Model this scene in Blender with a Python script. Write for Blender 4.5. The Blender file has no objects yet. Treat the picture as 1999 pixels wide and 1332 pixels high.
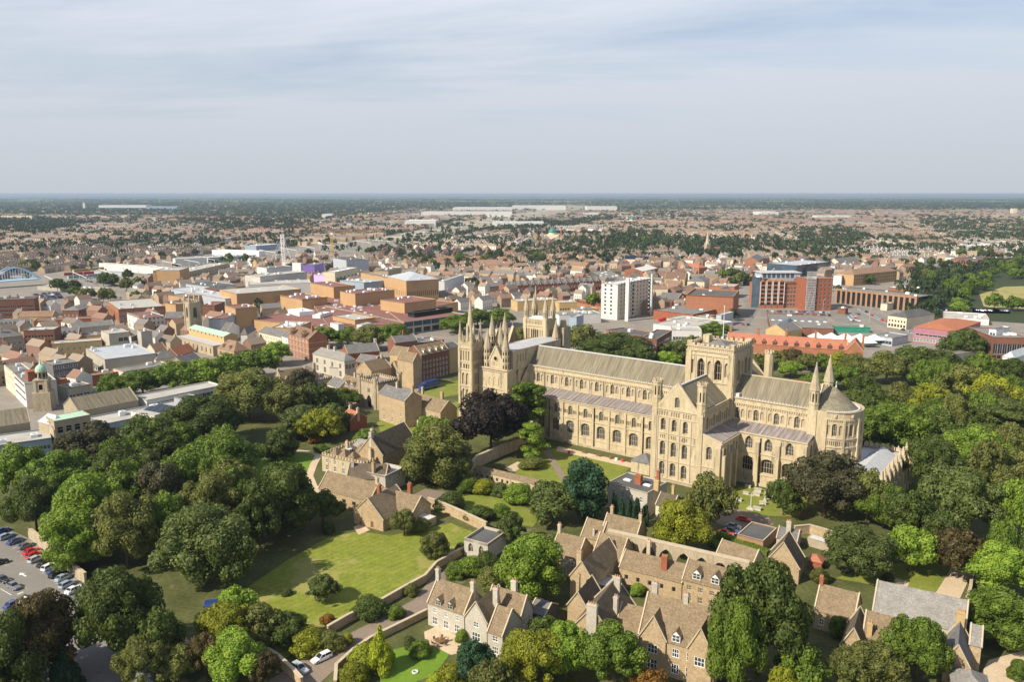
import bpy, math, random
import numpy as np
from mathutils import Vector, Matrix, Euler
SC = bpy.context.scene
COL = SC.collection
R = math.radians
# ---------------------------------------------------------------- camera
F, CH = 1555.0, 96.0                      # focal length in pixels of a 1999 px wide frame, flying height
PIT = math.atan(288 / F)
cam = bpy.data.cameras.new('camera'); co = bpy.data.objects.new('camera', cam); COL.objects.link(co)
co.location = (0, 0, CH); co.rotation_euler = (math.pi/2 - PIT, 0, 0)
cam.sensor_width = 36; cam.lens = 36*F/1999; cam.clip_start = 1; cam.clip_end = 90000
SC.camera = co
# ---------------------------------------------------------------- sky and sun
SUN = Vector((-0.85, -0.53, 0.0)).normalized(); SEL = R(39.5)
SUN = Vector((SUN.x*math.cos(SEL), SUN.y*math.cos(SEL), math.sin(SEL)))
W = bpy.data.worlds.new('World'); SC.world = W; W.use_nodes = True
def sky_world():
    nt = W.node_tree; nt.nodes.clear(); N = nt.nodes.new; L = nt.links.new
    sky = N('ShaderNodeTexSky'); sky.sky_type = 'NISHITA'; sky.sun_disc = False
    sky.sun_elevation = SEL; sky.sun_rotation = math.atan2(SUN.x, SUN.y)
    sky.air_density = 1.0; sky.dust_density = .5; sky.ozone_density = 2.5
    tc = N('ShaderNodeTexCoord'); sx = N('ShaderNodeSeparateXYZ'); L(tc.outputs['Generated'], sx.inputs[0])
    mz = N('ShaderNodeMath'); mz.operation = 'MAXIMUM'; L(sx.outputs[2], mz.inputs[0]); mz.inputs[1].default_value = 0.0
    az = N('ShaderNodeMath'); az.operation = 'ADD'; L(mz.outputs[0], az.inputs[0]); az.inputs[1].default_value = 0.10
    dv = N('ShaderNodeVectorMath'); dv.operation = 'DIVIDE'
    cb = N('ShaderNodeCombineXYZ'); [L(az.outputs[0], cb.inputs[i]) for i in range(3)]
    L(tc.outputs['Generated'], dv.inputs[0]); L(cb.outputs[0], dv.inputs[1])
    def cloud(scale, loc, rot, det, dist, lo, hi, rough=.6):
        mp = N('ShaderNodeMapping'); mp.inputs['Scale'].default_value = scale; mp.inputs['Location'].default_value = loc
        mp.inputs['Rotation'].default_value = (0, 0, R(rot)); L(dv.outputs[0], mp.inputs[0])
        nz = N('ShaderNodeTexNoise'); nz.inputs['Scale'].default_value = 1; nz.inputs['Detail'].default_value = det
        nz.inputs['Roughness'].default_value = rough; nz.inputs['Distortion'].default_value = dist
        L(mp.outputs[0], nz.inputs['Vector'])
        mr = N('ShaderNodeMapRange'); mr.inputs['From Min'].default_value = lo; mr.inputs['From Max'].default_value = hi
        mr.interpolation_type = 'SMOOTHSTEP'; L(nz.outputs['Fac'], mr.inputs['Value']); return mr.outputs[0]
    c1 = cloud((0.30, 1.05, 1), (3.1, 1.9, 0), 14, 7, .5, .34, .72)
    c2 = cloud((0.22, .40, 1), (9.3, 4.4, 0), -8, 6, .5, .30, .58)
    c3 = cloud((1.5, 4.5, 1), (1.3, 7.0, 0), 18, 6, .6, .38, .75)
    ad = N('ShaderNodeMath'); ad.operation = 'MULTIPLY_ADD'; L(c1, ad.inputs[0]); ad.inputs[1].default_value = .52
    a2 = N('ShaderNodeMath'); a2.operation = 'MULTIPLY'; L(c2, a2.inputs[0]); a2.inputs[1].default_value = .55
    L(a2.outputs[0], ad.inputs[2])
    a3 = N('ShaderNodeMath'); a3.operation = 'MULTIPLY_ADD'; L(c3, a3.inputs[0]); a3.inputs[1].default_value = .12; L(ad.outputs[0], a3.inputs[2]); a3.use_clamp = True
    # thin veil is thicker towards the horizon (longer path through the air)
    hz = N('ShaderNodeMapRange'); L(mz.outputs[0], hz.inputs['Value']); hz.inputs['From Min'].default_value = 0.20; hz.inputs['From Max'].default_value = 0.0
    hz.interpolation_type = 'SMOOTHSTEP'
    hz.inputs['To Min'].default_value = 0.26; hz.inputs['To Max'].default_value = .92
    hi = N('ShaderNodeMapRange'); L(mz.outputs[0], hi.inputs['Value']); hi.inputs['From Min'].default_value = .42; hi.inputs['From Max'].default_value = .75; hi.inputs['To Min'].default_value = 1; hi.inputs['To Max'].default_value = .1
    a4 = N('ShaderNodeMath'); a4.operation = 'MULTIPLY'; L(a3.outputs[0], a4.inputs[0]); L(hi.outputs[0], a4.inputs[1])
    mxv = N('ShaderNodeMath'); mxv.operation = 'MULTIPLY_ADD'; mxv.use_clamp = True; L(a4.outputs[0], mxv.inputs[0]); mxv.inputs[1].default_value = .74; L(hz.outputs[0], mxv.inputs[2])
    g = N('ShaderNodeMapRange'); L(mz.outputs[0], g.inputs['Value']); g.inputs['From Min'].default_value = 0.0; g.inputs['From Max'].default_value = 0.22
    mcol = N('ShaderNodeMix'); mcol.data_type = 'RGBA'; L(g.outputs[0], mcol.inputs['Factor'])
    mcol.inputs['A'].default_value = (5.1, 5.42, 5.9, 1); mcol.inputs['B'].default_value = (6.7, 7.2, 8.1, 1)
    mx = N('ShaderNodeMix'); mx.data_type = 'RGBA'; L(mxv.outputs[0], mx.inputs['Factor']); L(sky.outputs[0], mx.inputs['A']); L(mcol.outputs['Result'], mx.inputs['B'])
    bg = N('ShaderNodeBackground'); bg.inputs['Strength'].default_value = 0.078; L(mx.outputs['Result'], bg.inputs[0])
    out = N('ShaderNodeOutputWorld'); L(bg.outputs[0], out.inputs[0])
sky_world()
ld = bpy.data.lights.new('sun', 'SUN'); ld.energy = 5.0; ld.angle = R(0.5); ld.color = (1, .90, .74)
lo_ = bpy.data.objects.new('sun', ld); COL.objects.link(lo_); lo_.rotation_euler = SUN.to_track_quat('Z', 'Y').to_euler(); lo_.location = (0, 0, 400)
SC.view_settings.view_transform = 'Standard'; SC.view_settings.look = 'None'; SC.view_settings.gamma = 1; SC.view_settings.exposure = 0.5
SC.cycles.use_denoising = True
SC.cycles.max_bounces = 5; SC.cycles.diffuse_bounces = 3; SC.cycles.volume_bounces = 1; SC.cycles.transparent_max_bounces = 6
SC.cycles.use_adaptive_sampling = True; SC.cycles.adaptive_threshold = 0.01

# ---------------------------------------------------------------- geometry helpers
CP, SP = math.cos(PIT), math.sin(PIT)
def at(px, py, z=0.0):
    """ground point (height z) seen at a pixel of the 1999x1332 photograph"""
    a = (px - 999.5)/F; b = (666 - py)/F
    dx, dy, dz = a, CP + b*SP, -SP + b*CP
    t = (z - CH)/dz
    return Vector((dx*t, dy*t, z))
def scale_at(p):                           # pixels per metre at a point
    return F/(p.y*CP - (p.z - CH)*SP)
def px_of(p): return 999.5 + F*p.x/(p.y*CP-(p.z-CH)*SP)

class MB:
    def __init__(s): s.v = []; s.f = []; s.m = []; s.wins = []
    def face(s, pts, m=0):
        i = len(s.v); s.v += [tuple(p) for p in pts]; s.f.append(tuple(range(i, i+len(pts)))); s.m.append(m)
    def box(s, x0, y0, z0, x1, y1, z1, m=0, mt=None, bottom=False):
        a, b, c, d = (x0, y0), (x1, y0), (x1, y1), (x0, y1)
        s.prism([a, b, c, d], z0, z1, m, mt, bottom)
    def prism(s, poly, z0, z1, m=0, mt=None, bottom=False):
        n = len(poly)
        for i in range(n):
            p, q = poly[i], poly[(i+1) % n]
            s.face([(p[0], p[1], z0), (q[0], q[1], z0), (q[0], q[1], z1), (p[0], p[1], z1)], m)
        s.face([(p[0], p[1], z1) for p in poly], m if mt is None else mt)
        if bottom: s.face([(p[0], p[1], z0) for p in reversed(poly)], m)
    def frus(s, cx, cy, z0, r0, z1, r1, n=8, m=0, rot=0.0, cap=True):
        A = [(cx+r0*math.cos(rot+2*math.pi*i/n), cy+r0*math.sin(rot+2*math.pi*i/n), z0) for i in range(n)]
        if r1 < 1e-4:
            for i in range(n): s.face([A[i], A[(i+1) % n], (cx, cy, z1)], m)
            return
        B = [(cx+r1*math.cos(rot+2*math.pi*i/n), cy+r1*math.sin(rot+2*math.pi*i/n), z1) for i in range(n)]
        for i in range(n):
            j = (i+1) % n; s.face([A[i], A[j], B[j], B[i]], m)
        if cap: s.face(B, m)
    def bar(s, a, b, w, m=0):
        """square bar between two points"""
        a, b = Vector(a), Vector(b); d = (b-a).normalized()
        u = d.cross(Vector((0, 0, 1)) if abs(d.z) < .9 else Vector((1, 0, 0))).normalized()*w/2; v = d.cross(u).normalized()*w/2
        A = [a+u+v, a-u+v, a-u-v, a+u-v]; B = [p + (b-a) for p in A]
        for i in range(4):
            j = (i+1) % 4; s.face([A[i], A[j], B[j], B[i]], m)
        s.face(B, m); s.face(A[::-1], m)
    def gable(s, x0, y0, x1, y1, z0, z1, axis='x', m=0, mg=None, ov=0.0, th=0.0):
        """pitched roof over a rectangle: two slopes, gable triangles in mg"""
        if axis == 'x':
            ym = (y0+y1)/2; k = (z1-z0)/(ym-y0); zo = z0-ov*k
            s.face([(x0-ov, y0-ov, zo), (x1+ov, y0-ov, zo), (x1+ov, ym, z1), (x0-ov, ym, z1)], m)
            s.face([(x1+ov, y1+ov, zo), (x0-ov, y1+ov, zo), (x0-ov, ym, z1), (x1+ov, ym, z1)], m)
            if mg is not None:
                s.face([(x1, y0, z0), (x1, y1, z0), (x1, ym, z1-.02)], mg); s.face([(x0, y1, z0), (x0, y0, z0), (x0, ym, z1-.02)], mg)
        else:
            xm = (x0+x1)/2; k = (z1-z0)/(xm-x0); zo = z0-ov*k
            s.face([(x0-ov, y1+ov, zo), (x0-ov, y0-ov, zo), (xm, y0-ov, z1), (xm, y1+ov, z1)], m)
            s.face([(x1+ov, y0-ov, zo), (x1+ov, y1+ov, zo), (xm, y1+ov, z1), (xm, y0-ov, z1)], m)
            if mg is not None:
                s.face([(x0, y0, z0), (x1, y0, z0), (xm, y0, z1-.02)], mg); s.face([(x1, y1, z0), (x0, y1, z0), (xm, y1, z1-.02)], mg)
    def hip(s, x0, y0, x1, y1, z0, z1, m=0, ov=0.0):
        x0 -= ov; y0 -= ov; x1 += ov; y1 += ov
        w, d = x1-x0, y1-y0; k = min(w, d)/2
        if w >= d: A, B = (x0+k, (y0+y1)/2, z1), (x1-k, (y0+y1)/2, z1)
        else: A, B = ((x0+x1)/2, y0+k, z1), ((x0+x1)/2, y1-k, z1)
        c = [(x0, y0, z0), (x1, y0, z0), (x1, y1, z0), (x0, y1, z0)]
        if w >= d:
            s.face([c[0], c[1], B, A], m); s.face([c[1], c[2], B], m); s.face([c[2], c[3], A, B], m); s.face([c[3], c[0], A], m)
        else:
            s.face([c[0], c[1], A], m); s.face([c[1], c[2], B, A], m); s.face([c[2], c[3], B], m); s.face([c[3], c[0], A, B], m)
    def mesh(s, name, mats):
        me = bpy.data.meshes.new(name); me.from_pydata(s.v, [], s.f)
        for m in mats: me.materials.append(M[m])
        if len(mats) > 1: me.polygons.foreach_set('material_index', s.m)
        me.update(); return me
    def build(s, name, mats, parent=None, loc=None, rz=0.0):
        if isinstance(mats, str): mats = [mats]
        o = bpy.data.objects.new(name, s.mesh(name, mats)); COL.objects.link(o)
        if parent is not None: o.parent = parent
        if loc is not None: o.location = loc
        if rz: o.rotation_euler = (0, 0, rz)
        for w in s.wins: place_win(o, *w)
        return o
def tag(o, label=None, cat=None, group=None, kind=None):
    if label: o['label'] = label
    if cat: o['category'] = cat
    if group: o['group'] = group
    if kind: o['kind'] = kind
    return o
def thing(name, label, cat, loc=(0, 0, 0), rz=0.0, group=None):
    o = bpy.data.objects.new(name, None); COL.objects.link(o); o.location = loc; o.rotation_euler = (0, 0, rz); o.empty_display_size = .5
    return tag(o, label, cat, group)
def inst(name, me, parent, loc, rz=0.0, sc=None):
    o = bpy.data.objects.new(name, me); COL.objects.link(o); o.parent = parent; o.location = loc; o.rotation_euler = (0, 0, rz)
    if sc is not None: o.scale = sc
    return o

# ---- walls with real openings
def arch(w, kind, n=8):
    h = w/2
    if kind == 'r': return [(-h, 0), (h, 0)]
    if kind == 'a': return [(-h*math.cos(math.pi*i/n), h*math.sin(math.pi*i/n)) for i in range(n+1)]
    if kind == 'b': return [(-h*math.cos(math.pi*i/n), .62*h*math.sin(math.pi*i/n)) for i in range(n+1)]
    L = []
    for i in range(n//2+1):                 # pointed: two arcs of radius w*.9
        t = i/(n//2); a = math.acos((.9*w - h)/(.9*w))*t
        L.append((-h + .9*w*(1-math.cos(a)), .9*w*math.sin(a)))
    return L + [(-x, z) for x, z in L[-2::-1]]
WINMESH = {}
def win_mesh(w, h, kind, lights, trans, fm, gm, fr=0.12):
    """window: glass panel and frame with mullions; origin at the middle of the sill, facing -y"""
    key = (round(w, 2), round(h, 2), kind, lights, trans, fm, gm, fr)
    if key in WINMESH: return WINMESH[key]
    mb = MB(); A = [(x, z+h) for x, z in arch(w, kind)]
    poly = [(-w/2, 0)] + ([(w/2, 0)] + A[::-1])
    poly = [(-w/2, 0), (w/2, 0)] + A[::-1]
    mb.face([(x, 0, z) for x, z in poly], 1)
    top = max(z for x, z in A)
    def hz(x):
        for (xa, za), (xb, zb) in zip(A, A[1:]):
            if xa <= x <= xb and xb > xa: return za + (zb-za)*(x-xa)/(xb-xa)
        return h
    d = -.10
    mb.box(-w/2, d, 0, w/2, -.005, fr, 0)
    mb.box(-w/2, d, fr, -w/2+fr, -.005, h, 0); mb.box(w/2-fr, d, fr, w/2, -.005, h, 0)
    for (xa, za), (xb, zb) in zip(A, A[1:]):
        k = 1 - fr*1.6/max(w/2, .2)
        ya, yb = (xa*k, h + (za-h)*k - (fr if kind == 'r' else 0)), (xb*k, h + (zb-h)*k - (fr if kind == 'r' else 0))
        mb.face([(ya[0], d, ya[1]), (yb[0], d, yb[1]), (xb, d, zb), (xa, d, za)], 0)
    for i in range(1, lights):
        x = -w/2 + w*i/lights; mb.box(x-fr*.4, d*.8, fr, x+fr*.4, -.005, hz(x)-fr*.3, 0)
    for t in range(1, trans+1):
        z = h*t/(trans+1) if kind == 'r' else h*t/trans
        mb.box(-w/2+fr, d*.7, z-fr*.35, w/2-fr, -.006, z+fr*.35, 0)
    me = mb.mesh('window', [fm, gm]); WINMESH[key] = me
    return me
def place_win(parent, O, U, x, zs, dep, w, h, kind, lights, trans, fm, gm, fr=.12):
    nx, ny = U[1], -U[0]
    inst('window', win_mesh(w, h, kind, lights, trans, fm, gm, fr), parent, (O[0]+U[0]*x-nx*dep, O[1]+U[1]*x-ny*dep, zs), math.atan2(U[1], U[0]))
def wall(mb, O, U, x0, x1, z0, z1, ops=(), m=0, dep=.45, bm=0, fm='stone_trim', gm='church_glass', lights=2, trans=1):
    """a wall face seen from the side where U runs left to right; ops = (x, w, sill, spring, kind, type) with type 'w' window, 'b' blind recess, 'v' dark void"""
    nx, ny = U[1], -U[0]
    def P(x, z, d=0.0): return (O[0]+U[0]*x-nx*d, O[1]+U[1]*x-ny*d, z)
    cur = x0
    for op in sorted(ops):
        x, w, zs, zp, kind, ty = op[:6]; a, b = x-w/2, x+w/2
        if a < cur - 1e-6 or b > x1 + 1e-6: continue
        if a > cur: mb.face([P(cur, z0), P(a, z0), P(a, z1), P(cur, z1)], m)
        if zs > z0: mb.face([P(a, z0), P(b, z0), P(b, zs), P(a, zs)], m)
        A = [(x+dx, zp+dz) for dx, dz in arch(w, kind)]
        for (xa, za), (xb, zb) in zip(A, A[1:]): mb.face([P(xa, za), P(xb, zb), P(xb, z1), P(xa, z1)], m)
        d = dep*(.6 if ty == 'b' else 1.0)
        loop = [(a, zs)] + A + [(b, zs)]
        for (xa, za), (xb, zb) in zip(loop, loop[1:]): mb.face([P(xb, zb), P(xa, za), P(xa, za, d), P(xb, zb, d)], m)
        mb.face([P(b, zs), P(b, zs, d), P(a, zs, d), P(a, zs)], m)
        if ty == 'w':
            L = op[6] if len(op) > 6 else lights
            mb.wins.append((O, U, x, zs, d, w, zp-zs, kind, L, trans, fm, gm))
        else:
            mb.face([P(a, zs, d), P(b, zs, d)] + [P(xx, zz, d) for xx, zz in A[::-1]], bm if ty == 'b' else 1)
        cur = b
    if cur < x1: mb.face([P(cur, z0), P(x1, z0), P(x1, z1), P(cur, z1)], m)
def strip(mb, O, U, x0, x1, z0, z1, out, m=0):
    """moulding or pilaster standing proud of a wall"""
    nx, ny = U[1], -U[0]
    p = [(O[0]+U[0]*x+nx*d, O[1]+U[1]*x+ny*d) for x, d in ((x0, out), (x1, out), (x1, -.05), (x0, -.05))]
    mb.prism(p, z0, z1, m, None, True)
def crenels(mb, O, U, x0, x1, z, h, w, gap, th, m=0):
    n = max(1, round((x1-x0+gap)/(w+gap))); st = (x1-x0+gap)/n
    for i in range(n):
        a = x0+i*st; strip2(mb, O, U, a, a+st-gap, z, z+h, .0, th, m)
def strip2(mb, O, U, x0, x1, z0, z1, out, back, m=0):
    nx, ny = U[1], -U[0]
    p = [(O[0]+U[0]*x+nx*d, O[1]+U[1]*x+ny*d) for x, d in ((x0, out), (x1, out), (x1, -back), (x0, -back))]
    mb.prism(p, z0, z1, m, None, True)

# ---------------------------------------------------------------- materials
M = {}
def c3(c): return (*c, 1)
def mat(name, c1, c2, scale=.6, rough=.85, sm=(1, 1, 1), fine=0.25, fscale=6.0, spot=None, spec=.25, metal=0.0, courses=None, bump=0.0, contrast=.25, rnd=0.0, world=False, stripes=None):
    m = bpy.data.materials.new(name); m.use_nodes = True; M[name] = m
    nt = m.node_tree; N = nt.nodes.new; L = nt.links.new; b = nt.nodes['Principled BSDF']
    tc = N('ShaderNodeTexCoord'); mp = N('ShaderNodeMapping'); mp.inputs['Scale'].default_value = sm
    if world:
        ge = N('ShaderNodeNewGeometry'); src = ge.outputs['Position']
    else: src = tc.outputs['Object']
    L(src, mp.inputs[0]); vec = mp.outputs[0]
    n1 = N('ShaderNodeTexNoise'); n1.inputs['Scale'].default_value = scale; n1.inputs['Detail'].default_value = 6; n1.inputs['Roughness'].default_value = .62; L(vec, n1.inputs['Vector'])
    mr = N('ShaderNodeMapRange'); mr.inputs['From Min'].default_value = .5-contrast; mr.inputs['From Max'].default_value = .5+contrast; L(n1.outputs['Fac'], mr.inputs['Value'])
    mx = N('ShaderNodeMix'); mx.data_type = 'RGBA'; L(mr.outputs[0], mx.inputs['Factor']); mx.inputs['A'].default_value = c3(c1); mx.inputs['B'].default_value = c3(c2)
    col = mx.outputs['Result']
    def mul(col, fac_out, lo, hi):
        r = N('ShaderNodeMapRange'); L(fac_out, r.inputs['Value']); r.inputs['To Min'].default_value = lo; r.inputs['To Max'].default_value = hi
        r.inputs['From Min'].default_value = .25; r.inputs['From Max'].default_value = .75
        v = N('ShaderNodeVectorMath'); v.operation = 'SCALE'; L(col, v.inputs[0]); L(r.outputs[0], v.inputs['Scale']); return v.outputs[0]
    if fine:
        n2 = N('ShaderNodeTexNoise'); n2.inputs['Scale'].default_value = fscale; n2.inputs['Detail'].default_value = 3; L(vec, n2.inputs['Vector'])
        col = mul(col, n2.outputs['Fac'], 1-fine, 1+fine)
    if courses:                             # faint masonry joints
        sx = N('ShaderNodeSeparateXYZ'); L(src, sx.inputs[0]); ad = N('ShaderNodeMath'); L(sx.outputs[0], ad.inputs[0]); L(sx.outputs[1], ad.inputs[1])
        cb = N('ShaderNodeCombineXYZ'); L(ad.outputs[0], cb.inputs[0]); L(sx.outputs[2], cb.inputs[1])
        br = N('ShaderNodeTexBrick'); br.inputs['Scale'].default_value = 1; br.inputs['Brick Width'].default_value = courses[0]; br.inputs['Row Height'].default_value = courses[1]
        br.inputs['Mortar Size'].default_value = courses[1]*.09; br.inputs['Color1'].default_value = (1, 1, 1, 1); br.inputs['Color2'].default_value = (1-courses[2],)*3+(1,); br.inputs['Mortar'].default_value = (1-courses[2]*1.6,)*3+(1,)
        L(cb.outputs[0], br.inputs['Vector'])
        v = N('ShaderNodeVectorMath'); v.operation = 'MULTIPLY'; L(col, v.inputs[0]); L(br.outputs['Color'], v.inputs[1]); col = v.outputs[0]
    if stripes:
        m4 = N('ShaderNodeMapping'); m4.inputs['Rotation'].default_value = (0, 0, stripes[0]); L(src, m4.inputs[0]); wv = N('ShaderNodeTexWave'); wv.inputs['Scale'].default_value = stripes[1]; wv.inputs['Distortion'].default_value = .6; L(m4.outputs[0], wv.inputs['Vector']); col = mul(col, wv.outputs['Fac'], 1-stripes[2], 1+stripes[2])
    if spot:                                # lichen, stains: (colour, scale, threshold)
        n3 = N('ShaderNodeTexNoise'); n3.inputs['Scale'].default_value = spot[1]; n3.inputs['Detail'].default_value = 4; n3.inputs['Roughness'].default_value = .7; L(vec if len(spot) < 4 else src, n3.inputs['Vector'])
        r3 = N('ShaderNodeMapRange'); r3.inputs['From Min'].default_value = spot[2]; r3.inputs['From Max'].default_value = spot[2]+.07; L(n3.outputs['Fac'], r3.inputs['Value'])
        m3 = N('ShaderNodeMix'); m3.data_type = 'RGBA'; L(r3.outputs[0], m3.inputs['Factor']); L(col, m3.inputs['A']); m3.inputs['B'].default_value = c3(spot[0]); col = m3.outputs['Result']
    if rnd:
        oi = N('ShaderNodeObjectInfo'); r = N('ShaderNodeMapRange'); L(oi.outputs['Random'], r.inputs['Value']); r.inputs['To Min'].default_value = 1-rnd; r.inputs['To Max'].default_value = 1+rnd
        v = N('ShaderNodeVectorMath'); v.operation = 'SCALE'; L(col, v.inputs[0]); L(r.outputs[0], v.inputs['Scale']); col = v.outputs[0]
    L(col, b.inputs['Base Color'])
    b.inputs['Roughness'].default_value = rough; b.inputs['Specular IOR Level'].default_value = spec; b.inputs['Metallic'].default_value = metal
    if bump:
        bp = N('ShaderNodeBump'); bp.inputs['Strength'].default_value = bump; bp.inputs['Distance'].default_value = .2; L(n1.outputs['Fac'], bp.inputs['Height']); L(bp.outputs[0], b.inputs['Normal'])
    return m
def leafmat(name, c, c2=None, var=.45, trans=.32, rnd=.18):
    """foliage: every leaf clump its own tone, larger light and dark patches, each tree a little different"""
    c2 = c2 or tuple(x*1.7 for x in c)
    m = bpy.data.materials.new(name); m.use_nodes = True; M[name] = m
    nt = m.node_tree; N = nt.nodes.new; L = nt.links.new; b = nt.nodes['Principled BSDF']; out = nt.nodes['Material Output']
    ge = N('ShaderNodeNewGeometry'); tc = N('ShaderNodeTexCoord'); oi = N('ShaderNodeObjectInfo')
    nz = N('ShaderNodeTexNoise'); nz.inputs['Scale'].default_value = 3.4; nz.inputs['Detail'].default_value = 5; L(tc.outputs['Object'], nz.inputs['Vector'])
    ad = N('ShaderNodeMath'); ad.operation = 'MULTIPLY_ADD'; L(ge.outputs['Random Per Island'], ad.inputs[0]); ad.inputs[1].default_value = .5
    s2 = N('ShaderNodeMapRange'); L(nz.outputs['Fac'], s2.inputs['Value']); s2.inputs['From Min'].default_value = .32; s2.inputs['From Max'].default_value = .68; s2.inputs['To Max'].default_value = .6
    L(s2.outputs[0], ad.inputs[2])
    mx = N('ShaderNodeMix'); mx.data_type = 'RGBA'; L(ad.outputs[0], mx.inputs['Factor']); mx.inputs['A'].default_value = c3(c); mx.inputs['B'].default_value = c3(c2)
    r = N('ShaderNodeMapRange'); L(oi.outputs['Random'], r.inputs['Value']); r.inputs['To Min'].default_value = 1-rnd; r.inputs['To Max'].default_value = 1+rnd
    v = N('ShaderNodeVectorMath'); v.operation = 'SCALE'; L(mx.outputs['Result'], v.inputs[0]); L(r.outputs[0], v.inputs['Scale'])
    L(v.outputs[0], b.inputs['Base Color']); b.inputs['Roughness'].default_value = .55; b.inputs['Specular IOR Level'].default_value = .25
    tr = N('ShaderNodeBsdfTranslucent'); L(v.outputs[0], tr.inputs[0]); ms = N('ShaderNodeMixShader'); ms.inputs[0].default_value = trans
    L(b.outputs[0], ms.inputs[1]); L(tr.outputs[0], ms.inputs[2]); L(ms.outputs[0], out.inputs['Surface'])
    return m
# masonry
mat('limestone', (.405, .328, .20), (.605, .505, .335), .5, sm=(1, 1, .2), fine=.12, fscale=2.2, courses=(.95, .42, .10), spot=((.25, .21, .15), .55, .565), contrast=.27)
mat('limestone_weathered', (.33, .27, .185), (.47, .395, .28), .4, sm=(1, 1, .25), fine=.18, fscale=2, courses=(.9, .4, .08), spot=((.27, .22, .16), .3, .60), contrast=.2)
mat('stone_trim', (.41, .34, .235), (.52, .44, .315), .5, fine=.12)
mat('stone_shadowed', (.30, .25, .18), (.40, .34, .24), .5, fine=.12)  # darker stone than the trim, for walls and small window frames
mat('rubble_stone', (.35, .255, .145), (.49, .375, .235), .35, fine=.25, fscale=2.2, courses=(.6, .3, .12), spot=((.30, .22, .13), .6, .62))
mat('grey_stone', (.41, .375, .31), (.52, .48, .40), .3, fine=.14, fscale=2.0, courses=(.8, .35, .09), spot=((.33, .30, .24), .5, .63))
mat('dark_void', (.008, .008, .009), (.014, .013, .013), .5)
mat('church_glass', (.03, .033, .038), (.10, .105, .11), 1.2, rough=.25, spec=.5)
mat('house_glass', (.02, .024, .03), (.07, .08, .09), .5, rough=.12, spec=.5, rnd=.4)
mat('blue_glass', (.03, .05, .07), (.09, .13, .17), .15, rough=.1, spec=.5)
mat('dark_glass', (.012, .013, .016), (.03, .032, .036), .2, rough=.12, spec=.5)
mat('white_paint', (.72, .71, .67), (.82, .81, .78), .4, rough=.6, fine=.06)
mat('white_render', (.54, .53, .50), (.66, .65, .62), .12, rough=.7, fine=.08, spot=((.5, .48, .43), .25, .66))
mat('cream_render', (.56, .48, .35), (.68, .60, .46), .15, fine=.1, spot=((.45, .38, .28), .3, .66))
mat('concrete', (.34, .31, .26), (.46, .43, .36), .2, fine=.12, spot=((.24, .22, .18), .3, .64))
mat('red_brick', (.26, .085, .045), (.36, .13, .07), .4, fine=.18, fscale=3, courses=(.9, .3, .12), spot=((.2, .07, .045), .3, .62))
mat('orange_brick', (.30, .125, .068), (.385, .175, .10), .3, fine=.14, fscale=3, courses=(.9, .3, .1))
mat('brown_brick', (.17, .075, .05), (.25, .115, .075), .3, fine=.16, fscale=3, courses=(.9, .3, .1))
mat('tan_brick', (.27, .155, .09), (.35, .215, .13), .3, fine=.14, fscale=3)
mat('buff_brick', (.40, .25, .125), (.49, .32, .17), .12, fine=.08, fscale=3, courses=(1.2, .35, .05), spot=((.42, .25, .11), .2, .64))
mat('yellow_brick', (.42, .30, .14), (.54, .40, .20), .3, fine=.14, fscale=3, courses=(.9, .3, .08))
# roofs
mat('lead_roof_x', (.125, .107, .074), (.24, .212, .148), .8, sm=(1.5, .10, .10), fine=.28, fscale=2.4, spot=((.15, .13, .09), .9, .60), contrast=.2)
mat('lead_roof_y', (.125, .107, .074), (.24, .212, .148), .8, sm=(.10, 1.5, .10), fine=.28, fscale=2.4, spot=((.15, .13, .09), .9, .60), contrast=.2)
mat('lead_roof_round', (.13, .114, .082), (.23, .208, .15), .5, fine=.22, fscale=2.0, contrast=.2)
mat('aisle_lead_x', (.17, .14, .13), (.31, .28, .265), .8, sm=(1.4, .12, .1), fine=.3, fscale=1.8, spot=((.42, .39, .375), .8, .64), contrast=.2, rough=.6)
mat('aisle_lead_y', (.17, .145, .135), (.31, .285, .27), .8, sm=(.12, 1.4, .1), fine=.3, fscale=1.8, spot=((.42, .39, .375), .8, .64), contrast=.2, rough=.6)
mat('pale_lead', (.48, .48, .48), (.62, .62, .62), .8, fine=.15, rough=.55)
mat('grey_lead', (.36, .36, .37), (.52, .52, .53), .5, fine=.12, rough=.5)
mat('stone_slate', (.165, .12, .072), (.265, .20, .125), .55, fine=.32, fscale=2.6, courses=(.5, .45, .10), spot=((.40, .35, .26), 2.2, .64))
mat('dark_stone_slate', (.085, .066, .048), (.15, .118, .082), .5, fine=.32, fscale=2.6, courses=(.5, .45, .10), spot=((.30, .26, .19), 2.2, .66))
mat('grey_slate', (.12, .115, .115), (.21, .205, .20), .5, fine=.22, fscale=2.4, courses=(.5, .45, .10), spot=((.3, .29, .27), 1.6, .68))
mat('pale_slate', (.20, .19, .175), (.30, .285, .262), .5, fine=.25, fscale=2.4, courses=(.5, .45, .12), spot=((.5, .48, .44), 1.6, .66))
mat('red_tile', (.34, .12, .06), (.44, .175, .095), .4, fine=.16, fscale=2.5, courses=(.5, .45, .08))
mat('orange_tile', (.345, .13, .078), (.43, .18, .11), .3, fine=.12, fscale=2.5, courses=(.5, .45, .08))
mat('brown_tile', (.17, .105, .07), (.26, .17, .115), .4, fine=.2, fscale=2.5, rnd=.25)
mat('grey_felt', (.15, .145, .135), (.23, .225, .21), .15, fine=.14, spot=((.11, .105, .10), .2, .63))
mat('dark_felt', (.075, .075, .075), (.12, .12, .118), .15, fine=.14, spot=((.17, .165, .16), .2, .66))
mat('pale_felt', (.33, .32, .29), (.45, .435, .40), .12, fine=.1, spot=((.30, .28, .25), .2, .64))
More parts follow.
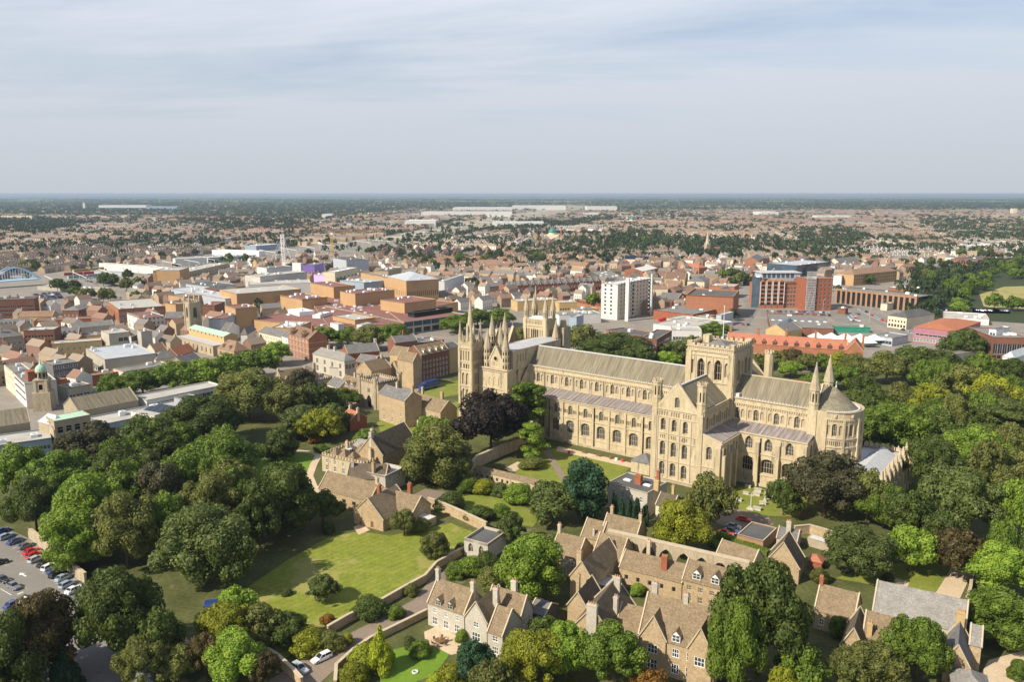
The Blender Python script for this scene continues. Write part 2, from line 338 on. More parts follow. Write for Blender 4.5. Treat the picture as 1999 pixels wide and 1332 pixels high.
mat('red_membrane', (.175, .082, .068), (.25, .12, .10), .12, fine=.12, spot=((.34, .17, .14), .15, .66))
mat('verdigris', (.30, .48, .36), (.42, .60, .46), .5, fine=.15)
mat('green_paint', (.03, .20, .14), (.05, .26, .18), .4, fine=.08)
mat('blue_paint', (.36, .56, .70), (.46, .64, .77), .4, fine=.08)
mat('steel_grey', (.34, .37, .40), (.46, .49, .52), .3, fine=.1, rough=.45)
mat('blue_cladding', (.22, .29, .36), (.32, .39, .46), .3, fine=.08, rough=.5)
mat('purple_cladding', (.17, .11, .38), (.23, .16, .46), .3, fine=.06, rough=.5)
mat('lilac_cladding', (.50, .36, .70), (.60, .46, .78), .3, fine=.06, rough=.5)
mat('yellow_paint', (.50, .32, .05), (.58, .38, .07), .3, fine=.05)
mat('scaffold', (.38, .36, .32), (.55, .52, .47), .4, fine=.1)
mat('pot_clay', (.42, .20, .10), (.55, .30, .16), 2., fine=.1)
mat('wood_brown', (.14, .07, .03), (.22, .12, .06), 2., fine=.2)
mat('wood_door', (.36, .18, .05), (.46, .25, .08), 2., fine=.2)
mat('black_iron', (.02, .02, .02), (.03, .03, .03), 2.)
mat('white_metal', (.66, .67, .68), (.78, .79, .80), .5, rough=.4, fine=.06)
mat('solar_panel', (.012, .016, .03), (.02, .026, .05), .8, rough=.15, spec=.5)
mat('sign_red', (.55, .03, .05), (.62, .05, .07), 1.)
mat('magenta_sign', (.50, .03, .30), (.58, .05, .36), 1.)
mat('mauve_paint', (.30, .13, .17), (.37, .18, .22), .6, fine=.08)
mat('awning_white', (.60, .68, .62), (.74, .80, .75), .4, fine=.08)
for nm, c in dict(car_white=(.75, .76, .77), car_black=(.012, .012, .014), car_red=(.50, .02, .025), car_silver=(.42, .44, .46), car_blue=(.03, .06, .20), car_lightblue=(.28, .36, .44), car_grey=(.14, .15, .17), lorry_blue=(.02, .05, .22), bus_red=(.50, .03, .04)).items():
    mm = mat(nm, c, tuple(x*1.1 for x in c), .5, rough=.25, fine=.02, spec=.5); mm.node_tree.nodes['Principled BSDF'].inputs['Coat Weight'].default_value = .6
mat('tyre_rubber', (.015, .015, .015), (.03, .03, .03), 4)
mat('lamp_lens', (.5, .5, .48), (.7, .7, .68), 4, rough=.2)
# ground covers
mat('lawn_grass', (.12, .15, .02), (.22, .24, .04), .22, fine=.22, fscale=1.4, world=True, sm=(1, 1, 1), spot=((.24, .21, .07), .12, .60))
mat('mown_lawn', (.12, .155, .014), (.23, .25, .036), .3, fine=.16, fscale=1.2, world=True, stripes=(.75, .16, .05), spot=((.26, .245, .07), .07, .53))
mat('garden_lawn', (.10, .19, .014), (.15, .24, .022), .25, fine=.14, fscale=1.2, world=True)
mat('dry_grass', (.26, .24, .08), (.36, .31, .12), .05, fine=.15, fscale=.6, world=True, spot=((.2, .2, .06), .04, .56))
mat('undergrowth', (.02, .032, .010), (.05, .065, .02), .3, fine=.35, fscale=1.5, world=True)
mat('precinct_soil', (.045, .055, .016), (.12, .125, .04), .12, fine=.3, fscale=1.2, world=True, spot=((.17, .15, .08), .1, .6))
mat('asphalt', (.17, .158, .14), (.235, .22, .197), .1, fine=.1, fscale=1.5, world=True, spot=((.11, .10, .09), .12, .62))
mat('drive_tarmac', (.19, .15, .115), (.26, .205, .155), .15, fine=.12, fscale=1.5, world=True)
mat('gravel_path', (.46, .36, .24), (.58, .46, .32), .3, fine=.14, fscale=2.0, world=True)
mat('paving', (.18, .163, .14), (.29, .26, .22), .08, fine=.12, fscale=1., world=True, spot=((.22, .19, .15), .1, .62))
mat('railway_ballast', (.24, .21, .16), (.36, .32, .24), .02, fine=.2, fscale=.2, world=True, spot=((.13, .15, .06), .012, .56))
mat('road_paint', (.68, .66, .60), (.78, .76, .70), .8, fine=.15)
mat('yellow_line', (.60, .40, .06), (.68, .46, .08), .8, fine=.15)
# foliage
WARM = ('yellow', 'gold', 'rust', 'copper', 'brown', 'silver')
LM = dict(dark=((.023, .038, .008), (.068, .092, .016)), mid=((.036, .066, .009), (.104, .148, .017)), olive=((.045, .060, .014), (.125, .130, .030)),
          lime=((.060, .120, .012), (.170, .230, .026)), yellow=((.115, .14, .012), (.29, .30, .024)), copper=((.013, .010, .008), (.040, .030, .024)),
          brown=((.050, .042, .014), (.13, .100, .032)), grey=((.030, .044, .011), (.086, .108, .026)), silver=((.22, .24, .19), (.42, .44, .38)),
          fir=((.012, .036, .017), (.030, .066, .028)), gold=((.17, .22, .014), (.36, .40, .03)), rust=((.16, .075, .015), (.30, .16, .03)), bronze=((.026, .026, .012), (.062, .060, .026)))
for k, (a, b_) in LM.items(): leafmat('leaf_'+k, tuple(x*(1.0 if k in WARM else 1.45) for x in a), tuple(x*(1.1 if k in WARM else 1.75) for x in b_))
leafmat('leaf_far', (.024, .046, .016), (.072, .10, .036))
mat('bark', (.07, .05, .035), (.13, .10, .07), 3., fine=.3)
# ================================================================ the cathedral (x runs east along the nave, -y is south)
CATH = thing('cathedral', 'huge pale limestone cathedral with long ribbed grey roof, square tower and round east end', 'cathedral', (73.3, 279.0, 0), -.652)
ST = ['limestone', 'dark_void', 'limestone_weathered', 'stone_trim']
E1, S1, N1, W1 = (1, 0), (1, 0), (-1, 0), (0, -1)
def V(v): return -v
def cathedral():
    # ---- nave: aisle wall with two tiers of windows, clerestory above
    nv = MB(); O = (0, -15.3); OC = (0, -7.4); x0, x1 = -78.0, -9.0
    bays = [-59.1 + 6.95*k for k in range(-2, 8)]
    bays = [b for b in bays if b + 3.4 < x1 and b-3.3 > x0]
    wall(nv, O, S1, x0, x1, 0, 3.4)
    wall(nv, O, S1, x0, x1, 3.4, 10.4, [(b, 3.7, 4.2, 8.1, 'b', 'w', 5) for b in bays], dep=.9, trans=2)
    up = []
    for b in bays:
        up.append((b, 1.9, 11.4, 14.2, 'a', 'w', 3))
        for s in (-1, 1):
            for k in range(3): up.append((b + s*(1.45+.62*k), .45, 12.0, 13.3, 'a', 'b'))
    wall(nv, O, S1, x0, x1, 10.4, 17.0, up, dep=.6, bm=2)
    for z, h, o in ((3.3, .25, .18), (10.3, .3, .25), (16.2, .22, .22), (16.85, .3, .35)): strip(nv, O, S1, x0, x1, z, z+h, o, 3)
    strip(nv, O, S1, x0, x1, 0, .9, .3, 2)
    for i, b in enumerate(bays + [bays[-1]+6.95]):
        c = b - 3.47
        strip(nv, O, S1, c-.4, c+.4, 0, 16.2, .4, 0)
        if i % 3 == 2: strip(nv, O, S1, c+.5, c+.72, 1, 16.2, .3, 1)
    cl = []
    for b in bays:
        cl.append((b, 1.75, 20.2, 23.2, 'a', 'w', 3))
        for s in (-1, 1): cl.append((b+s*2.05, 1.35, 20.8, 22.9, 'a', 'b'))
    wall(nv, OC, S1, x0, x1, 17.6, 24.6, cl, dep=.65, bm=2, trans=2)
    wall(nv, OC, S1, x0, x1, 24.6, 26.9)
    for b in bays: strip(nv, OC, S1, b-3.6, b-3.34, 18.2, 24.6, .22, 3)
    for i in range(0, len(bays), 2): strip(nv, OC, S1, bays[i]+3.1, bays[i]+3.3, 18.4, 25, .35, 1)
    k = x0+.4
    while k < x1-.3: strip(nv, OC, S1, k, k+.38, 24.35, 24.95, .3, 3); k += .78
    for z, h, o in ((19.9, .18, .12), (24.95, .25, .38), (26.6, .4, .42)): strip(nv, OC, S1, x0, x1, z, z+h, o, 3)
    # closing faces away from the camera
    nv.face([(x0, -15.3, 0), (x0, -15.3, 17), (x0, -7.4, 26.9), (x0, 7.4, 26.9), (x0, 15.3, 17), (x0, 15.3, 0)][::-1], 0)
    wall(nv, (0, 15.3), N1, -x1, -x0, 0, 17.0); wall(nv, (0, 7.4), N1, -x1, -x0, 17, 26.9)
    nv.build('nave', ST, CATH)
    r = MB(); r.gable(x0, -6.5, x1+1, 6.5, 26.3, 33.7, 'x', 0)
    ro = r.build('nave_roof', 'lead_roof_x', CATH)
    r = MB(); r.box(x0, -.3, 33.55, x1, .3, 33.9); r.build('ridge_capping', 'pale_lead', ro)
    r = MB(); r.face([(x0, -7.3, 26.5), (x1, -7.3, 26.5), (x1, -6.3, 26.5), (x0, -6.3, 26.5)]); k = x0+.5
    while k < x1: r.box(k, -6.9, 26.5, k+.5, -6.3, 27.0); k += 1.0
    r.build('gutter', 'pale_lead', ro)
    r = MB(); k = x0
    r.face([(x0, -15.0, 17.15), (x1, -15.0, 17.15), (x1, -7.4, 18.9), (x0, -7.4, 18.9)]); r.face([(x1, 15.0, 17.15), (x0, 15.0, 17.15), (x0, 7.4, 18.9), (x1, 7.4, 18.9)])
    while k < x1: r.bar((k, -15, 17.2), (k, -7.4, 18.95), .12); k += 1.74
    r.build('aisle_roof', 'aisle_lead_x', CATH)
    # ---- south transept
    t = MB(); O = (0, -30.7); w = 9.1
    wins = (-5.0, -1.0, 3.0)
    def row(zs, zp, ww, kind='a', L=2): return [(x, ww, zs, zp, kind, 'w', L) for x in wins]
    wall(t, O, S1, -w, w, 0, 1.2, m=2)
    wall(t, O, S1, -w, w, 1.2, 7.6, row(2.1, 5.9, 2.0) + [(7.9, .3, 4, 5, 'r', 'v'), (-8.2, .3, 3, 4, 'r', 'v')], dep=.8, trans=2)
    wall(t, O, S1, -w, w, 7.6, 14.4, row(9.0, 13.1, 1.9) + [(7.6, .3, 10, 11.1, 'r', 'v')], dep=.8, trans=2)
    arc = [(x+dx, .5, 15.0, 16.0, 'a', 'b') for x in wins for dx in (-.7, 0, .7)]
    wall(t, O, S1, -w, w, 14.4, 17.0, arc, bm=2)
    wall(t, O, S1, -w, w, 17.0, 22.6, row(17.8, 21.2, 1.7) + [(7.7, .3, 19, 20, 'r', 'v'), (-8, .3, 19, 20, 'r', 'v')], dep=.8, trans=2)
    arc = [(-6.2+.86*i, .55, 23.0, 24.3, 'a', 'b') for i in range(14) if i % 5 != 4]
    wall(t, O, S1, -w, w, 22.6, 25.2, arc, bm=2)
    for z, h, o in ((1.0, .3, .25), (7.5, .25, .22), (14.3, .25, .22), (16.9, .25, .22), (22.5, .2, .18), (25.1, .3, .25)): strip(t, O, S1, -w, w, z, z+h, o, 3)
    for x in (-6.95, -3.0, 1.0, 5.1): strip(t, O, S1, x-.18, x+.18, 1.2, 22.5, .22, 3)
    for s in (-1, 1): strip(t, O, S1, s*8.2-.95, s*8.2+.95, 0, 25.1, .35, 0)
    # gable with its window
    g0, gx, gz = 7.4, -.2, 34.3
    wall(t, O, S1, -1.4, 1.0, 25.2, 30.6, [(-.2, 1.7, 26.2, 29.0, 'a', 'w', 3)], dep=.6)
    zz = lambda x: 25.2 + (gz-25.2)*(1-abs(x-gx)/g0)
    t.face([(-g0+gx, -30.7, 25.2), (-1.4, -30.7, 25.2), (-1.4, -30.7, zz(-1.4)), ], 0); t.face([(1.0, -30.7, 25.2), (g0+gx, -30.7, 25.2), (1.0, -30.7, zz(1.0))], 0)
    t.face([(-1.4, -30.7, 30.6), (1.0, -30.7, 30.6), (1.0, -30.7, zz(1.0)), (gx, -30.7, gz), (-1.4, -30.7, zz(-1.4))], 0)
    t.face([(g0+gx, -30.0, 25.2), (-g0+gx, -30.0, 25.2), (gx, -30.0, gz)], 0)
    for s in (-1, 1):
        a, b = (gx+s*(g0+.2), -30.35, 25.3), (gx, -30.35, gz+.15); t.bar(a, b, .8, 3)
    t.frus(gx, -30.35, gz, .15, gz+1.6, .12, 4, 3)
    # east and west clerestory walls
    ec = [(y, 1.6, 19.8, 23.0, 'a', 'w', 2) for y in (-27.2, -21.8, -16.6, -11.2)] + [(y+d, 1.1, 20.2, 22.4, 'a', 'b') for y in (-27.2, -21.8, -16.6, -11.2) for d in (-1.9, 1.9) if y+d > -29]
    wall(t, (9.1, 0), (0, 1), -30.7, -7.4, 17.6, 24.6, ec, dep=.6, bm=2); wall(t, (9.1, 0), (0, 1), -30.7, -7.4, 24.6, 26.7)
    for z, h, o in ((24.7, .25, .35), (26.4, .4, .4), (19.4, .2, .15)): strip(t, (9.1, 0), (0, 1), -30.7, -7.4, z, z+h, o, 3)
    wall(t, (-9.1, 0), (0, -1), 7.4, 30.7, 0, 26.7)
    # corner turrets
    for x, zt in ((-8.0, 35.0), (8.0, 35.9)):
        y = -29.6
        for i in range(8):
            a0, a1 = R(45*i+22.5), R(45*i+67.5); r_ = 1.62
            A = (x+r_*math.cos(a0), y+r_*math.sin(a0)); B = (x+r_*math.cos(a1), y+r_*math.sin(a1)); L_ = math.dist(A, B); U = ((B[0]-A[0])/L_, (B[1]-A[1])/L_)
            wall(t, A, U, 0, L_, 24, 28.8); wall(t, A, U, 0, L_, 28.8, zt-.9, [(L_/2, .5, 29.6, 32.6, 'a', 'v')], dep=.3)
            strip(t, A, U, -.1, L_+.1, 28.6, 28.9, .15, 3); strip(t, A, U, -.1, L_+.1, zt-1.1, zt-.7, .2, 3)
            strip2(t, A, U, 0, L_*.45, zt-.7, zt+.1, .12, .3, 0)
        t.frus(x, y, zt-.75, 1.62, zt-.7, 1.0, 8, 2, R(22.5))
    # east aisle of the transept
    wall(t, O, S1, 9.1, 15.8, 0, 8.2, [(12.0, 2.4, 2.6, 5.6, 'a', 'w', 3)], dep=.8, trans=2)
    wall(t, O, S1, 9.1, 15.8, 8.2, 17.0, [(11.6, 1.9, 10.6, 14.2, 'a', 'w', 3)], dep=.8, trans=2)
    t.face([(9.1, -30.7, 17), (15.8, -30.7, 17), (9.1, -30.7, 18.8)], 0)
    for z in (1.0, 8.1): strip(t, O, S1, 9.1, 16.1, z, z+.28, .25, 3)
    strip(t, O, S1, 13.9, 15.8, 0, 15.5, .9, 0); strip(t, O, S1, 13.9, 15.8, 15.5, 16.5, .5, 3)
    t.bar((9.1, -30.5, 18.95), (15.9, -30.5, 17.1), .6, 3)
    eb = [(y, 2.0, 10.8, 13.8, 'a', 'w', 2) for y in (-27.8, -22.8, -18.2)]
    wall(t, (15.8, 0), (0, 1), -30.7, -15.3, 8.2, 17.0, eb, dep=.7); wall(t, (15.8, 0), (0, 1), -30.7, -15.3, 0, 8.2, [(y, 2.6, 2.4, 5.2, 'p', 'w', 3) for y in (-27.8, -22.8, -18.2)], dep=.7)
    for y in (-30.2, -25.3, -20.5): strip(t, (15.8, 0), (0, 1), y-.5, y+.5, 0, 13, 1.3, 0); strip(t, (15.8, 0), (0, 1), y-.4, y+.4, 13, 15.5, .6, 3)
    for z in (8.1, 16.6): strip(t, (15.8, 0), (0, 1), -30.7, -15.3, z, z+.4, .3, 3)
    # north arm
    t.box(-9.1, 7.4, 0, 9.1, 30.5, 26.6, 0); t.gable(-7.4, 29.6, 7.4, 30.5, 26.4, 34.6, 'y', 0, 0)
    for x in (-8.0, 8.6): t.frus(x, 29.5, 20, 1.7, 36.4, 1.7, 8, 0, R(22.5)); [t.box(x+1.5*math.cos(R(45*i))-.3, 29.5+1.5*math.sin(R(45*i))-.3, 36.3, x+1.5*math.cos(R(45*i))+.3, 29.5+1.5*math.sin(R(45*i))+.3, 37.3, 0) for i in range(8)]
    for s in (-1, 1): t.bar((s*7.6, 30.1, 26.4), (0, 30.1, 34.8), .7, 3)
    t.build('transept', ST, CATH)
    r = MB(); r.gable(-8.0, -30.0, 8.0, 29.6, 26.3, 33.7, 'y', 0); ro = r.build('transept_roof', 'lead_roof_y', CATH)
    r = MB(); r.box(-.3, -29.8, 33.55, .3, 29.5, 33.9); r.build('ridge_capping', 'pale_lead', ro)
    r = MB(); r.face([(9.0, -30.4, 18.9), (15.7, -30.4, 17.2), (15.7, -7.4, 17.2), (9.0, -7.4, 18.9)])
    for k in range(14): r.bar((9.1, -30-(-1.65*k), 18.95), (15.6, -30+1.65*k, 17.25), .12)
    r.build('aisle_roof', 'aisle_lead_y', CATH)
    # ---- central tower
    t = MB(); a, b, c = -7.6, 9.5, 8.6; zt = 43.4
    m_ = (a+b)/2
    ops = [(m_+s*3.15, 2.7, 32.0, 37.2, 'p', 'w', 3) for s in (-1, 1)] + [(m_+dx, 1.5, 33.5, 37.4, 'p', 'b') for dx in (-6.3, 0, 6.3)]
    for O, U, x0_, x1_, mm in (((0, -c), (1, 0), a, b, m_), ((b, 0), (0, 1), -c, c, 0.0), ((0, c), (-1, 0), -b, -a, -m_), ((a, 0), (0, -1), -c, c, 0.0)):
        oo = [(x-m_+mm,)+tuple(rest) for x, *rest in ops]
        wall(t, O, U, x0_, x1_, 17, 31.2); wall(t, O, U, x0_, x1_, 31.2, 40.3, oo, dep=1.0, bm=2, lights=3, trans=2, gm='dark_void'); wall(t, O, U, x0_, x1_, 40.3, zt)
        for z, h, o in ((31.0, .35, .3), (40.2, .3, .25), (41.7, .3, .35), (43.2, .3, .35)): strip(t, O, U, x0_-.3, x1_+.3, z, z+h, o, 3)
        for x in (x0_+.85, x1_-.85): strip(t, O, U, x-.95, x+.95, 17, 41.7, .38, 0)
        for x in (mm-5.1, mm-1.25, mm+1.25, mm+5.1): strip(t, O, U, x-.14, x+.14, 31.3, 40.2, .2, 3)
        n = 22
        for i in range(n): strip(t, O, U, x0_+.4+(x1_-x0_-.8)*i/n, x0_+.4+(x1_-x0_-.8)*(i+.55)/n, 42.05, 43.2, .12, 3)
        crenels(t, O, U, x0_, x1_, zt, 1.15, 1.0, .75, .5, 0)
        strip2(t, O, U, x0_, x1_, zt-.2, zt+.25, 0, .5, 0)
    for x, y in ((a+.8, -c+.8), (b-.8, -c+.8), (b-.8, c-.8), (a+.8, c-.8)): t.box(x-.95, y-.95, zt, x+.95, y+.95, zt+1.7, 0); 
    t.box(-6.3, 1.4, zt-.5, -3.9, 4.2, zt+2.4, 0)
    tw = t.build('central_tower', ST, CATH)
    r = MB(); r.box(a+.5, -c+.5, 42.4, b-.5, c-.5, 42.7); r.hip(a+3.0, -c+3.0, b-3.0, c-3.0, 42.7, 45.2, 1); r.build('tower_roof', ['grey_lead', 'grey_slate'], tw)
    r = MB(); r.frus(.9, 2.5, 42.5, .16, 56.5, .09, 8); r.frus(.9, 2.5, 56.5, .22, 56.8, .22, 8); r.build('flagpole', 'white_metal', tw)
    # ---- choir
    ch = MB(); O = (0, -15.3); OC = (0, -7.4); x0, x1 = 15.8, 38.2
    B3 = (18.9, 25.5, 32.5)
    wall(ch, O, S1, x0, x1, 0, 3.9); wall(ch, O, S1, x0, x1, 3.9, 11.0, [(x, 4.3, 4.4, 8.2, 'b', 'w', 5) for x in B3], dep=1.1, trans=2, gm='dark_glass')
    wall(ch, O, S1, x0, x1, 11, 17.6, [(x, 2.5, 12.2, 14.6, 'p', 'w', 3) for x in B3], dep=.8, trans=2)
    for z, h, o in ((0, 1.0, .4), (3.8, .25, .25), (10.9, .3, .25), (17.2, .45, .35)): strip(ch, O, S1, x0, x1, z, z+h, o, 3)
    for x in (22.1, 28.9): strip(ch, O, S1, x-.75, x+.75, 0, 10.6, 1.5, 0); strip(ch, O, S1, x-.65, x+.65, 10.6, 15.0, .8, 2); strip(ch, O, S1, x-.8, x+.8, 15.0, 16.4, .55, 3)
    strip(ch, O, S1, 35.6, 38.2, 0, 16.6, 1.0, 0); strip(ch, O, S1, 35.4, 38.4, 11, 13.5, 1.2, 3)
    strip(ch, O, S1, 22.95, 23.15, .5, 16.5, .3, 1)
    B4 = (11.3, 18.0, 25.0, 31.8)
    wall(ch, OC, S1, 9.1, 38.2, 17.6, 24.6, [(x, 1.8, 19.5, 22.6, 'a', 'w', 3) for x in B4] + [(x+d, 1.3, 20.2, 22.4, 'a', 'b') for x in B4 for d in (-2.1, 2.1) if x+d > 10], dep=.65, bm=2, trans=2)
    wall(ch, OC, S1, 9.1, 38.2, 24.6, 27.0); k = 9.4
    while k < 38: strip(ch, OC, S1, k, k+.38, 24.35, 24.95, .3, 3); k += .78
    for z, h, o in ((19.1, .2, .15), (24.95, .25, .38), (26.7, .4, .42)): strip(ch, OC, S1, 9.1, 38.2, z, z+h, o, 3)
    for x in (14.6, 21.5, 28.4): strip(ch, OC, S1, x-.15, x+.15, 18, 24.5, .25, 3)
    wall(ch, (38.2, 0), (0, 1), -15.3, -7.4, 0, 17.6, [(-11.5, 2.2, 11.8, 14.5, 'p', 'w', 2)], dep=.6); ch.box(9.1, 7.4, 0, 38.2, 15.3, 17.3, 0); wall(ch, (0, 7.4), N1, -38.2, -9.1, 17, 27)
    # stair turrets with spires
    for y in (-7.6, 7.6):
        ch.box(35.5, y-1.45, 0, 38.4, y+1.45, 27.0, 0)
        for i in range(8):
            a0, a1 = R(45*i+22.5), R(45*i+67.5); r_ = 1.55; x = 36.95
            A = (x+r_*math.cos(a0), y+r_*math.sin(a0)); B = (x+r_*math.cos(a1), y+r_*math.sin(a1)); L_ = math.dist(A, B); U = ((B[0]-A[0])/L_, (B[1]-A[1])/L_)
            wall(ch, A, U, 0, L_, 26.5, 29.0); wall(ch, A, U, 0, L_, 29, 33.8, [(L_/2, .5, 29.6, 32.3, 'a', 'v')], dep=.3); strip(ch, A, U, -.1, L_+.1, 33.5, 33.9, .2, 3); strip(ch, A, U, -.1, L_+.1, 28.8, 29.1, .14, 3)
        ch.frus(36.95, y, 33.9, 1.75, 42.4, .1, 8, 2, R(22.5)); ch.frus(36.95, y, 42.2, .25, 42.8, .02, 6, 3)
    ch.build('choir', ST, CATH)
    r = MB(); r.gable(9.4, -6.5, 38.0, 6.5, 26.4, 33.7, 'x', 0); ro = r.build('choir_roof', 'lead_roof_x', CATH)
    r = MB(); r.box(9.4, -.3, 33.55, 37, .3, 33.9); r.bar((37.2, -6.6, 26.6), (37.2, 0, 34.1), .5); r.bar((37.2, 6.6, 26.6), (37.2, 0, 34.1), .5); r.build('ridge_capping', 'stone_trim', ro)
    r = MB(); r.face([(9.1, -7.3, 26.6), (38, -7.3, 26.6), (38, -6.3, 26.6), (9.1, -6.3, 26.6)]); k = 10.5
    while k < 35: r.box(k, -6.9, 26.6, k+.5, -6.3, 27.1); k += 1.0
    r.box(9.6, -7.2, 26.6, 11.6, -5.6, 28.2); r.build('gutter', 'pale_lead', ro)
    r = MB(); r.face([(9.1, -15.0, 17.5), (38.1, -15.0, 17.5), (38.1, -7.4, 19.2), (9.1, -7.4, 19.2)]); k = 16
    while k < 38: r.bar((k, -15, 17.55), (k, -7.4, 19.25), .12); k += 1.74
    r.build('aisle_roof', 'aisle_lead_x', CATH)
    # ---- apse
    ap = MB(); cx, RR, n = 41.4, 8.75, 15
    wall(ap, (0, -RR), S1, 38.2, cx, 0, 27.2)
    for i in range(n):
        a0, a1 = R(-90+180*i/n), R(-90+180*(i+1)/n)
        A = (cx+RR*math.cos(a0), RR*math.sin(a0)); B = (cx+RR*math.cos(a1), RR*math.sin(a1)); L_ = math.dist(A, B); U = ((B[0]-A[0])/L_, (B[1]-A[1])/L_)
        mid = L_/2; win = i % 3 == 1
        wall(ap, A, U, 0, L_, 0, 9.5)
        wall(ap, A, U, 0, L_, 9.5, 15.6, [(mid, 1.66, 10.5, 14.0, 'a', 'w', 3)] if win else (), dep=.5)
        wall(ap, A, U, 0, L_, 15.6, 18.4, [(mid+d, .36, 16.1, 17.5, 'a', 'b') for d in (-.6, 0, .6)], dep=.6, bm=2)
        wall(ap, A, U, 0, L_, 18.4, 25.0, [(mid, 1.6, 19.2, 22.6, 'a', 'w', 3)] if win else [(mid, 1.0, 19.6, 22.4, 'a', 'b')], dep=.6, bm=2, trans=2)
        wall(ap, A, U, 0, L_, 25.0, 27.4)
        for z, h, o in ((9.4, .3, .22), (15.5, .3, .28), (18.3, .3, .28), (24.7, .25, .3), (27.1, .4, .35)): strip(ap, A, U, -.06, L_+.06, z, z+h, o, 3)
        if not win and i % 3 == 0: strip(ap, A, U, -.35, .35, 0, 24.7, .45, 0)
        for q in range(3): strip(ap, A, U, .15+q*.6, .4+q*.6, 24.3, 24.8, .3, 3)
        if win: ap.frus(cx+(RR+.05)*math.cos((a0+a1)/2), (RR+.05)*math.sin((a0+a1)/2), 25.6, .5, 26.5, .5, 8, 3)
    ap.face([(cx+(RR-.1)*math.cos(R(-90+12*i)), (RR-.1)*math.sin(R(-90+12*i)), 26.9) for i in range(16)] + [(36, RR-.1, 26.9), (36, -RR+.1, 26.9)], 2)
    ap.build('apse', ST, CATH)
    r = MB(); q = 7.3; n = 20; pts = [(38.0, -q)] + [(cx+q*math.cos(R(-90+9*i)), q*math.sin(R(-90+9*i))) for i in range(21)] + [(38.0, q)]
    for (xa, ya), (xb, yb) in zip(pts, pts[1:]):
        f = lambda x, y: (min(x, cx) if x < cx else cx, 0, 33.6)
        r.face([(xa, ya, 26.95), (xb, yb, 26.95), f(xb, yb)] + ([f(xa, ya)] if f(xa, ya) != f(xb, yb) else []), 0)
    r.face([(38, q, 26.95), (38, -q, 26.95), (38, 0, 33.6)], 0)
    ro = r.build('apse_roof', 'lead_roof_round', CATH)
    r = MB()
    for i in range(38):
        a_ = R(-90+180*i/37); x, y = cx+7.6*math.cos(a_), 7.6*math.sin(a_); r.box(x-.22, y-.22, 26.9, x+.22, y+.22, 27.4)
    r.build('gutter', 'pale_lead', ro); r = MB(); r.frus(cx, 0, 33.5, .3, 34.2, .2, 6); r.box(cx-.1, -.1, 34.2, cx+.1, .1, 35.6); r.box(cx-.1, -.5, 34.9, cx+.1, .5, 35.15); r.build('finial', 'pale_lead', ro)
    # ---- retrochoir east of the apse, low, with buttresses
    nb = MB(); x0, x1, y0, y1, zt = 47.5, 61.0, -15.5, 17.0, 10.5
    OE = (x1, 0)
    bt = [y0+.7 + (y1-y0-1.4)*i/6 for i in range(7)]
    wall(nb, OE, (0, 1), y0, y1, 0, zt, [((bt[i]+bt[i+1])/2, 3.0, 2.4, 6.6, 'b', 'w', 4) for i in range(6)], dep=.6, trans=2)
    wall(nb, (0, y0), S1, x0, x1, 0, zt, [(52, 3.2, 2.4, 6.8, 'b', 'w', 4), (57.6, 3.2, 2.4, 6.8, 'b', 'w', 4)], dep=.6, trans=2); wall(nb, (0, y1), N1, -x1, -x0, 0, zt); wall(nb, (x0, 0), (0, -1), -y1, -y0, 0, zt)
    for y in bt:
        strip(nb, OE, (0, 1), y-.5, y+.5, 0, 3.2, 2.6, 0); strip(nb, OE, (0, 1), y-.5, y+.5, 3.2, 7.0, 1.9, 0); strip(nb, OE, (0, 1), y-.5, y+.5, 7.0, 10.6, 1.1, 0); strip(nb, OE, (0, 1), y-.6, y+.6, 10.6, 11.4, .9, 3)
        nb.frus(x1+.1, y, 11.4, .75, 13.0, .6, 4, 0, R(45)); nb.frus(x1+.1, y, 13.0, .45, 14.2, .25, 6, 3)
    for x in (48.3, 54.8, 60.6): strip(nb, (0, y0), S1, x-.5, x+.5, 0, 8, 1.6, 0); strip(nb, (0, y0), S1, x-.5, x+.5, 8, 11, .8, 0); nb.frus(x, y0-.2, 11, .6, 13.6, .2, 4, 3, R(45))
    for z, h in ((1.0, .3), (9.3, .3), (10.3, .35)): strip(nb, OE, (0, 1), y0, y1, z, z+h, .25, 3); strip(nb, (0, y0), S1, x0, x1, z, z+h, .25, 3)
    for i in range(14):
        y = y0+1+i*2.3
        if y < y1-1: nb.prism([(x1-.4, y-.8), (x1, y-.8), (x1, y+.8), (x1-.4, y+.8)], 10.6, 11.2, 3)
    for i in range(8): x = x0+.8+i*1.7; nb.prism([(x-.7, y1-.4), (x+.7, y1-.4), (x+.7, y1), (x-.7, y1)], 10.6, 11.8, 3); nb.frus(x, y1-.2, 11.8, .5, 12.6, .05, 4, 3, R(45))
    nb.build('retrochoir', ST, CATH)
    r = MB(); r.box(x0+.2, y0+.4, 9.9, x1-.4, y1-.4, 10.1, 0); r.gable(51.0, y0+2.5, 58.6, y1-4, 10.1, 12.6, 'y', 0, 0)
    for k in range(13): r.bar((54.8, y0+3+k*1.9, 12.7), (58.6, y0+3+k*1.9, 10.2), .12, 1); r.bar((54.8, y0+3+k*1.9, 12.7), (51.0, y0+3+k*1.9, 10.2), .12, 1)
    r.build('retrochoir_roof', ['grey_lead', 'steel_grey'], CATH)
    # ---- western transept and portico
    w = MB(); O = (0, -20.0)
    wall(w, O, S1, -94, -79, 0, 17.9, [(-86.2, 4.4, 6.0, 14.4, 'p', 'v')], dep=1.2)
    wall(w, O, S1, -94, -79, 17.9, 25.2, [(-85.6, 1.7, 18.9, 21.9, 'a', 'w', 2), (-88.1, 1.5, 19.2, 21.7, 'a', 'b'), (-83.2, 1.5, 19.2, 21.7, 'a', 'b'), (-91.4, .3, 20.5, 21.8, 'r', 'v')], dep=.8, bm=2)
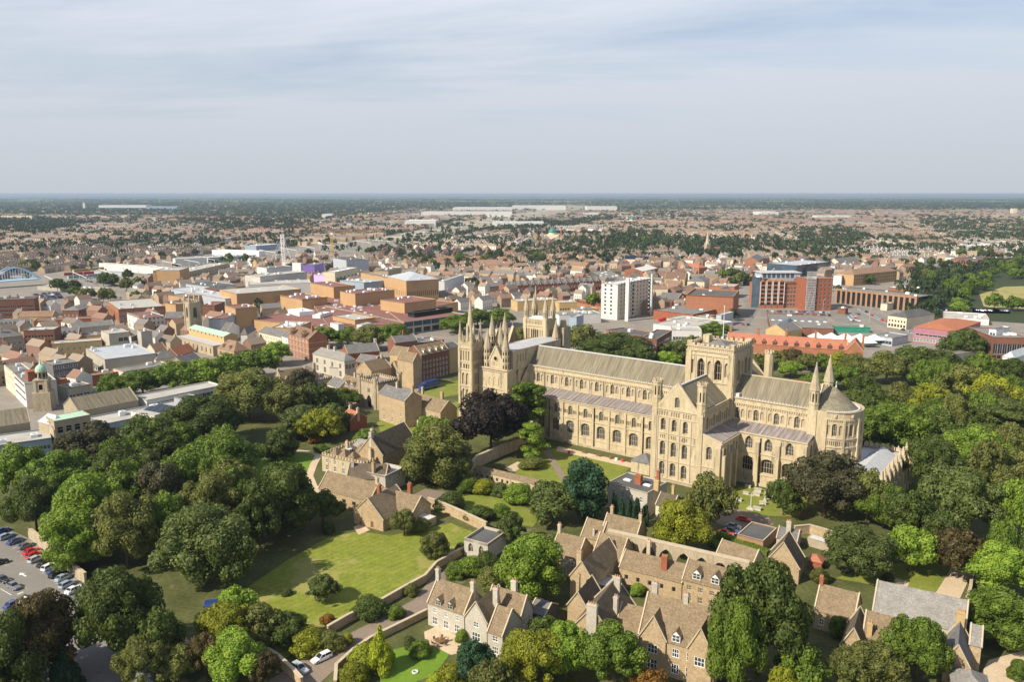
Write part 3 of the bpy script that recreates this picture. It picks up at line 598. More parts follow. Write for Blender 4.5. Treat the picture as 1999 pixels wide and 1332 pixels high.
    wall(w, O, S1, -94, -79, 25.2, 26.4)
    for z, h, o in ((17.8, .35, .3), (25.0, .35, .35), (25.9, .5, .55)): strip(w, O, S1, -94, -79, z, z+h, o, 3)
    for x in (-93.0, -79.9): strip(w, O, S1, x-.9, x+.9, 0, 25, .45, 0)
    wall(w, (-79, 0), (0, 1), -20, -7.4, 0, 17.9); wall(w, (-79, 0), (0, 1), -20, -7.4, 17.9, 26.4, [(y, 1.6, 19, 22, 'a', 'w', 2) for y in (-17, -9.6)] + [(y, 1.3, 19.3, 21.8, 'a', 'b') for y in (-14.8, -11.6)], dep=.7, bm=2)
    for z in (17.8, 25.6): strip(w, (-79, 0), (0, 1), -20, -7.4, z, z+.6, .35, 3)
    strip(w, (-79, 0), (0, 1), -14.0, -12.6, 0, 26, .8, 0)
    w.box(-93.9, -19.8, 0, -79.1, 20, 26.3, 0)
    # south gable between two spired turrets
    gz = 35.4
    wall(w, (0, -19.6), S1, -89.0, -82.0, 26.4, 28.8, [(-88.0+.95*i, .6, 26.9, 28.2, 'a', 'b' if i % 2 else 'v') for i in range(6)], dep=.5, bm=2)
    w.face([(-89.3, -19.6, 28.8), (-81.7, -19.6, 28.8), (-85.5, -19.6, gz)], 0)
    w.frus(-85.5, -19.62, 30.2, 0, 30.2, 0, 4, 0)
    for k in range(12):
        a0, a1 = R(30*k), R(30*k+30); c_ = lambda a_, q, d: (-85.5+q*math.cos(a_), -19.62-d, 30.4+q*math.sin(a_))
        w.face([c_(a0, 0, .02), c_(a0, .85, .02), c_(a1, .85, .02)], 1); w.face([c_(a0, .85, .2), c_(a0, 1.2, .2), c_(a1, 1.2, .2), c_(a1, .85, .2)], 3); w.face([c_(a0, 1.2, 0), c_(a0, 1.2, .2), c_(a1, 1.2, .2), c_(a1, 1.2, 0)], 3)
    for s in (-1, 1): w.bar((-85.5+s*4.0, -19.5, 28.4), (-85.5, -19.5, gz+.2), .6, 3)
    w.frus(-85.5, -19.5, gz, .2, gz+1.4, .1, 4, 3)
    w.gable(-89, -19.5, -82, -12, 28.8, 35.2, 'y', 2, 0); w.box(-89, -19.5, 26, -82, -12, 28.8, 0)
    def turret(x, y, zb, zc, ztip, r_, sl):
        for i in range(8):
            a0, a1 = R(45*i+22.5), R(45*i+67.5)
            A = (x+r_*math.cos(a0), y+r_*math.sin(a0)); B = (x+r_*math.cos(a1), y+r_*math.sin(a1)); L_ = math.dist(A, B); U = ((B[0]-A[0])/L_, (B[1]-A[1])/L_)
            z = zb
            while z < zc - .1:
                q = min(z+sl, zc); wall(w, A, U, 0, L_, z, q, [(L_/2, L_*.48, z+sl*.15, z+sl*.62, 'a', 'v')] if q-z > sl*.9 else (), dep=.25); strip(w, A, U, -.05, L_+.05, q-.2, q+.1, .14, 3); z = q
        w.frus(x, y, zc, r_*1.1, ztip, .06, 8, 2, R(22.5))
    turret(-90.2, -19.0, 26.3, 34.6, 42.0, 1.55, 2.75); turret(-80.9, -19.0, 26.3, 34.6, 42.3, 1.55, 2.75)
    turret(-91.0, -9.5, 26.3, 35.2, 43.0, 1.5, 3); turret(-80.5, 16, 26.3, 35, 42.5, 1.5, 3); turret(-99.5, 4.5, 28, 37, 45.5, 1.5, 3); turret(-99.5, -4.5, 28, 37, 45.5, 1.5, 3)
    # high block against the nave roof, flat roof behind a parapet
    wall(w, (-78.6, 0), (0, 1), -17.0, 17.0, 26.0, 33.9, [(y, .9, 28.8, 31.6, 'a', 'b') for y in (-14, -12.2, -10.4, -8.6)], dep=.5, bm=2)
    wall(w, (0, -17.0), S1, -91, -78.6, 26, 33.9); wall(w, (0, 17.0), N1, 78.6, 91, 26, 33.9); wall(w, (-91, 0), (0, -1), -17, 17, 26, 33.9)
    for O_, U_, p, q in (((-78.6, 0), (0, 1), -17, 17), ((0, -17.0), (1, 0), -91, -78.6)):
        strip(w, O_, U_, p, q, 33.5, 33.9, .2, 3); strip(w, O_, U_, p, q, 26.2, 26.6, .2, 3)
    w.face([(-91, -17, 33.4), (-78.6, -17, 33.4), (-78.6, 17, 33.4), (-91, 17, 33.4)], 2)
    # portico block and its three west gables seen from behind
    w.box(-101, -17.5, 0, -94, 17.5, 29.5, 0)
    for y in (-11.5, 0, 11.5): w.gable(-101.3, y-4.6, -99.9, y+4.6, 29.5, 38.2, 'x', 3, 0); w.face([(-101.2, y-4.6, 29.5), (-101.2, y+4.6, 29.5), (-101.2, y, 38.4)], 0); w.face([(-99.9, y+4.6, 29.5), (-99.9, y-4.6, 29.5), (-99.9, y, 38.4)], 0); w.frus(-100.6, y, 38.2, .22, 40.0, .12, 4, 3); w.box(-100.7, y-.5, 39.2, -100.5, y+.5, 39.5, 3)
    w.build('western_transept', ST, CATH)
    r = MB(); r.box(-90.4, -16.4, 33.5, -79.2, 16.4, 33.8); r.gable(-90, -16.4, -79.3, 16.4, 33.8, 34.8, 'y', 0, 0); r.build('flat_roof', 'grey_lead', CATH)
    # ---- corner towers of the west front with spires
    for name, yc in (('spire_tower', -21.2), ('spire_tower', 24.5)):
        t = MB(); a, b, h = -101.0, -94.0, 3.4
        faces = (((0, yc-h), (1, 0), a, b), ((b, 0), (0, 1), yc-h, yc+h), ((0, yc+h), (-1, 0), -b, -a), ((a, 0), (0, -1), -yc-h, -yc+h))
        for O_, U_, p, q in faces:
            m_ = (p+q)/2
            wall(t, O_, U_, p, q, 0, 6.3, [(m_+1.2, 1.8, .2, 3.6, 'p', 'b')], dep=.6, bm=2)
            wall(t, O_, U_, p, q, 6.3, 9.0, [(m_-1.9+.95*i, .6, 6.8, 8.0, 'a', 'v' if i % 2 == 0 else 'b') for i in range(5)], dep=.5, bm=2)
            wall(t, O_, U_, p, q, 9.0, 18.2, [(m_+d, 1.25, 9.6, 16.0, 'p', 'b') for d in (-1.0, 1.0)] + [(m_+d, .5, 9.8, 15.5, 'p', 'b') for d in (-2.2, 2.2)], dep=.9, bm=0)
            wall(t, O_, U_, p, q, 18.2, 25.0, [(m_+d, 1.5, 18.8, 22.6, 'p', 'b') for d in (-1.05, 1.05)], dep=.9, bm=2)
            wall(t, O_, U_, p, q, 25.0, 28.4, [(m_-1.95+1.3*i, .8, 25.5, 27.2, 'a', 'v' if i in (1, 2) else 'b') for i in range(4)], dep=.5, bm=2)
            wall(t, O_, U_, p, q, 28.4, 34.0, [(m_-1.95+1.3*i, .8, 28.8, 32.4, 'p', 'b') for i in range(4)], dep=.6, bm=2)
            wall(t, O_, U_, p, q, 34.0, 36.0)
            for z, o in ((6.2, .25), (8.9, .2), (18.1, .28), (24.9, .25), (28.3, .2), (33.9, .35), (35.7, .2)): strip(t, O_, U_, p-.1, q+.1, z, z+.32, o, 3)
            for x in (p+.4, q-.4): strip(t, O_, U_, x-.5, x+.5, 0, 34, .3, 0)
            crenels(t, O_, U_, p, q, 36.0, .8, .6, .5, .35, 0)
        t.face([(a, yc-h, 35), (b, yc-h, 35), (b, yc+h, 35), (a, yc+h, 35)], 2)
        for x in (a+.5, b-.5):
            for y in (yc-h+.5, yc+h-.5):
                t.frus(x, y, 34, .85, 39.0, .7, 8, 0, R(22.5)); t.frus(x, y, 39.0, .85, 39.4, .85, 8, 3, R(22.5)); t.frus(x, y, 39.4, .68, 45.6, .06, 8, 2, R(22.5))
                for dx, dy in ((1.2, 0), (-1.2, 0), (0, 1.2), (0, -1.2)):
                    if a < x+dx < b and yc-h < y+dy < yc+h: t.frus(x+dx, y+dy, 35.6, .36, 38.2, .3, 4, 0); t.frus(x+dx, y+dy, 38.2, .34, 41.0, .03, 4, 3)
        tt = t.build(name, ST, CATH)
        s_ = MB(); xc = (a+b)/2
        s_.frus(xc, yc, 35, 2.1, 38.0, 1.9, 8, 0, R(22.5)); s_.frus(xc, yc, 38.0, 1.75, 54.8, .07, 8, 0, R(22.5)); s_.frus(xc, yc, 54.5, .22, 55.4, .02, 6, 1)
        for i in range(4):
            a_ = R(90*i); x, y = xc+1.75*math.cos(a_), yc+1.75*math.sin(a_)
            s_.frus(x, y, 37, .62, 41.2, .5, 4, 1, a_+R(45)); s_.frus(x, y, 41.2, .62, 44.0, .04, 4, 1, a_+R(45))
        s_.build('spire', ['limestone', 'stone_trim'], tt)
    # ---- bell tower behind the north-west corner with four tall pinnacles
    t = MB(); a, b, y0, y1 = -96.0, -84.0, 13.5, 21.0; ym = (y0+y1)/2; zt = 42.0
    for O_, U_, p, q in (((0, y0), (1, 0), a, b), ((b, 0), (0, 1), y0, y1), ((0, y1), (-1, 0), -b, -a), ((a, 0), (0, -1), -y1, -y0)):
        m_ = (p+q)/2; wide = q-p > 10
        wall(t, O_, U_, p, q, 20, 31.6); wall(t, O_, U_, p, q, 31.6, 39.0, [(m_+dx, .75, 32.6, 37.0, 'p', 'v' if abs(dx) < 2 else 'b') for dx in ((-4.2, -3, -1.6, -.55, .55, 1.6, 3, 4.2) if wide else (-2.2, -1.1, 0, 1.1, 2.2))], dep=.6, bm=2)
        wall(t, O_, U_, p, q, 39.0, zt, [(p+1.1+(q-p-2.2)*(i+.5)/12, .4, 39.7, 40.9, 'a', 'b') for i in range(12)] if wide else (), bm=2)
        for z in (31.5, 38.9, 41.7): strip(t, O_, U_, p-.1, q+.1, z, z+.35, .28, 3)
        for x in (p+.7, q-.7): strip(t, O_, U_, x-.8, x+.8, 20, zt, .35, 0)
    for x in (a+.9, b-.9):
        for y in (y0+.9, y1-.9):
            for i in range(8):
                a0, a1 = R(45*i+22.5), R(45*i+67.5); A = (x+1.15*math.cos(a0), y+1.15*math.sin(a0)); B = (x+1.15*math.cos(a1), y+1.15*math.sin(a1)); L_ = math.dist(A, B); U = ((B[0]-A[0])/L_, (B[1]-A[1])/L_)
                wall(t, A, U, 0, L_, zt-.5, 46.4, [(L_/2, .36, 43.0, 45.3, 'a', 'v')], dep=.2); strip(t, A, U, -.05, L_+.05, 46.2, 46.5, .15, 3)
            t.frus(x, y, 46.5, 1.2, 52.6, .06, 8, 2, R(22.5))
    t.face([(a, y0, zt-.4), (b, y0, zt-.4), (b, y1, zt-.4), (a, y1, zt-.4)], 2)
    t.box(-83.9, 21.5, 0, -80, 27, 38, 2); t.frus(-82, 24, 38, 1.6, 41, 1.2, 4, 2, R(45))
    tt = t.build('bell_tower', ST, CATH)
    r = MB(); r.box(a+.8, y0+.8, zt-.3, b-.8, y1-.8, zt+.4); r.hip(a+1.6, y0+1.6, b-1.6, y1-1.6, zt+.4, zt+1.0); r.build('tower_roof', 'pale_lead', tt)
cathedral()
# ================================================================ trees
def sphere_pts(rng, n):
    v = rng.normal(size=(n, 3)); return v/np.linalg.norm(v, axis=1)[:, None]
def quads(P, Nn, s, rng):
    """random leaf quads: centres, normals, half sizes -> vertices (n*4,3)"""
    t = rng.normal(size=P.shape); t -= (t*Nn).sum(1)[:, None]*Nn; t /= np.linalg.norm(t, axis=1)[:, None]; b = np.cross(Nn, t)
    s = s[:, None]; k = rng.uniform(.4, .95, size=(len(P), 1))
    bend = Nn*s*.25
    return np.stack([P - t*s - b*s*k*.6, P + t*s*.2 - b*s*k + bend, P + t*s + b*s*k*.5, P - t*s*.3 + b*s*k + bend], 1).reshape(-1, 3)
def core_tpl(nu=7, nv=4):
    v = []; f = []
    for j in range(nv+1):
        for i in range(nu):
            a = 2*math.pi*i/nu + j*.4; b = math.pi*j/nv; v.append((math.sin(b)*math.cos(a), math.sin(b)*math.sin(a), math.cos(b)))
    for j in range(nv):
        for i in range(nu): f.append((j*nu+i, (j+1)*nu+i, (j+1)*nu+(i+1) % nu, j*nu+(i+1) % nu))
    return np.array(v), np.array(f)
CT = core_tpl()
def mesh_np(name, V_, F_, mat_):
    me = bpy.data.meshes.new(name); n = len(F_)
    me.vertices.add(len(V_)); me.vertices.foreach_set('co', np.asarray(V_, np.float32).ravel())
    k = F_.shape[1]; me.loops.add(n*k); me.loops.foreach_set('vertex_index', np.asarray(F_, np.int32).ravel())
    me.polygons.add(n); me.polygons.foreach_set('loop_start', np.arange(0, n*k, k, dtype=np.int32)); me.polygons.foreach_set('loop_total', np.full(n, k, np.int32))
    me.materials.append(M[mat_]); me.update(calc_edges=True); return me
def crown_arrays(seed, shape='r', N=4600, s=(.034, .062)):
    rng = np.random.default_rng(seed); Hh = 2.1
    if shape == 'r':                         # broad crown of many unequal lobes
        n = 52; d = sphere_pts(rng, n); d[:, 2] = np.abs(d[:, 2])*1.25 - .45
        rad = rng.uniform(.5, .96, size=(n, 1)); C = d*rad*np.array([1, 1, 1.0]); C[:, 2] = C[:, 2] + 1.08
        rr = rng.uniform(.11, .29, size=n); C = np.vstack([C, rng.normal(size=(7, 3))*.22 + [0, 0, 1.15]]); rr = np.append(rr, rng.uniform(.35, .5, 7))
    elif shape == 't':                       # taller, looser crown
        n = 46; z = rng.uniform(.0, 1.0, n); a = rng.uniform(0, 2*math.pi, n); q = .70*np.sqrt(np.clip(1-(2*z-.9)**2*.85, .05, 1))
        C = np.stack([q*np.cos(a), q*np.sin(a), .32+z*1.52], 1); rr = rng.uniform(.14, .30, n); C = np.vstack([C, np.stack([np.zeros(6), np.zeros(6), np.linspace(.6, 1.7, 6)], 1)]); rr = np.append(rr, np.full(6, .42))
    elif shape == 'f':                       # layered, cedar-like plates
        n = 26; z = rng.choice([.6, .95, 1.3, 1.6, 1.85], n); a = rng.uniform(0, 2*math.pi, n); q = rng.uniform(.15, .8, n)*(1.25-.45*z/1.2)
        C = np.stack([q*np.cos(a), q*np.sin(a), z+rng.normal(size=n)*.06], 1); rr = rng.uniform(.2, .36, n)
    elif shape == 'w':                       # weeping
        n = 26; a = rng.uniform(0, 2*math.pi, n); q = rng.uniform(.1, .75, n); C = np.stack([q*np.cos(a), q*np.sin(a), 1.75-q*q*1.2-rng.uniform(0, .6, n)], 1); rr = rng.uniform(.16, .3, n)
    elif shape == 'c':                       # cone
        n = 46; z = rng.uniform(0, 1, n)**1.3; a = rng.uniform(0, 2*math.pi, n); q = .78*(1-z)
        C = np.stack([q*np.cos(a), q*np.sin(a), .15+z*1.82], 1); rr = .10+.20*(1-z)*rng.uniform(.7, 1.2, n); C = np.vstack([C, np.stack([np.zeros(7), np.zeros(7), np.linspace(.3, 1.7, 7)], 1)]); rr = np.append(rr, np.linspace(.6, .14, 7))
    elif shape == 'y':                       # column
        n = 30; z = rng.uniform(0, 1, n); a = rng.uniform(0, 2*math.pi, n); q = .55*np.sqrt(np.clip(1-z**2.2, 0, 1)); C = np.stack([q*np.cos(a), q*np.sin(a), .12+z*1.8], 1); rr = rng.uniform(.25, .42, n)*(1.15-.75*z)
    else:                                    # shrub
        n = 20; d = sphere_pts(rng, n); d[:, 2] = np.abs(d[:, 2]); C = d*rng.uniform(.45, .72, size=(n, 1))*[1, 1, 1.9] + [0, 0, .25]; rr = rng.uniform(.24, .42, n); C = np.vstack([C, [[0, 0, .7], [0, 0, 1.2]]]); rr = np.append(rr, [.6, .55])
    idx = rng.choice(len(C), size=N*2, p=rr**2/(rr**2).sum()); d = sphere_pts(rng, N*2)
    stretch = np.array([1, 1, 1.7 if shape in 'wy' else (.5 if shape == 'f' else 1.0)])
    P = C[idx] + d*rr[idx][:, None]*stretch*rng.uniform(.9, 1.1, size=(N*2, 1))
    D = np.linalg.norm((P[:, None, :]-C[None])/stretch, axis=2)/rr[None]; D[np.arange(len(P)), idx] = 9
    keep = (D.min(1) > .86) & (P[:, 2] > .05); P = P[keep][:N]; d = d[keep][:N]
    Nn = d/stretch + rng.normal(size=d.shape)*.5; Nn /= np.linalg.norm(Nn, axis=1)[:, None]
    V_ = quads(P, Nn, rng.uniform(s[0], s[1], len(P)), rng); F_ = np.arange(len(V_)).reshape(-1, 4)
    cv, cf = CT; vs = [V_]; fs = [F_]; o = len(V_)
    for c, r_ in zip(C, rr): vs.append(cv*r_*.74*stretch + c); fs.append(cf+o); o += len(cv)
    V_ = np.vstack(vs); V_[:, 2] = np.clip(V_[:, 2], .04, None)/2.1
    x = np.percentile(np.abs(V_[:, :2]), 98.5); V_[:, :2] /= x; V_[:, 2] /= np.percentile(V_[:, 2], 99.8)
    return V_, np.vstack(fs)
CROWN = {}
def crown_mesh(shape, var, kind, lod):
    key = (shape, var, kind, lod)
    if key not in CROWN:
        ak = ('arr', shape, var, lod)
        if ak not in CROWN: CROWN[ak] = crown_arrays(hash_(shape)*97+var*13+5, shape, *((13000, (.020, .040)), (5200, (.032, .058)), (900, (.08, .13)))[lod])
        CROWN[key] = mesh_np('crown', *CROWN[ak], 'leaf_'+kind)
    return CROWN[key]
def hash_(s): return sum(ord(c)*(i+3) for i, c in enumerate(s))
def trunk_mesh():
    mb = MB(); rng = random.Random(4)
    mb.frus(0, 0, 0, .085, .25, .06, 8); mb.frus(0, 0, .25, .06, .62, .03, 7)
    for i in range(6):
        a = i*1.05; z = .2+.05*i; e = (.5*math.cos(a), .5*math.sin(a), z+.28); m_ = (.22*math.cos(a), .22*math.sin(a), z+.16)
        mb.bar((0, 0, z), m_, .04); mb.bar(m_, e, .022)
    return mb.mesh('trunk', ['bark'])
TRUNK = trunk_mesh(); NV = dict(r=7, t=4, f=2, w=2, c=2, y=2, s=4); TN = [0]
NAMES = dict(r='broadleaf_tree', t='broadleaf_tree', f='cedar_tree', w='weeping_tree', c='conifer_tree', y='cypress_tree', s='shrub')
def tree(px, top, wpx, h, kind, shape, label, group=None, pos=None, lod=None, name=None):
    if pos is None and shape in 'rtf': h *= 1.24 if h >= 13 else 1.12; wpx *= 1.03
    p = pos if pos is not None else at(px, top, h); p = Vector((p.x, p.y, 0)); k = TN[0]; TN[0] += 1
    r_ = wpx/2/scale_at(Vector((p.x, p.y, h*.6))); rng = random.Random(k*7+1)
    if lod is None: lod = 0 if wpx > 105 else (1 if wpx > 38 else 2)
    o = thing(name or NAMES[shape], label, 'shrub' if shape == 's' else 'tree', p, rng.uniform(0, 6.28), group)
    inst('crown', crown_mesh(shape, (k*5+k//7) % NV[shape], kind, lod), o, (0, 0, 0), 0, (r_, r_*rng.uniform(.92, 1.08), h))
    if shape != 's': inst('trunk', TRUNK, o, (0, 0, 0), 0, (r_*.62, r_*.62, h))
    return o
TREES = '''
480 722 140 17 olive r|big olive-green tree rising behind the dark garden trees, below the flat-roofed library
392 772 125 16 dark r|dark tree on the left edge of the big olive-green tree
300 812 150 16 dark r|broad dark green tree below the long white roof with solar panels
185 826 140 15 bronze r|dull bronze-green tree below the small domed clock tower
428 842 152 14 mid r|rounded mid-green tree standing alone at the edge of the bishop's garden lawn
235 868 110 15 dark r|dark tree between the lime-green tree and the white office roof
30 868 100 15 mid r|mid-green tree at the frame edge above the car park
112 878 125 15 mid r|mid-green tree with a flat top behind the car park wall
60 930 110 14 dark r|dark tree shading the far end of the car park
165 925 150 18 lime r|large lime-green tree beside the car park wall
140 985 120 14 lime t|lower lime-green tree leaning over the car park wall
236 958 135 17 olive r|dull olive tree next to the large lime-green tree
302 902 88 15 bronze r|bronze-tinted tree in the middle of the garden wood
315 962 95 14 mid r|small bright mid-green tree boxed in by darker ones
412 925 125 16 olive r|yellowing olive tree above the shaded lawn edge
390 985 180 17 grey r|huge grey-green tree casting its shadow on the lower lawn
440 1035 100 13 dark r|dark tree at the left edge of the lower lawn
545 905 125 17 dark t|tall dark tree by the bend of the sandy garden path
500 948 90 15 dark r|dark tree tucked in front of the tall one by the sandy path
628 958 85 9 dark r|low dark spreading tree beside the gabled stone cottage
222 1108 160 17 dark r|large dark tree between the car park and the walled yard
300 1190 90 12 dark r|dark tree overhanging the derelict garden wall
62 1160 150 15 brown r|brownish tree in the corner over the parking bays
15 1195 110 15 dark t|dark tree in the extreme lower left corner
120 1262 62 9 fir c|small dark conifer by the parked cars at the bottom edge
275 1248 105 9 olive r|olive tree beside the silvery shrub
345 1262 70 7 olive r|small yellowing tree right of the silvery shrub
455 1148 80 10 lime r|bright green tree at the lower corner of the big lawn
442 1178 110 10 yellow r|golden yellow tree at the lower left corner of the big lawn
505 1180 85 9 olive t|loose olive tree between the yellow tree and the lawn
462 1236 125 9 lime w|pale weeping tree at the bottom of the picture left of the parked cars
395 1240 70 8 brown r|brown-tinged tree by the broken wall
515 1278 60 6 brown r|russet tree behind the parked grey car
552 1196 85 7 dark r|dark green tree standing on the edge of the lower lawn
545 836 62 11 dark t|slim dark tree behind the round lime bush
588 792 80 12 grey t|grey-green tree left of the yellowing tree
622 800 85 12 yellow r|yellowing tree with ochre tints beside the bishop's house
650 788 55 11 grey t|pale grey-leaved tree behind the yellowing tree
668 757 75 9 mid r|dark rounded tree in front of the stone gate tower
612 748 85 13 dark r|dark tree below the flat-roofed brick annexe
560 750 95 14 olive r|olive tree right of the big olive-green tree
585 720 60 12 bronze r|bronze tree by the slate-roofed lodge
715 838 65 7 mid r|small green tree in the yard of the stone gatehouse row
852 826 125 17 olive t|tall olive tree in front of the copper beech
845 813 85 15 mid r|bright green tree behind the tall olive tree
880 880 80 11 olive r|olive lower tree touching the tall olive one
958 762 128 20 copper r|dark purple copper beech against the nave wall
1024 748 98 19.5 mid f|layered green tree at the west end of the nave
1040 828 60 12.5 lime f|lime-green lower boughs of a small tree by the cloister door
1140 897 92 15 fir t|dense blue-green tree at the corner of the cloister lawn
1078 945 92 12 grey w|weeping birch in the garden below the cloister wall
1000 1005 60 8 dark r|dark small tree in front of the weeping birch
1040 1048 118 13 lime t|big bright yew towering beside the white stone house
1330 975 118 13 yellow r|vivid yellow-green tree behind the ruined arches
1385 925 90 14 olive r|olive tree close to the south transept door
1533 938 68 10 dark r|dark round tree by the churchyard graves
1620 880 138 17 bronze r|massive bronze-green tree hiding the foot of the round east end
1700 915 82 14 olive r|olive tree with orange sprigs below the low eastern building
1492 1092 190 20 dark r|enormous dark tree in front of the stone houses
1440 1170 110 16 mid r|dark-green tree pressed against the bow-windowed house
1678 1026 132 12 grey r|grey-green spreading tree behind the old slate-roofed barn
1782 1030 98 11 lime r|bright lime-green tree on the lawn behind the long slate barn
1878 1032 100 12 brown r|brownish-gold tree at the head of the gravel drive
1878 915 150 16 grey r|feathery grey-green tree east of the low eastern building
1912 835 140 15 lime r|broad lime-tinged tree above the feathery grey-green one
1975 782 105 16 grey f|pale cedar at the right edge
1820 850 110 15 dark r|dark tree beside the low box hedge
1960 1062 130 12 lime r|bright green tree at the right edge beside the drive wall
1962 1152 120 11 mid t|dense yew at the right edge above the sandy yard
1800 1205 120 12 mid r|tree in front of the slate-roofed wing at lower right
1700 1262 135 10 olive r|olive tree in the bottom right corner group
1570 1262 100 10 mid r|green tree at the bottom under the enormous dark tree
1535 1302 80 8 yellow r|yellow-green tree at the bottom edge under the enormous dark tree
1730 945 110 12 mid r|green tree between the massive bronze tree and the feathery one
1990 940 90 14 lime r|lime-green tree at the right edge above the yew
1965 1010 70 14 mid r|mid-green tree behind the bright one at the right edge
1780 960 85 13 dark r|dark tree just above the lime-green tree on the barn lawn
1840 1000 70 12 dark t|dark upright tree between feathery and brownish trees
1040 1238 125 10 yellow r|big yellow-orange tree at the bottom in front of the gabled houses
1105 1215 110 11 lime r|lime-green tree right of the yellow-orange tree
1200 1222 130 12 mid r|green tree hiding the ground floor of the gabled house
960 1290 90 9 olive r|olive tree at the bottom edge left of the yellow-orange tree
1068 1205 70 7 dark r|dark low tree by the slate lean-to of the white stone house
925 1252 85 8 fir r|dark green tree on the terrace corner of the white stone house
1270 1310 70 6 rust r|rust-red small tree at the bottom under the gabled house
740 1222 58 10 gold c|golden conifer beside the drive
630 1124 58 6 grey r|small grey-green tree alone on the big lawn
848 1040 52 7 olive t|spindly little tree at the right edge of the big lawn
788 994 50 7 olive r|clipped yew at the gable end of the stone cottage
1200 962 17 9 fir y|leftmost dark cypress in front of the grey stone villa
1214 970 16 8 fir y|second dark cypress in front of the grey stone villa
1229 968 17 9 fir y|third dark cypress in front of the grey stone villa
1244 972 18 9 fir y|fourth and tallest dark cypress in front of the grey stone villa
1260 984 17 7 fir y|rightmost dark cypress in front of the grey stone villa
215 728 55 11 mid r|leftmost tree of the avenue behind the long white roof
275 722 85 12 mid r|rounded tree second from the left in the avenue behind the long white roof
335 706 88 13 mid r|tree in the middle of the avenue behind the long white roof
392 700 84 13 lime r|lighter green tree in the avenue by the concrete block
445 690 85 13 mid r|avenue tree below the church with the copper roof
500 682 80 13 mid r|avenue tree in front of the old gabled guildhall
538 668 62 12 lime r|avenue tree nearest to the red brick gabled shop
632 638 66 12 mid r|square tree nearest the red brick gabled shop
678 638 60 12 mid r|square tree in front of the roof with ducts
722 634 60 13 olive r|square tree in front of the long red roofs
768 633 66 13 mid r|square tree beside the glass corner of the shopping centre
890 614 62 12 mid r|tree left of the tall spire
932 603 62 12 mid r|tree right of the tall spire
975 602 62 12 mid r|tree left of the bell tower with four pinnacles
1015 640 40 11 olive r|small tree just left of the bell tower with four pinnacles
1135 634 85 14 olive r|olive tree right of the bell tower
1205 650 115 14 dark r|dark tree above the nave roof
1170 660 80 12 dark r|low dark tree touching the nave ridge
1245 672 70 12 dark r|dark tree in front of the brown office block
1320 664 64 12 grey t|willow-like tree behind the central tower
1352 655 50 13 olive r|olive tree at the west side of the central tower
1305 686 50 8 lime r|lime bushy tree at the nave ridge beside the central tower
1395 628 60 11 mid r|tree behind the flagpole of the central tower
1478 690 50 9 olive r|first tree in the row before the long orange brick range
1512 684 48 9 olive r|second tree in the row before the long orange brick range
1546 680 48 9 brown r|brownish tree in the row before the long orange brick range
1578 690 44 9 olive r|dull tree in the row before the long orange brick range
1606 690 48 9 mid r|green tree in the row before the long orange brick range
1644 688 60 10 yellow r|yellow-green tree at the gable end of the orange brick range
1560 742 60 8 rust r|reddish tree behind the choir roof
1500 738 55 7 bronze r|dark purplish tree behind the choir roof
1545 705 45 8 lime r|small lime tree beside the parking behind the choir
1600 728 60 9 mid r|green tree between the two spired turrets
1650 715 70 11 mid r|green tree behind the right spired turret
1668 690 62 11 olive r|olive tree behind the apse roof
1700 755 80 13 dark r|dark tree right behind the apse
1748 788 140 16 mid r|large green tree right of the apse
1702 820 80 12 mid t|lower green tree touching the apse wall
1735 685 92 14 olive r|olive-gold tree in the upper row of the eastern park
1690 730 60 12 dark r|dark tree by the gable of the orange range
1795 676 92 14 dark r|dark tree in the upper row of the eastern park
1842 684 92 14 dark r|very dark tree below the low office by the bus station
1765 745 78 13 olive r|dull tree in the middle of the eastern park
1820 748 86 14 yellow r|yellow-green tree in the middle of the eastern park
1878 712 88 14 olive r|olive tree under the brown office corner
1884 642 76 14 dark r|dark round tree beside the red-roofed supermarket
1870 770 92 14 mid r|green rounded tree in the eastern park
1938 732 92 14 yellow r|golden-green tree at the right of the eastern park
1975 700 70 13 dark r|dark tree beside the white ridged building
1905 692 60 12 dark r|dark tree under the white ridged building
1790 812 70 12 lime f|small pale lime tree in front of the dark eastern park trees
1925 790 80 13 dark r|dark tree left of the pale cedar
1842 800 90 14 dark r|dark broad tree above the box hedge
'''
for ln in TREES.strip().split('\n'):
    a, lab = ln.split('|'); px, top, w_, h, kind, shape = a.split()
    tree(float(px), float(top), float(w_), float(h), kind, shape, lab)
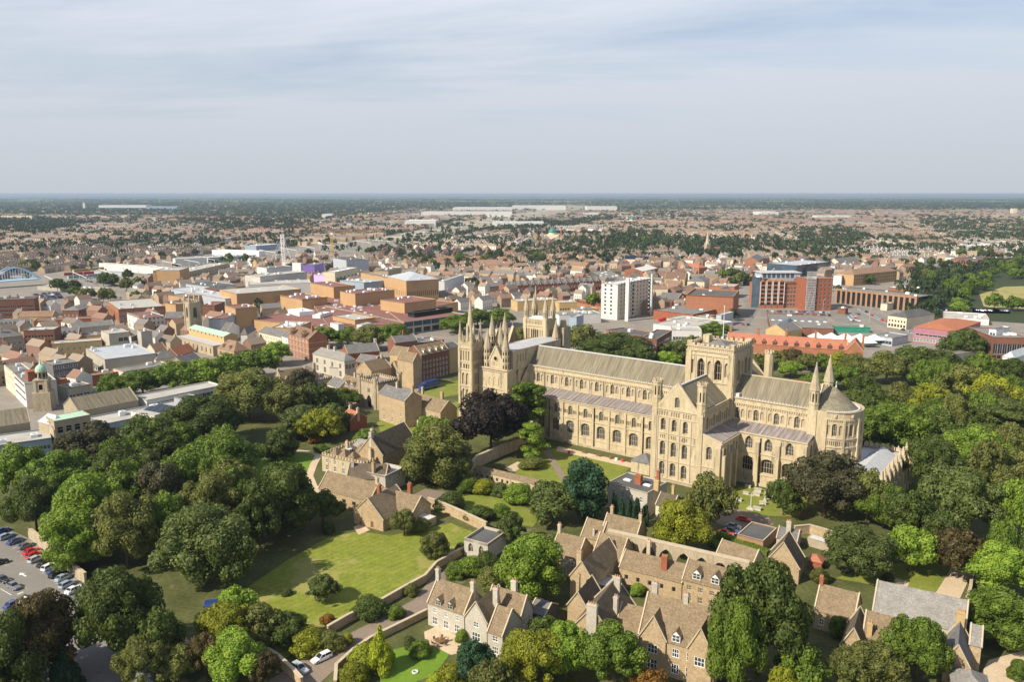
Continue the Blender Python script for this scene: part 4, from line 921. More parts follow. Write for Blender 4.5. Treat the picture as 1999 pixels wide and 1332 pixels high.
SHRUBS = '''
552 872 44 5 lime|round lime-green bush on the bishop's lawn
615 850 30 3 rust|reddish bush below the yellowing tree
625 868 36 3 mid|dark green bush by the start of the sandy path
720 1168 74 4.5 dark|big dark clipped bush along the drive wall
772 1183 38 3 mid|low green bush beside the big clipped bush
678 1237 26 2.5 yellow|small golden bush at the drive wall
640 1235 60 4 olive|loose olive bush behind the parked cars
598 1230 74 5 yellow|yellow-green bush above the white parked car
640 1200 30 2.5 rust|tiny ochre bush on the lawn corner
803 1140 30 3 olive|scrubby bush at the foot of the lawn wall
710 1262 68 5 gold|broad golden bush left of the golden conifer
690 1298 60 4 yellow|yellow bush at the drive corner
820 1255 46 3 mid|green bush at the garden edge of the white stone house
798 1243 30 2.5 grey|greyish bush by the garden wall
880 1300 70 4 yellow|bright yellow bush at the bottom by the round lawn
850 1318 40 3 gold|golden bush at the very bottom beside the round lawn
902 1230 30 3 lime|climbing bush on the front of the white stone house
285 1300 52 4 silver|silvery white shrub at the bottom edge
245 1210 60 5 bronze|dark shrub under the large dark tree
915 932 46 5 mid|green bush left of the yellowing bush in the cloister garden
945 936 52 5 yellow|yellowing bush in the cloister garden
975 944 40 4 grey|grey-green bush in the cloister garden
1012 946 62 6 lime|lime-green bush beside the weeping birch
880 962 62 5 dark|dark bush by the tarmac forecourt
935 990 62 4 dark|dark bush in front of the garden grass
978 985 40 4 mid|green bush on the garden grass
1050 985 30 4 olive|olive bush beneath the weeping birch
920 1088 64 5 lime|lime bush in front of the small stone chapel
890 1098 46 4 mid|green bush at the end of the lawn wall
948 1078 46 6 dark|dark bush at the side of the small stone chapel
955 1110 60 5 olive|olive bush left of the big bright yew
900 1060 26 3 olive|bush below the small stone chapel window
848 1068 40 3 lime|bush at the base of the spindly tree
820 1012 44 4 olive|bush by the white-roofed shed
1040 893 60 4 olive|sprawling pale shrub on the cloister lawn
1090 1040 36 5 mid|green shrub at the gable of the long stone house
1245 1140 34 3 lime|green shrub in the courtyard of the stone houses
1095 1250 40 4 mid|green shrub by the small walled yard
1395 1055 26 2 lime|small lime ball bush by the parked cars
1460 1078 14 2 lime|clipped green ball on the long hedge
1498 1090 14 2 yellow|yellowish clipped ball at the hedge end
1640 1065 30 2.5 olive|bush beside the orange-roofed shed
1735 1120 26 2 dark|low dark bush on the round flower bed
1915 1160 20 3 gold|bright yellow bush against the drive wall
1600 1110 40 4 olive|olive bush behind the brown gabled roof
1640 1205 34 5 mid|ivy bush at the white door of the lodge
1990 1290 40 4 mid|bush on the edge of the sandy yard
1820 888 40 2.5 mid|rounded bush at the end of the box hedge
560 1150 24 1.5 grey|pale low bush at the lawn's shaded edge
640 1020 30 3 dark|dark bush in the shadow beside the stone cottage
'''
for ln in SHRUBS.strip().split('\n'):
    a, lab = ln.split('|'); px, top, w_, h, kind = a.split()
    tree(float(px), float(top), float(w_), float(h), kind, 's', lab, lod=1)
# ================================================================ buildings
WS = dict(s=('white_paint', 'house_glass', 2, 1, 'r', .10, .16), m=('stone_trim', 'house_glass', 3, 1, 'r', .10, .2), w=('white_paint', 'house_glass', 3, 1, 'r', .12, .14),
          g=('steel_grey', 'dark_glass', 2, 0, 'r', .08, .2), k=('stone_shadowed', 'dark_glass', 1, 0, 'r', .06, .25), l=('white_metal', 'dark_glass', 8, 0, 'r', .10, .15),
          p=('stone_trim', 'church_glass', 2, 1, 'p', .10, .4), a=('stone_trim', 'church_glass', 2, 1, 'a', .10, .4), o=('white_paint', 'house_glass', 2, 1, 'a', .10, .16),
          d=('wood_door', 'wood_brown', 1, 0, 'r', .08, .2), v=('stone_trim', 'dark_void', 1, 0, 'p', .1, .5), b=('black_iron', 'blue_glass', 3, 1, 'r', .08, .15))
def wall_rows(mb, O, U, x0, x1, z0, h, rows, m=0):
    rows = sorted(rows, key=lambda r: r[1]); z = z0
    for i, rw in enumerate(rows):
        n, zs, w, hh, st = rw[:5]; m0, m1 = (rw[5], rw[6]) if len(rw) > 6 else (.4, .4)
        fm, gm, li, tr, kind, fr, dep = WS[st]
        rise = {'r': 0, 'a': w/2, 'p': w*.75}[kind]
        top = h if i == len(rows)-1 else min((zs+hh+rise+rows[i+1][1])/2, rows[i+1][1]-.02)
        Ln = x1-x0-m0-m1; w = min(w, Ln/n*.92)
        ops = [(x0+m0+Ln*(k+.5)/n, w, zs, min(zs+hh, top-rise-.03), kind, 'w', li) for k in range(n)]
        wall(mb, O, U, x0, x1, z, top, ops, m, dep=dep, fm=fm, gm=gm, trans=tr); z = top
    if z < h: wall(mb, O, U, x0, x1, z, h, (), m)
CHM = {}
def chimney(parent, x, y, z0, z1, w=.9, d=.7, m='stone_trim', pots=2):
    mb = MB(); mb.box(x-w/2, y-d/2, z0, x+w/2, y+d/2, z1-.35); mb.box(x-w/2-.1, y-d/2-.1, z1-.35, x+w/2+.1, y+d/2+.1, z1-.1)
    mb.box(x-w/2+.05, y-d/2+.05, z1-.1, x+w/2-.05, y+d/2-.05, z1+.05)
    for i in range(pots): mb.frus(x-w/2+w*(i+.5)/pots, y, z1, .16, z1+.5, .13, 6, 1)
    return mb.build('chimney', [m, 'pot_clay'], parent)
def acunit():
    mb = MB(); mb.box(-1, -.7, 0, 1, .7, 1.1); mb.frus(0, 0, 1.1, .5, 1.25, .5, 10, 1); mb.box(-1.1, -.8, 0, -.9, .8, .2, 1); mb.box(.9, -.8, 0, 1.1, .8, .2, 1); return mb.mesh('roof_unit', ['white_metal', 'steel_grey'])
def skylight():
    mb = MB(); mb.box(-1.2, -.7, 0, 1.2, .7, .3); mb.hip(-1.2, -.7, 1.2, .7, .3, .65, 1); return mb.mesh('roof_light', ['white_metal', 'awning_white'])
def dormer_mesh(w=1.5, h=1.3, kind='white_paint', roofm='stone_slate'):
    mb = MB(); d = 2.2; mb.box(-w/2, 0, 0, w/2, d, h, 0); mb.gable(-w/2, -.1, w/2, d+.3, h, h+w*.55, 'y', 1, 0, ov=.12)
    mb.box(-w/2+.15, -.04, .2, w/2-.15, 0.02, h-.05, 2); mb.box(-.05, -.08, .2, .05, -.03, h-.05, 0); mb.box(-w/2+.15, -.08, h*.55, w/2-.15, -.03, h*.55+.08, 0)
    return mb.mesh('dormer', [kind, roofm, 'house_glass'])
UNIT, SKYL = acunit(), skylight(); DORM = {}
def local(root, px, py, z):
    p = at(px, py, z); a = root.rotation_euler.z; dx, dy = p.x-root.location.x, p.y-root.location.y
    return dx*math.cos(a)+dy*math.sin(a), -dx*math.sin(a)+dy*math.cos(a)
def bld(name, label, cat, A, B, h, dep, wm, roof, rm, rh=0, win=(), winR=(), winL=(), chim=(), par=.5, group=None, parent=None, cren=0, units=0, lights=0, dorm=(), z0=0, ov=.25, trim=None, seed=1, base=None, zb=0, wmR=None):
    """building from the two ends of its front eaves (pixels at height h), depth in metres or a third pixel; roof kinds flat, x, y, hip"""
    if base is not None:                    # height from the pixel where the corner B meets the ground
        pb = at(B[0]+(base[0] if isinstance(base, tuple) else 0), base[1] if isinstance(base, tuple) else base, zb); t = (666-B[1])/F
        # z such that the point above pb lands on B's row
        lo, hi = 0.0, 90.0
        for _ in range(40):
            z = (lo+hi)/2; d_ = pb.y*CP-(z-CH)*SP; up = pb.y*SP+(z-CH)*CP
            if up/d_ < t: lo = z
            else: hi = z
        h = lo
    if parent is None:
        PA, PB = at(*A, h), at(*B, h); U = PB-PA; L = math.hypot(U.x, U.y); rz = math.atan2(U.y, U.x)
        if isinstance(dep, tuple):
            V_ = at(*dep, h)-PB; D_ = math.hypot(V_.x, V_.y)
            if D_ > L: vx, vy = V_.x/D_, V_.y/D_; ux, uy = vy, -vx
            else: ux, uy = U.x/L, U.y/L; vx, vy = -uy, ux
            def reach(dx, dy, px, mx):          # how far to go along a wall to arrive at the pixel column px
                lo, hi = 1.5, mx; s0 = 1 if px > px_of(PB) else -1
                for _ in range(40):
                    m = (lo+hi)/2
                    if (px_of(PB+Vector((dx*m, dy*m, 0)))-px)*s0 < 0: lo = m
                    else: hi = m
                return lo
            if D_ > L: L = reach(-ux, -uy, A[0], L*1.6+3); dep = D_
            else: dep = reach(vx, vy, dep[0], D_*1.6+3)
            PA = Vector((PB.x-ux*L, PB.y-uy*L, h)); rz = math.atan2(uy, ux)
        root = thing(name, label, cat, (PA.x, PA.y, 0), rz, group); x0 = y0 = 0.0; x1 = L
    else:
        root = parent; x0, y0 = local(root, *A, h); x1, yb = local(root, *B, h)
    if isinstance(dep, tuple): dep = max(1.5, local(root, *dep, h)[1]-y0)
    y1 = y0+dep; L = x1-x0
    mb = MB(); zt = h; mr_ = MB() if wmR else mb
    if z0 and parent is None: pass
    wall_rows(mb, (x0, y0), (1, 0), 0, L, z0, zt, win); wall_rows(mr_, (x1, y0), (0, 1), 0, dep, z0, zt, winR)
    wall_rows(mb, (x0, y1), (0, -1), 0, dep, z0, zt, winL); wall(mb, (x1, y1), (-1, 0), 0, L, z0, zt)
    if trim: 
        for z in trim:
            strip(mb, (x0, y0), (1, 0), 0, L, z, z+.25, .12, 1); strip(mb, (x1, y0), (0, 1), 0, dep, z, z+.25, .12, 1)
    if roof == 'x': mb.face([(x1, y0, h), (x1, y1, h), (x1, (y0+y1)/2, h+rh-.03)]); mb.face([(x0, y1, h), (x0, y0, h), (x0, (y0+y1)/2, h+rh-.03)])
    if roof == 'y': mb.face([(x0, y0, h), (x1, y0, h), ((x0+x1)/2, y0, h+rh-.03)]); mb.face([(x1, y1, h), (x0, y1, h), ((x0+x1)/2, y1, h+rh-.03)])
    if roof == 'flat' and par > 0:
        for a in ((x0, y0, x1, y0+.3), (x0, y1-.3, x1, y1), (x0, y0+.3, x0+.3, y1-.3), (x1-.3, y0+.3, x1, y1-.3)):
            p_ = [(a[0], a[1]), (a[2], a[1]), (a[2], a[3]), (a[0], a[3])]; mb.prism(p_, h-par-.05, h+.02, 0, 1)
    if cren:
        for O_, U_, n_ in (((x0, y0), (1, 0), L), ((x1, y0), (0, 1), dep), ((x1, y1), (-1, 0), L), ((x0, y1), (0, -1), dep)): crenels(mb, O_, U_, 0, n_, h, cren, .8, .6, .35, 0)
    mb.build('walls', [wm, 'stone_trim'], root)
    if wmR: mr_.build('walls', [wmR, 'stone_trim'], root)
    rb = MB()
    if roof == 'flat': rb.box(x0+.28, y0+.28, h-par-.2, x1-.28, y1-.28, h-par)
    elif roof == 'hip': rb.hip(x0, y0, x1, y1, h, h+rh, 0, ov); rb.box(x0-ov, y0-ov, h-.12, x1+ov, y1+ov, h+.01)
    elif roof in 'xy':
        rb.gable(x0, y0, x1, y1, h, h+rh, roof, 0, None, ov)
        if ov:
            for s in (0, 1):                # stone gable copings
                if roof == 'x': xx = (x0-.02, x1+.02)[s]; ym = (y0+y1)/2; rb.bar((xx, y0-ov, h-.1), (xx, ym, h+rh+.08), .28, 1); rb.bar((xx, y1+ov, h-.1), (xx, ym, h+rh+.08), .28, 1)
                else: yy = (y0-.02, y1+.02)[s]; xm = (x0+x1)/2; rb.bar((x0-ov, yy, h-.1), (xm, yy, h+rh+.08), .28, 1); rb.bar((x1+ov, yy, h-.1), (xm, yy, h+rh+.08), .28, 1)
    ro = rb.build('roof', [rm, 'stone_trim'], root)
    for c in chim:
        cx, cy, zt_ = x0+c[0]*L, y0+c[1]*dep, h+c[2]; chimney(ro, cx, cy, h-1 if roof != 'flat' else h-par, zt_, *(c[3:]))
    rng = random.Random(seed*31+len(label))
    if base is not None and roof == 'flat' and not units and not lights and not cren and L > 6 and dep > 5: units = max(1, int(L*dep/260))
    units = min(units, 16)
    for i in range(units): inst('roof_unit', UNIT, ro, (rng.uniform(x0+2, x1-2), rng.uniform(y0+2, y1-2), h-par), rng.choice((0, math.pi/2)), (rng.uniform(.8, 1.8),)*2+(rng.uniform(.8, 1.6),))
    for i in range(lights): inst('roof_light', SKYL, ro, (x0+L*(i+.5)/lights, y0+dep*.5, h-par), 0)
    for fx, zz, w, hh, km in dorm:
        key = (w, hh, km, rm)
        if key not in DORM: DORM[key] = dormer_mesh(w, hh, km, rm)
        k = rh/(dep/2) if roof == 'x' else 1
        inst('dormer', DORM[key], ro, (x0+fx*L, y0+max(0, (zz)/k)-.2, h+zz), 0)
    return root
# ---- ground surfaces
PZ = [0.0]
def patch(name, m, pts, z, kind='structure', label=None, cat=None):
    mb = MB(); P = [at(*p) for p in pts]; a = sum(p.x*q.y-q.x*p.y for p, q in zip(P, P[1:]+P[:1]))
    if a < 0: P = P[::-1]
    mb.face([(p.x, p.y, z) for p in P]); o = mb.build(name, m); tag(o, label, cat, None, kind); return o
def ribbon(name, m, pts, w, z, kind='structure'):
    P = [at(*p) for p in pts]; mb = MB(); E = []
    for i, p in enumerate(P):
        d = (P[min(i+1, len(P)-1)]-P[max(i-1, 0)]); d.z = 0; d.normalize(); n = Vector((-d.y, d.x, 0)); ww = w[i] if isinstance(w, (list, tuple)) else w; E.append((p+n*ww/2, p-n*ww/2))
    for (a, b), (c, d) in zip(E, E[1:]): mb.face([(b.x, b.y, z), (d.x, d.y, z), (c.x, c.y, z), (a.x, a.y, z)])
    o = mb.build(name, m); tag(o, kind=kind); return o
def garden_wall(label, pts, h=2.0, t=.5, m='rubble_stone', name='garden_wall', cap=True):
    P = [at(*p) for p in pts]; mb = MB(); root = P[0]; E = []
    for i, p in enumerate(P):
        d = (P[min(i+1, len(P)-1)]-P[max(i-1, 0)]); d.z = 0; d.normalize(); n = Vector((-d.y, d.x, 0)); E.append((p-root, n))
    for wd, za, zb, mi in ((t/2, 0, h, 0), (t/2+.12, h, h+.18, 1)):
        for (a, n), (b, q) in zip(E, E[1:]):
            A, B, C_, D = a-n*wd, b-q*wd, b+q*wd, a+n*wd
            mb.face([(A.x, A.y, za), (B.x, B.y, za), (B.x, B.y, zb), (A.x, A.y, zb)], mi); mb.face([(C_.x, C_.y, za), (D.x, D.y, za), (D.x, D.y, zb), (C_.x, C_.y, zb)], mi); mb.face([(A.x, A.y, zb), (B.x, B.y, zb), (C_.x, C_.y, zb), (D.x, D.y, zb)], mi)
            if mi: mb.face([(D.x, D.y, za), (C_.x, C_.y, za), (B.x, B.y, za), (A.x, A.y, za)], mi)
        for (a, n) in (E[0], E[-1]):
            A, D = a-n*wd, a+n*wd; mb.face([(A.x, A.y, za), (D.x, D.y, za), (D.x, D.y, zb), (A.x, A.y, zb)], mi)
    o = mb.build(name, [m, 'stone_trim'], None, root); tag(o, label, 'wall'); return o
LAWNS = [
 ('lawn', 'mown_lawn', [(480, 1150), (560, 1095), (640, 1050), (700, 1038), (760, 1047), (880, 1022), (925, 1040), (905, 1078), (862, 1108), (830, 1132), (790, 1155), (742, 1185), (690, 1208), (630, 1238), (560, 1285), (500, 1262), (450, 1190)], .02),
 ('bishops_lawn', 'garden_lawn', [(455, 925), (520, 895), (560, 882), (628, 886), (612, 915), (612, 945), (622, 965), (600, 1010), (540, 1020), (470, 990)], .02),
 ('house_lawn', 'garden_lawn', [(765, 1270), (825, 1255), (878, 1278), (850, 1318), (780, 1345), (740, 1345), (748, 1300)], .03),
 ('cloister_lawn', 'lawn_grass', [(1010, 905), (1058, 879), (1090, 875), (1235, 908), (1205, 940), (1090, 950), (990, 925)], .02),
 ('garden_grass', 'lawn_grass', [(900, 970), (960, 962), (1010, 985), (1060, 1005), (1040, 1030), (960, 1015), (905, 995)], .02),
 ('churchyard_grass', 'lawn_grass', [(1410, 965), (1450, 950), (1580, 968), (1560, 1010), (1500, 1008), (1425, 992)], .02),
 ('barn_lawn', 'lawn_grass', [(1630, 1130), (1700, 1105), (1800, 1098), (1870, 1105), (1850, 1175), (1840, 1180), (1715, 1145)], .02),
 ('east_lawn', 'garden_lawn', [(1760, 960), (1800, 935), (1815, 945), (1800, 985), (1770, 1010), (1740, 1010)], .02),
 ('minster_green', 'lawn_grass', [(815, 775), (860, 748), (905, 742), (905, 768), (840, 782)], .02),
 ('gatehouse_green', 'lawn_grass', [(865, 790), (905, 782), (905, 835), (880, 815)], .02),
 ('gatehouse_garden', 'lawn_grass', [(735, 825), (775, 810), (815, 830), (800, 850), (745, 850)], .02),
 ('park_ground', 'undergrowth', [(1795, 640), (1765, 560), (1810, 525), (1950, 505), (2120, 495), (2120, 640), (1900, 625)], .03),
 ('park_field', 'dry_grass', [(1912, 575), (1960, 560), (2100, 556), (2100, 600), (1960, 606), (1920, 598)], .05),
]
for n, m, p, z in LAWNS: patch(n, m, p, z)
ribbon('path', 'gravel_path', [(570, 880), (612, 884), (622, 890), (612, 908), (604, 930), (612, 950), (624, 962)], 2.6, .05)
patch('path', 'gravel_path', [(340, 945), (378, 955), (380, 968), (345, 960)], .05)
ribbon('cloister_path', 'drive_tarmac', [(1066, 880), (1082, 905), (1100, 935), (1110, 955)], 2.4, .045)
patch('gravel_margin', 'gravel_path', [(1090, 872), (1240, 906), (1232, 914), (1150, 895), (1085, 881)], .035)
patch('gravel_margin', 'gravel_path', [(985, 915), (1010, 902), (1030, 905), (1000, 925)], .035)
ribbon('drive', 'drive_tarmac', [(560, 1345), (620, 1300), (680, 1262), (740, 1228), (790, 1200), (830, 1175), (852, 1140), (860, 1118)], [10, 8.5, 7.5, 6.6, 6.2, 5.6, 4.6, 3.5], .04)
patch('forecourt', 'drive_tarmac', [(790, 975), (830, 955), (875, 962), (880, 975), (850, 990), (800, 1000)], .05)
patch('terrace', 'gravel_path', [(828, 1235), (850, 1225), (900, 1245), (905, 1275), (880, 1280), (830, 1255)], .05)
ribbon('gravel_drive', 'gravel_path', [(1830, 1200), (1858, 1150), (1885, 1100), (1890, 1075)], [5.5, 5, 4.6, 4.2], .04)
patch('yard', 'gravel_path', [(1930, 1290), (2040, 1260), (2040, 1345), (1900, 1345)], .05)
patch('churchyard_drive', 'drive_tarmac', [(1405, 1000), (1425, 990), (1500, 1010), (1510, 1025), (1440, 1040), (1395, 1020)], .03)
patch('car_park', 'asphalt', [(-60, 1010), (30, 1040), (75, 1060), (165, 1135), (260, 1180), (300, 1240), (230, 1345), (-80, 1345)], .03)
patch('patio', 'gravel_path', [(690, 1030), (706, 1022), (722, 1036), (700, 1045)], .04)
patch('flower_bed', 'gravel_path', [(1722, 1138), (1742, 1128), (1775, 1138), (1770, 1152), (1738, 1150)], .05)

# ---- the precinct houses
H_ = 'house'
r = bld('stone_house', 'pale stone house with tall chimneys and a terrace beside the drive', H_, (835, 1176), (906, 1200), 5.6, 7.5, 'grey_stone', 'x', 'stone_slate', 4.2, win=[(3, .6, 1.5, 1.9, 'w'), (3, 3.4, 1.1, 1.3, 'w')], chim=[(.02, .5, 6.6, .9, .9, 'grey_stone', 2), (.98, .5, 6.0, .9, .9, 'grey_stone', 2)], dorm=[(.3, .1, 1.5, 1.2, 'grey_stone'), (.62, .1, 1.5, 1.2, 'grey_stone')])
bld('', '', '', (908, 1204), (952, 1217), 5.8, 9, 'grey_stone', 'y', 'stone_slate', 4.2, win=[(1, .8, 2.2, 2.0, 'w'), (1, 4.0, 1.4, 1.3, 's')], parent=r, chim=[(.85, .55, 5.8, 1.2, .9, 'grey_stone', 3)])
bld('', '', '', (952, 1233), (983, 1241), 5.5, (1016, 1210), 'grey_stone', 'x', 'stone_slate', 4.3, win=[(1, .8, 1.6, 1.7, 'w'), (1, 3.6, 1.4, 1.3, 's')], winR=[(1, 3.4, 1.2, 1.2, 'k')], parent=r)
bld('', '', '', (950, 1184), (1018, 1205), 5.8, (1048, 1189), 'grey_stone', 'x', 'stone_slate', 4.0, winR=[(2, 3.2, 1.1, 1.3, 's')], parent=r, chim=[(.6, .6, 6.3, 1.3, .9, 'grey_stone', 3)])
bld('', '', '', (1033, 1193), (1062, 1204), 3.2, 6, 'dark_felt', 'x', 'grey_slate', 1.6, parent=r)
r = bld('gabled_house', 'tall golden stone house with two front gables and a bow window', H_, (1247, 1237), (1395, 1277), 7.8, 10.5, 'rubble_stone', 'x', 'stone_slate', 6.6, win=[(5, 1.0, 1.6, 2.2, 'w'), (5, 4.6, 1.5, 1.9, 'w')], winR=[(2, 4.6, 1.4, 1.8, 's')], dorm=[(.5, .2, 1.7, 1.5, 'white_paint')], chim=[(.03, .8, 7.4, 1.2, .9, 'grey_stone', 2), (.52, .52, 8.2, .9, 1.2, 'grey_stone', 2)])
bld('', '', '', (1250, 1240), (1299, 1254), 7.8, 5.5, 'rubble_stone', 'y', 'stone_slate', 4.8, win=[(1, 1.0, 2.2, 2.2, 'w'), (1, 4.4, 2.1, 2.0, 'w'), ], parent=r)
bld('', '', '', (1343, 1266), (1390, 1278), 7.8, 5.5, 'rubble_stone', 'y', 'stone_slate', 4.8, win=[(1, 4.4, 2.1, 2.0, 'w')], parent=r)
bw = MB(); lx, ly = local(r, 1364, 1282, 4)
for i in range(8):
    a0, a1 = R(180+22.5*i), R(202.5+22.5*i); A = (lx+2.4*math.cos(a0), ly+2.4*math.sin(a0)); B = (lx+2.4*math.cos(a1), ly+2.4*math.sin(a1)); L_ = math.dist(A, B); U = ((B[0]-A[0])/L_, (B[1]-A[1])/L_)
    wall(bw, A, U, 0, L_, 0, 3.6, [(L_/2, .7, .8, 2.9, 'r', 'w', 1)], dep=.15, fm='white_paint', gm='house_glass')
    strip(bw, A, U, 0, L_, 3.4, 3.8, .25, 0)
bw.face([(lx+2.6*math.cos(R(180+22.5*i)), ly+2.6*math.sin(R(180+22.5*i)), 3.75) for i in range(9)], 0); bw.build('bow_window', ['stone_trim'], r)
r = bld('long_stone_range', 'long brown-roofed stone range with a red brick chimney and two white dormers', H_, (1209, 1107), (1331, 1138), 5.2, 8, 'rubble_stone', 'x', 'stone_slate', 3.0, win=[(5, 2.2, 1.0, 1.3, 'k')], chim=[(.68, .25, 4.6, 1.5, 1.1, 'red_brick', 4), (.3, .9, 5.2, .9, .7, 'stone_trim', 2)])
bld('', '', '', (1332, 1131), (1424, 1160), 6.0, 8.5, 'rubble_stone', 'x', 'stone_slate', 3.4, win=[(4, .8, 1.2, 1.6, 'm'), (4, 3.6, 1.2, 1.2, 'm')], dorm=[(.28, .5, 1.9, 1.5, 'white_paint'), (.66, .5, 1.9, 1.5, 'white_paint')], parent=r)
bld('', '', '', (1113, 1124), (1157, 1135), 6.6, 16, 'rubble_stone', 'y', 'stone_slate', 4.2, winR=[(2, 4.2, 1.2, 1.2, 's')], chim=[(.35, .05, 6.4, 1.2, 1.0, 'rubble_stone', 2)], parent=r)
bld('', '', '', (1076, 1077), (1124, 1094), 6.0, 8, 'rubble_stone', 'x', 'stone_slate', 3.8, win=[(3, .8, 1.3, 1.7, 'w'), (3, 3.6, 1.3, 1.5, 'w')], chim=[(.04, .5, 6.0, .8, .8, 'stone_trim', 2)], parent=r)
bld('', '', '', (1157, 1083), (1209, 1098), 6.0, 9, 'rubble_stone', 'x', 'stone_slate', 4.3, parent=r)
r = bld('old_stone_house', 'old stone house with a dark tiled roof and one massive front chimney', H_, (1112, 1229), (1200, 1252), 5.0, 15, 'rubble_stone', 'y', 'dark_stone_slate', 6.2, win=[(3, 1.0, 1.3, 1.5, 'm'), ], chim=[(.5, .0, 7.0, 2.2, 1.0, 'grey_stone', 4), (.78, .45, 6.2, .9, 1.1, 'grey_stone', 2), (.6, .85, 7.5, 1.4, .9, 'grey_stone', 3)], dorm=[])
bld('', '', '', (1200, 1229), (1247, 1242), 5.0, 9, 'rubble_stone', 'x', 'stone_slate', 4.0, parent=r)
bld('', '', '', (1108, 1181), (1146, 1191), 4.6, 9, 'rubble_stone', 'y', 'dark_stone_slate', 3.6, winR=[(1, 2.5, 1, 1.2, 's')], chim=[(.0, .7, 4.5, .8, .8, 'rubble_stone', 1)], parent=r)
bld('', '', '', (1160, 1140), (1196, 1150), 4.6, 6, 'rubble_stone', 'flat', 'grey_lead', 0, parent=r)
r = bld('cottage', 'brown-roofed stone cottage built against the ruined arches', H_, (1173, 1042), (1240, 1058), 6.6, 8, 'rubble_stone', 'x', 'stone_slate', 4.4, win=[(3, 1.5, 1.0, 1.6, 'm')], chim=[(.1, .6, 6.2, .8, .8, 'rubble_stone', 2), (.97, .5, 6.0, .8, .8, 'rubble_stone', 2)])
bld('', '', '', (1134, 1047), (1172, 1056), 5.4, 8, 'rubble_stone', 'x', 'stone_slate', 3.8, parent=r, chim=[(.6, .1, 2.5, .5, .5, 'grey_stone', 1)])
# ruined arcade of the infirmary
A, B = at(1186, 1048, 8.2), at(1462, 1112, 8.2); d = B-A; Ln = math.hypot(d.x, d.y)
ar = MB(); n = 8
wall(ar, (0, 0), (1, 0), 0, Ln, 0, 9.6, [(Ln*(i+.5)/n, Ln/n*.84, 0.0, 3.4, 'p', 'v') for i in range(0)], 0)
for side, (O_, U_) in enumerate((((0, 0), (1, 0)), ((Ln, 1.0), (-1, 0)))):
    for i in range(n):
        w_ = Ln/n; xc = w_/2; hw = w_*.42; A_ = [(xc+dx, 5.3+dz) for dx, dz in arch(2*hw, 'p', 12)]
        def Q(x, z, k=i, O_=O_, U_=U_): return (O_[0]+U_[0]*(x+k*w_), O_[1], z)
        ar.face([Q(0, 0), Q(xc-hw, 0), Q(xc-hw, 9.6), Q(0, 9.6)], 0); ar.face([Q(xc+hw, 0), Q(w_, 0), Q(w_, 9.6), Q(xc+hw, 9.6)], 0)
        for (xa, za), (xb, zb) in zip(A_, A_[1:]):
            ar.face([Q(xa, za), Q(xb, zb), Q(xb, 9.6), Q(xa, 9.6)], 0)
            if side == 0: ar.face([Q(xb, zb), Q(xa, za), (Q(xa, za)[0], 1.0, za), (Q(xb, zb)[0], 1.0, zb)], 0)
        if side == 0:
            for x in (xc-hw, xc+hw): ar.face([Q(x, 0), Q(x, 5.3), (Q(x, 0)[0], 1.0, 5.3), (Q(x, 0)[0], 1.0, 0)], 0)
ar.v = ar.v[:]; 
ar.f = ar.f[1:]; ar.m = ar.m[1:]
ar.box(0, -.1, 9.6, Ln, 1.1, 10.0, 1)
o = ar.build('arcade', ['limestone_weathered', 'stone_trim'], None, (A.x, A.y, 0), math.atan2(d.y, d.x)); tag(o, 'ruined stone arcade of open pointed arches behind the long range', 'ruin')
r = bld('stone_range', 'low stone range with blocked arches right of the ruined arcade', H_, (1395, 1089), (1466, 1112), 5.8, 8, 'limestone_weathered', 'x', 'stone_slate', 3.6, win=[(2, .3, 3.6, 1.6, 'v')])
bld('garage_block', 'flat-roofed stone garage block beside the clipped hedge', 'garage', (1439, 1040), (1490, 1057), 3.4, (1517, 1031), 'tan_brick', 'flat', 'dark_felt', 0, par=.25)
bld('garden_studio', 'low dark-roofed outbuilding with a pale chimney behind the garages', 'outbuilding', (1516, 1050), (1556, 1058), 3.0, 7, 'grey_stone', 'x', 'grey_slate', 2.0, chim=[(.5, .3, 4.5, 1.2, .9, 'grey_stone', 3)])
bld('steep_roofed_house', 'house with a steep dark brown gabled roof next to the long hedge', H_, (1494, 1098), (1560, 1112), 4.2, 8, 'rubble_stone', 'y', 'dark_stone_slate', 6.2)
bld('shed', 'small shed with an orange tiled roof on the barn lawn', 'shed', (1578, 1094), (1604, 1100), 2.2, 4, 'red_brick', 'hip', 'orange_tile', 1.2)
bld('open_shed', 'open-fronted shed with a pale sheet roof against the churchyard wall', 'shed', (1576, 1050), (1618, 1062), 2.4, 3, 'stone_shadowed', 'flat', 'pale_lead', 0, par=.05)
r = bld('lodge', 'stone lodge with a brown stone-slate roof and single end chimney', H_, (1590, 1190), (1667, 1211), 4.6, 8.5, 'rubble_stone', 'x', 'stone_slate', 4.4, win=[(3, 1.2, 1.1, 1.5, 's')], chim=[(.03, .5, 6.0, .8, .8, 'red_brick', 2)])
r = bld('stone_farmhouse', 'stone house with a steep front gable and white sash windows under trees', H_, (1683, 1249), (1765, 1270), 5.2, 9, 'rubble_stone', 'x', 'stone_slate', 4.4, win=[(3, 1.0, 1.3, 1.8, 's'), (3, 3.6, 1.1, 1.3, 's')], chim=[(.85, .4, 5.5, .8, .8, 'yellow_brick', 2), (.15, .1, 3.6, 1.0, .7, 'yellow_brick', 2)])
bld('', '', '', (1642, 1259), (1686, 1271), 5.0, 10, 'rubble_stone', 'y', 'dark_stone_slate', 4.2, win=[(1, 2.6, 1.5, 1.8, 's')], parent=r)
bld('long_barn', 'long barn with a pale grey slate roof beside the gravel drive', 'barn', (1704, 1192), (1884, 1236), 5.2, 11, 'grey_stone', 'x', 'pale_slate', 4.8, win=[(5, 1.5, 1.2, 1.6, 'k')])
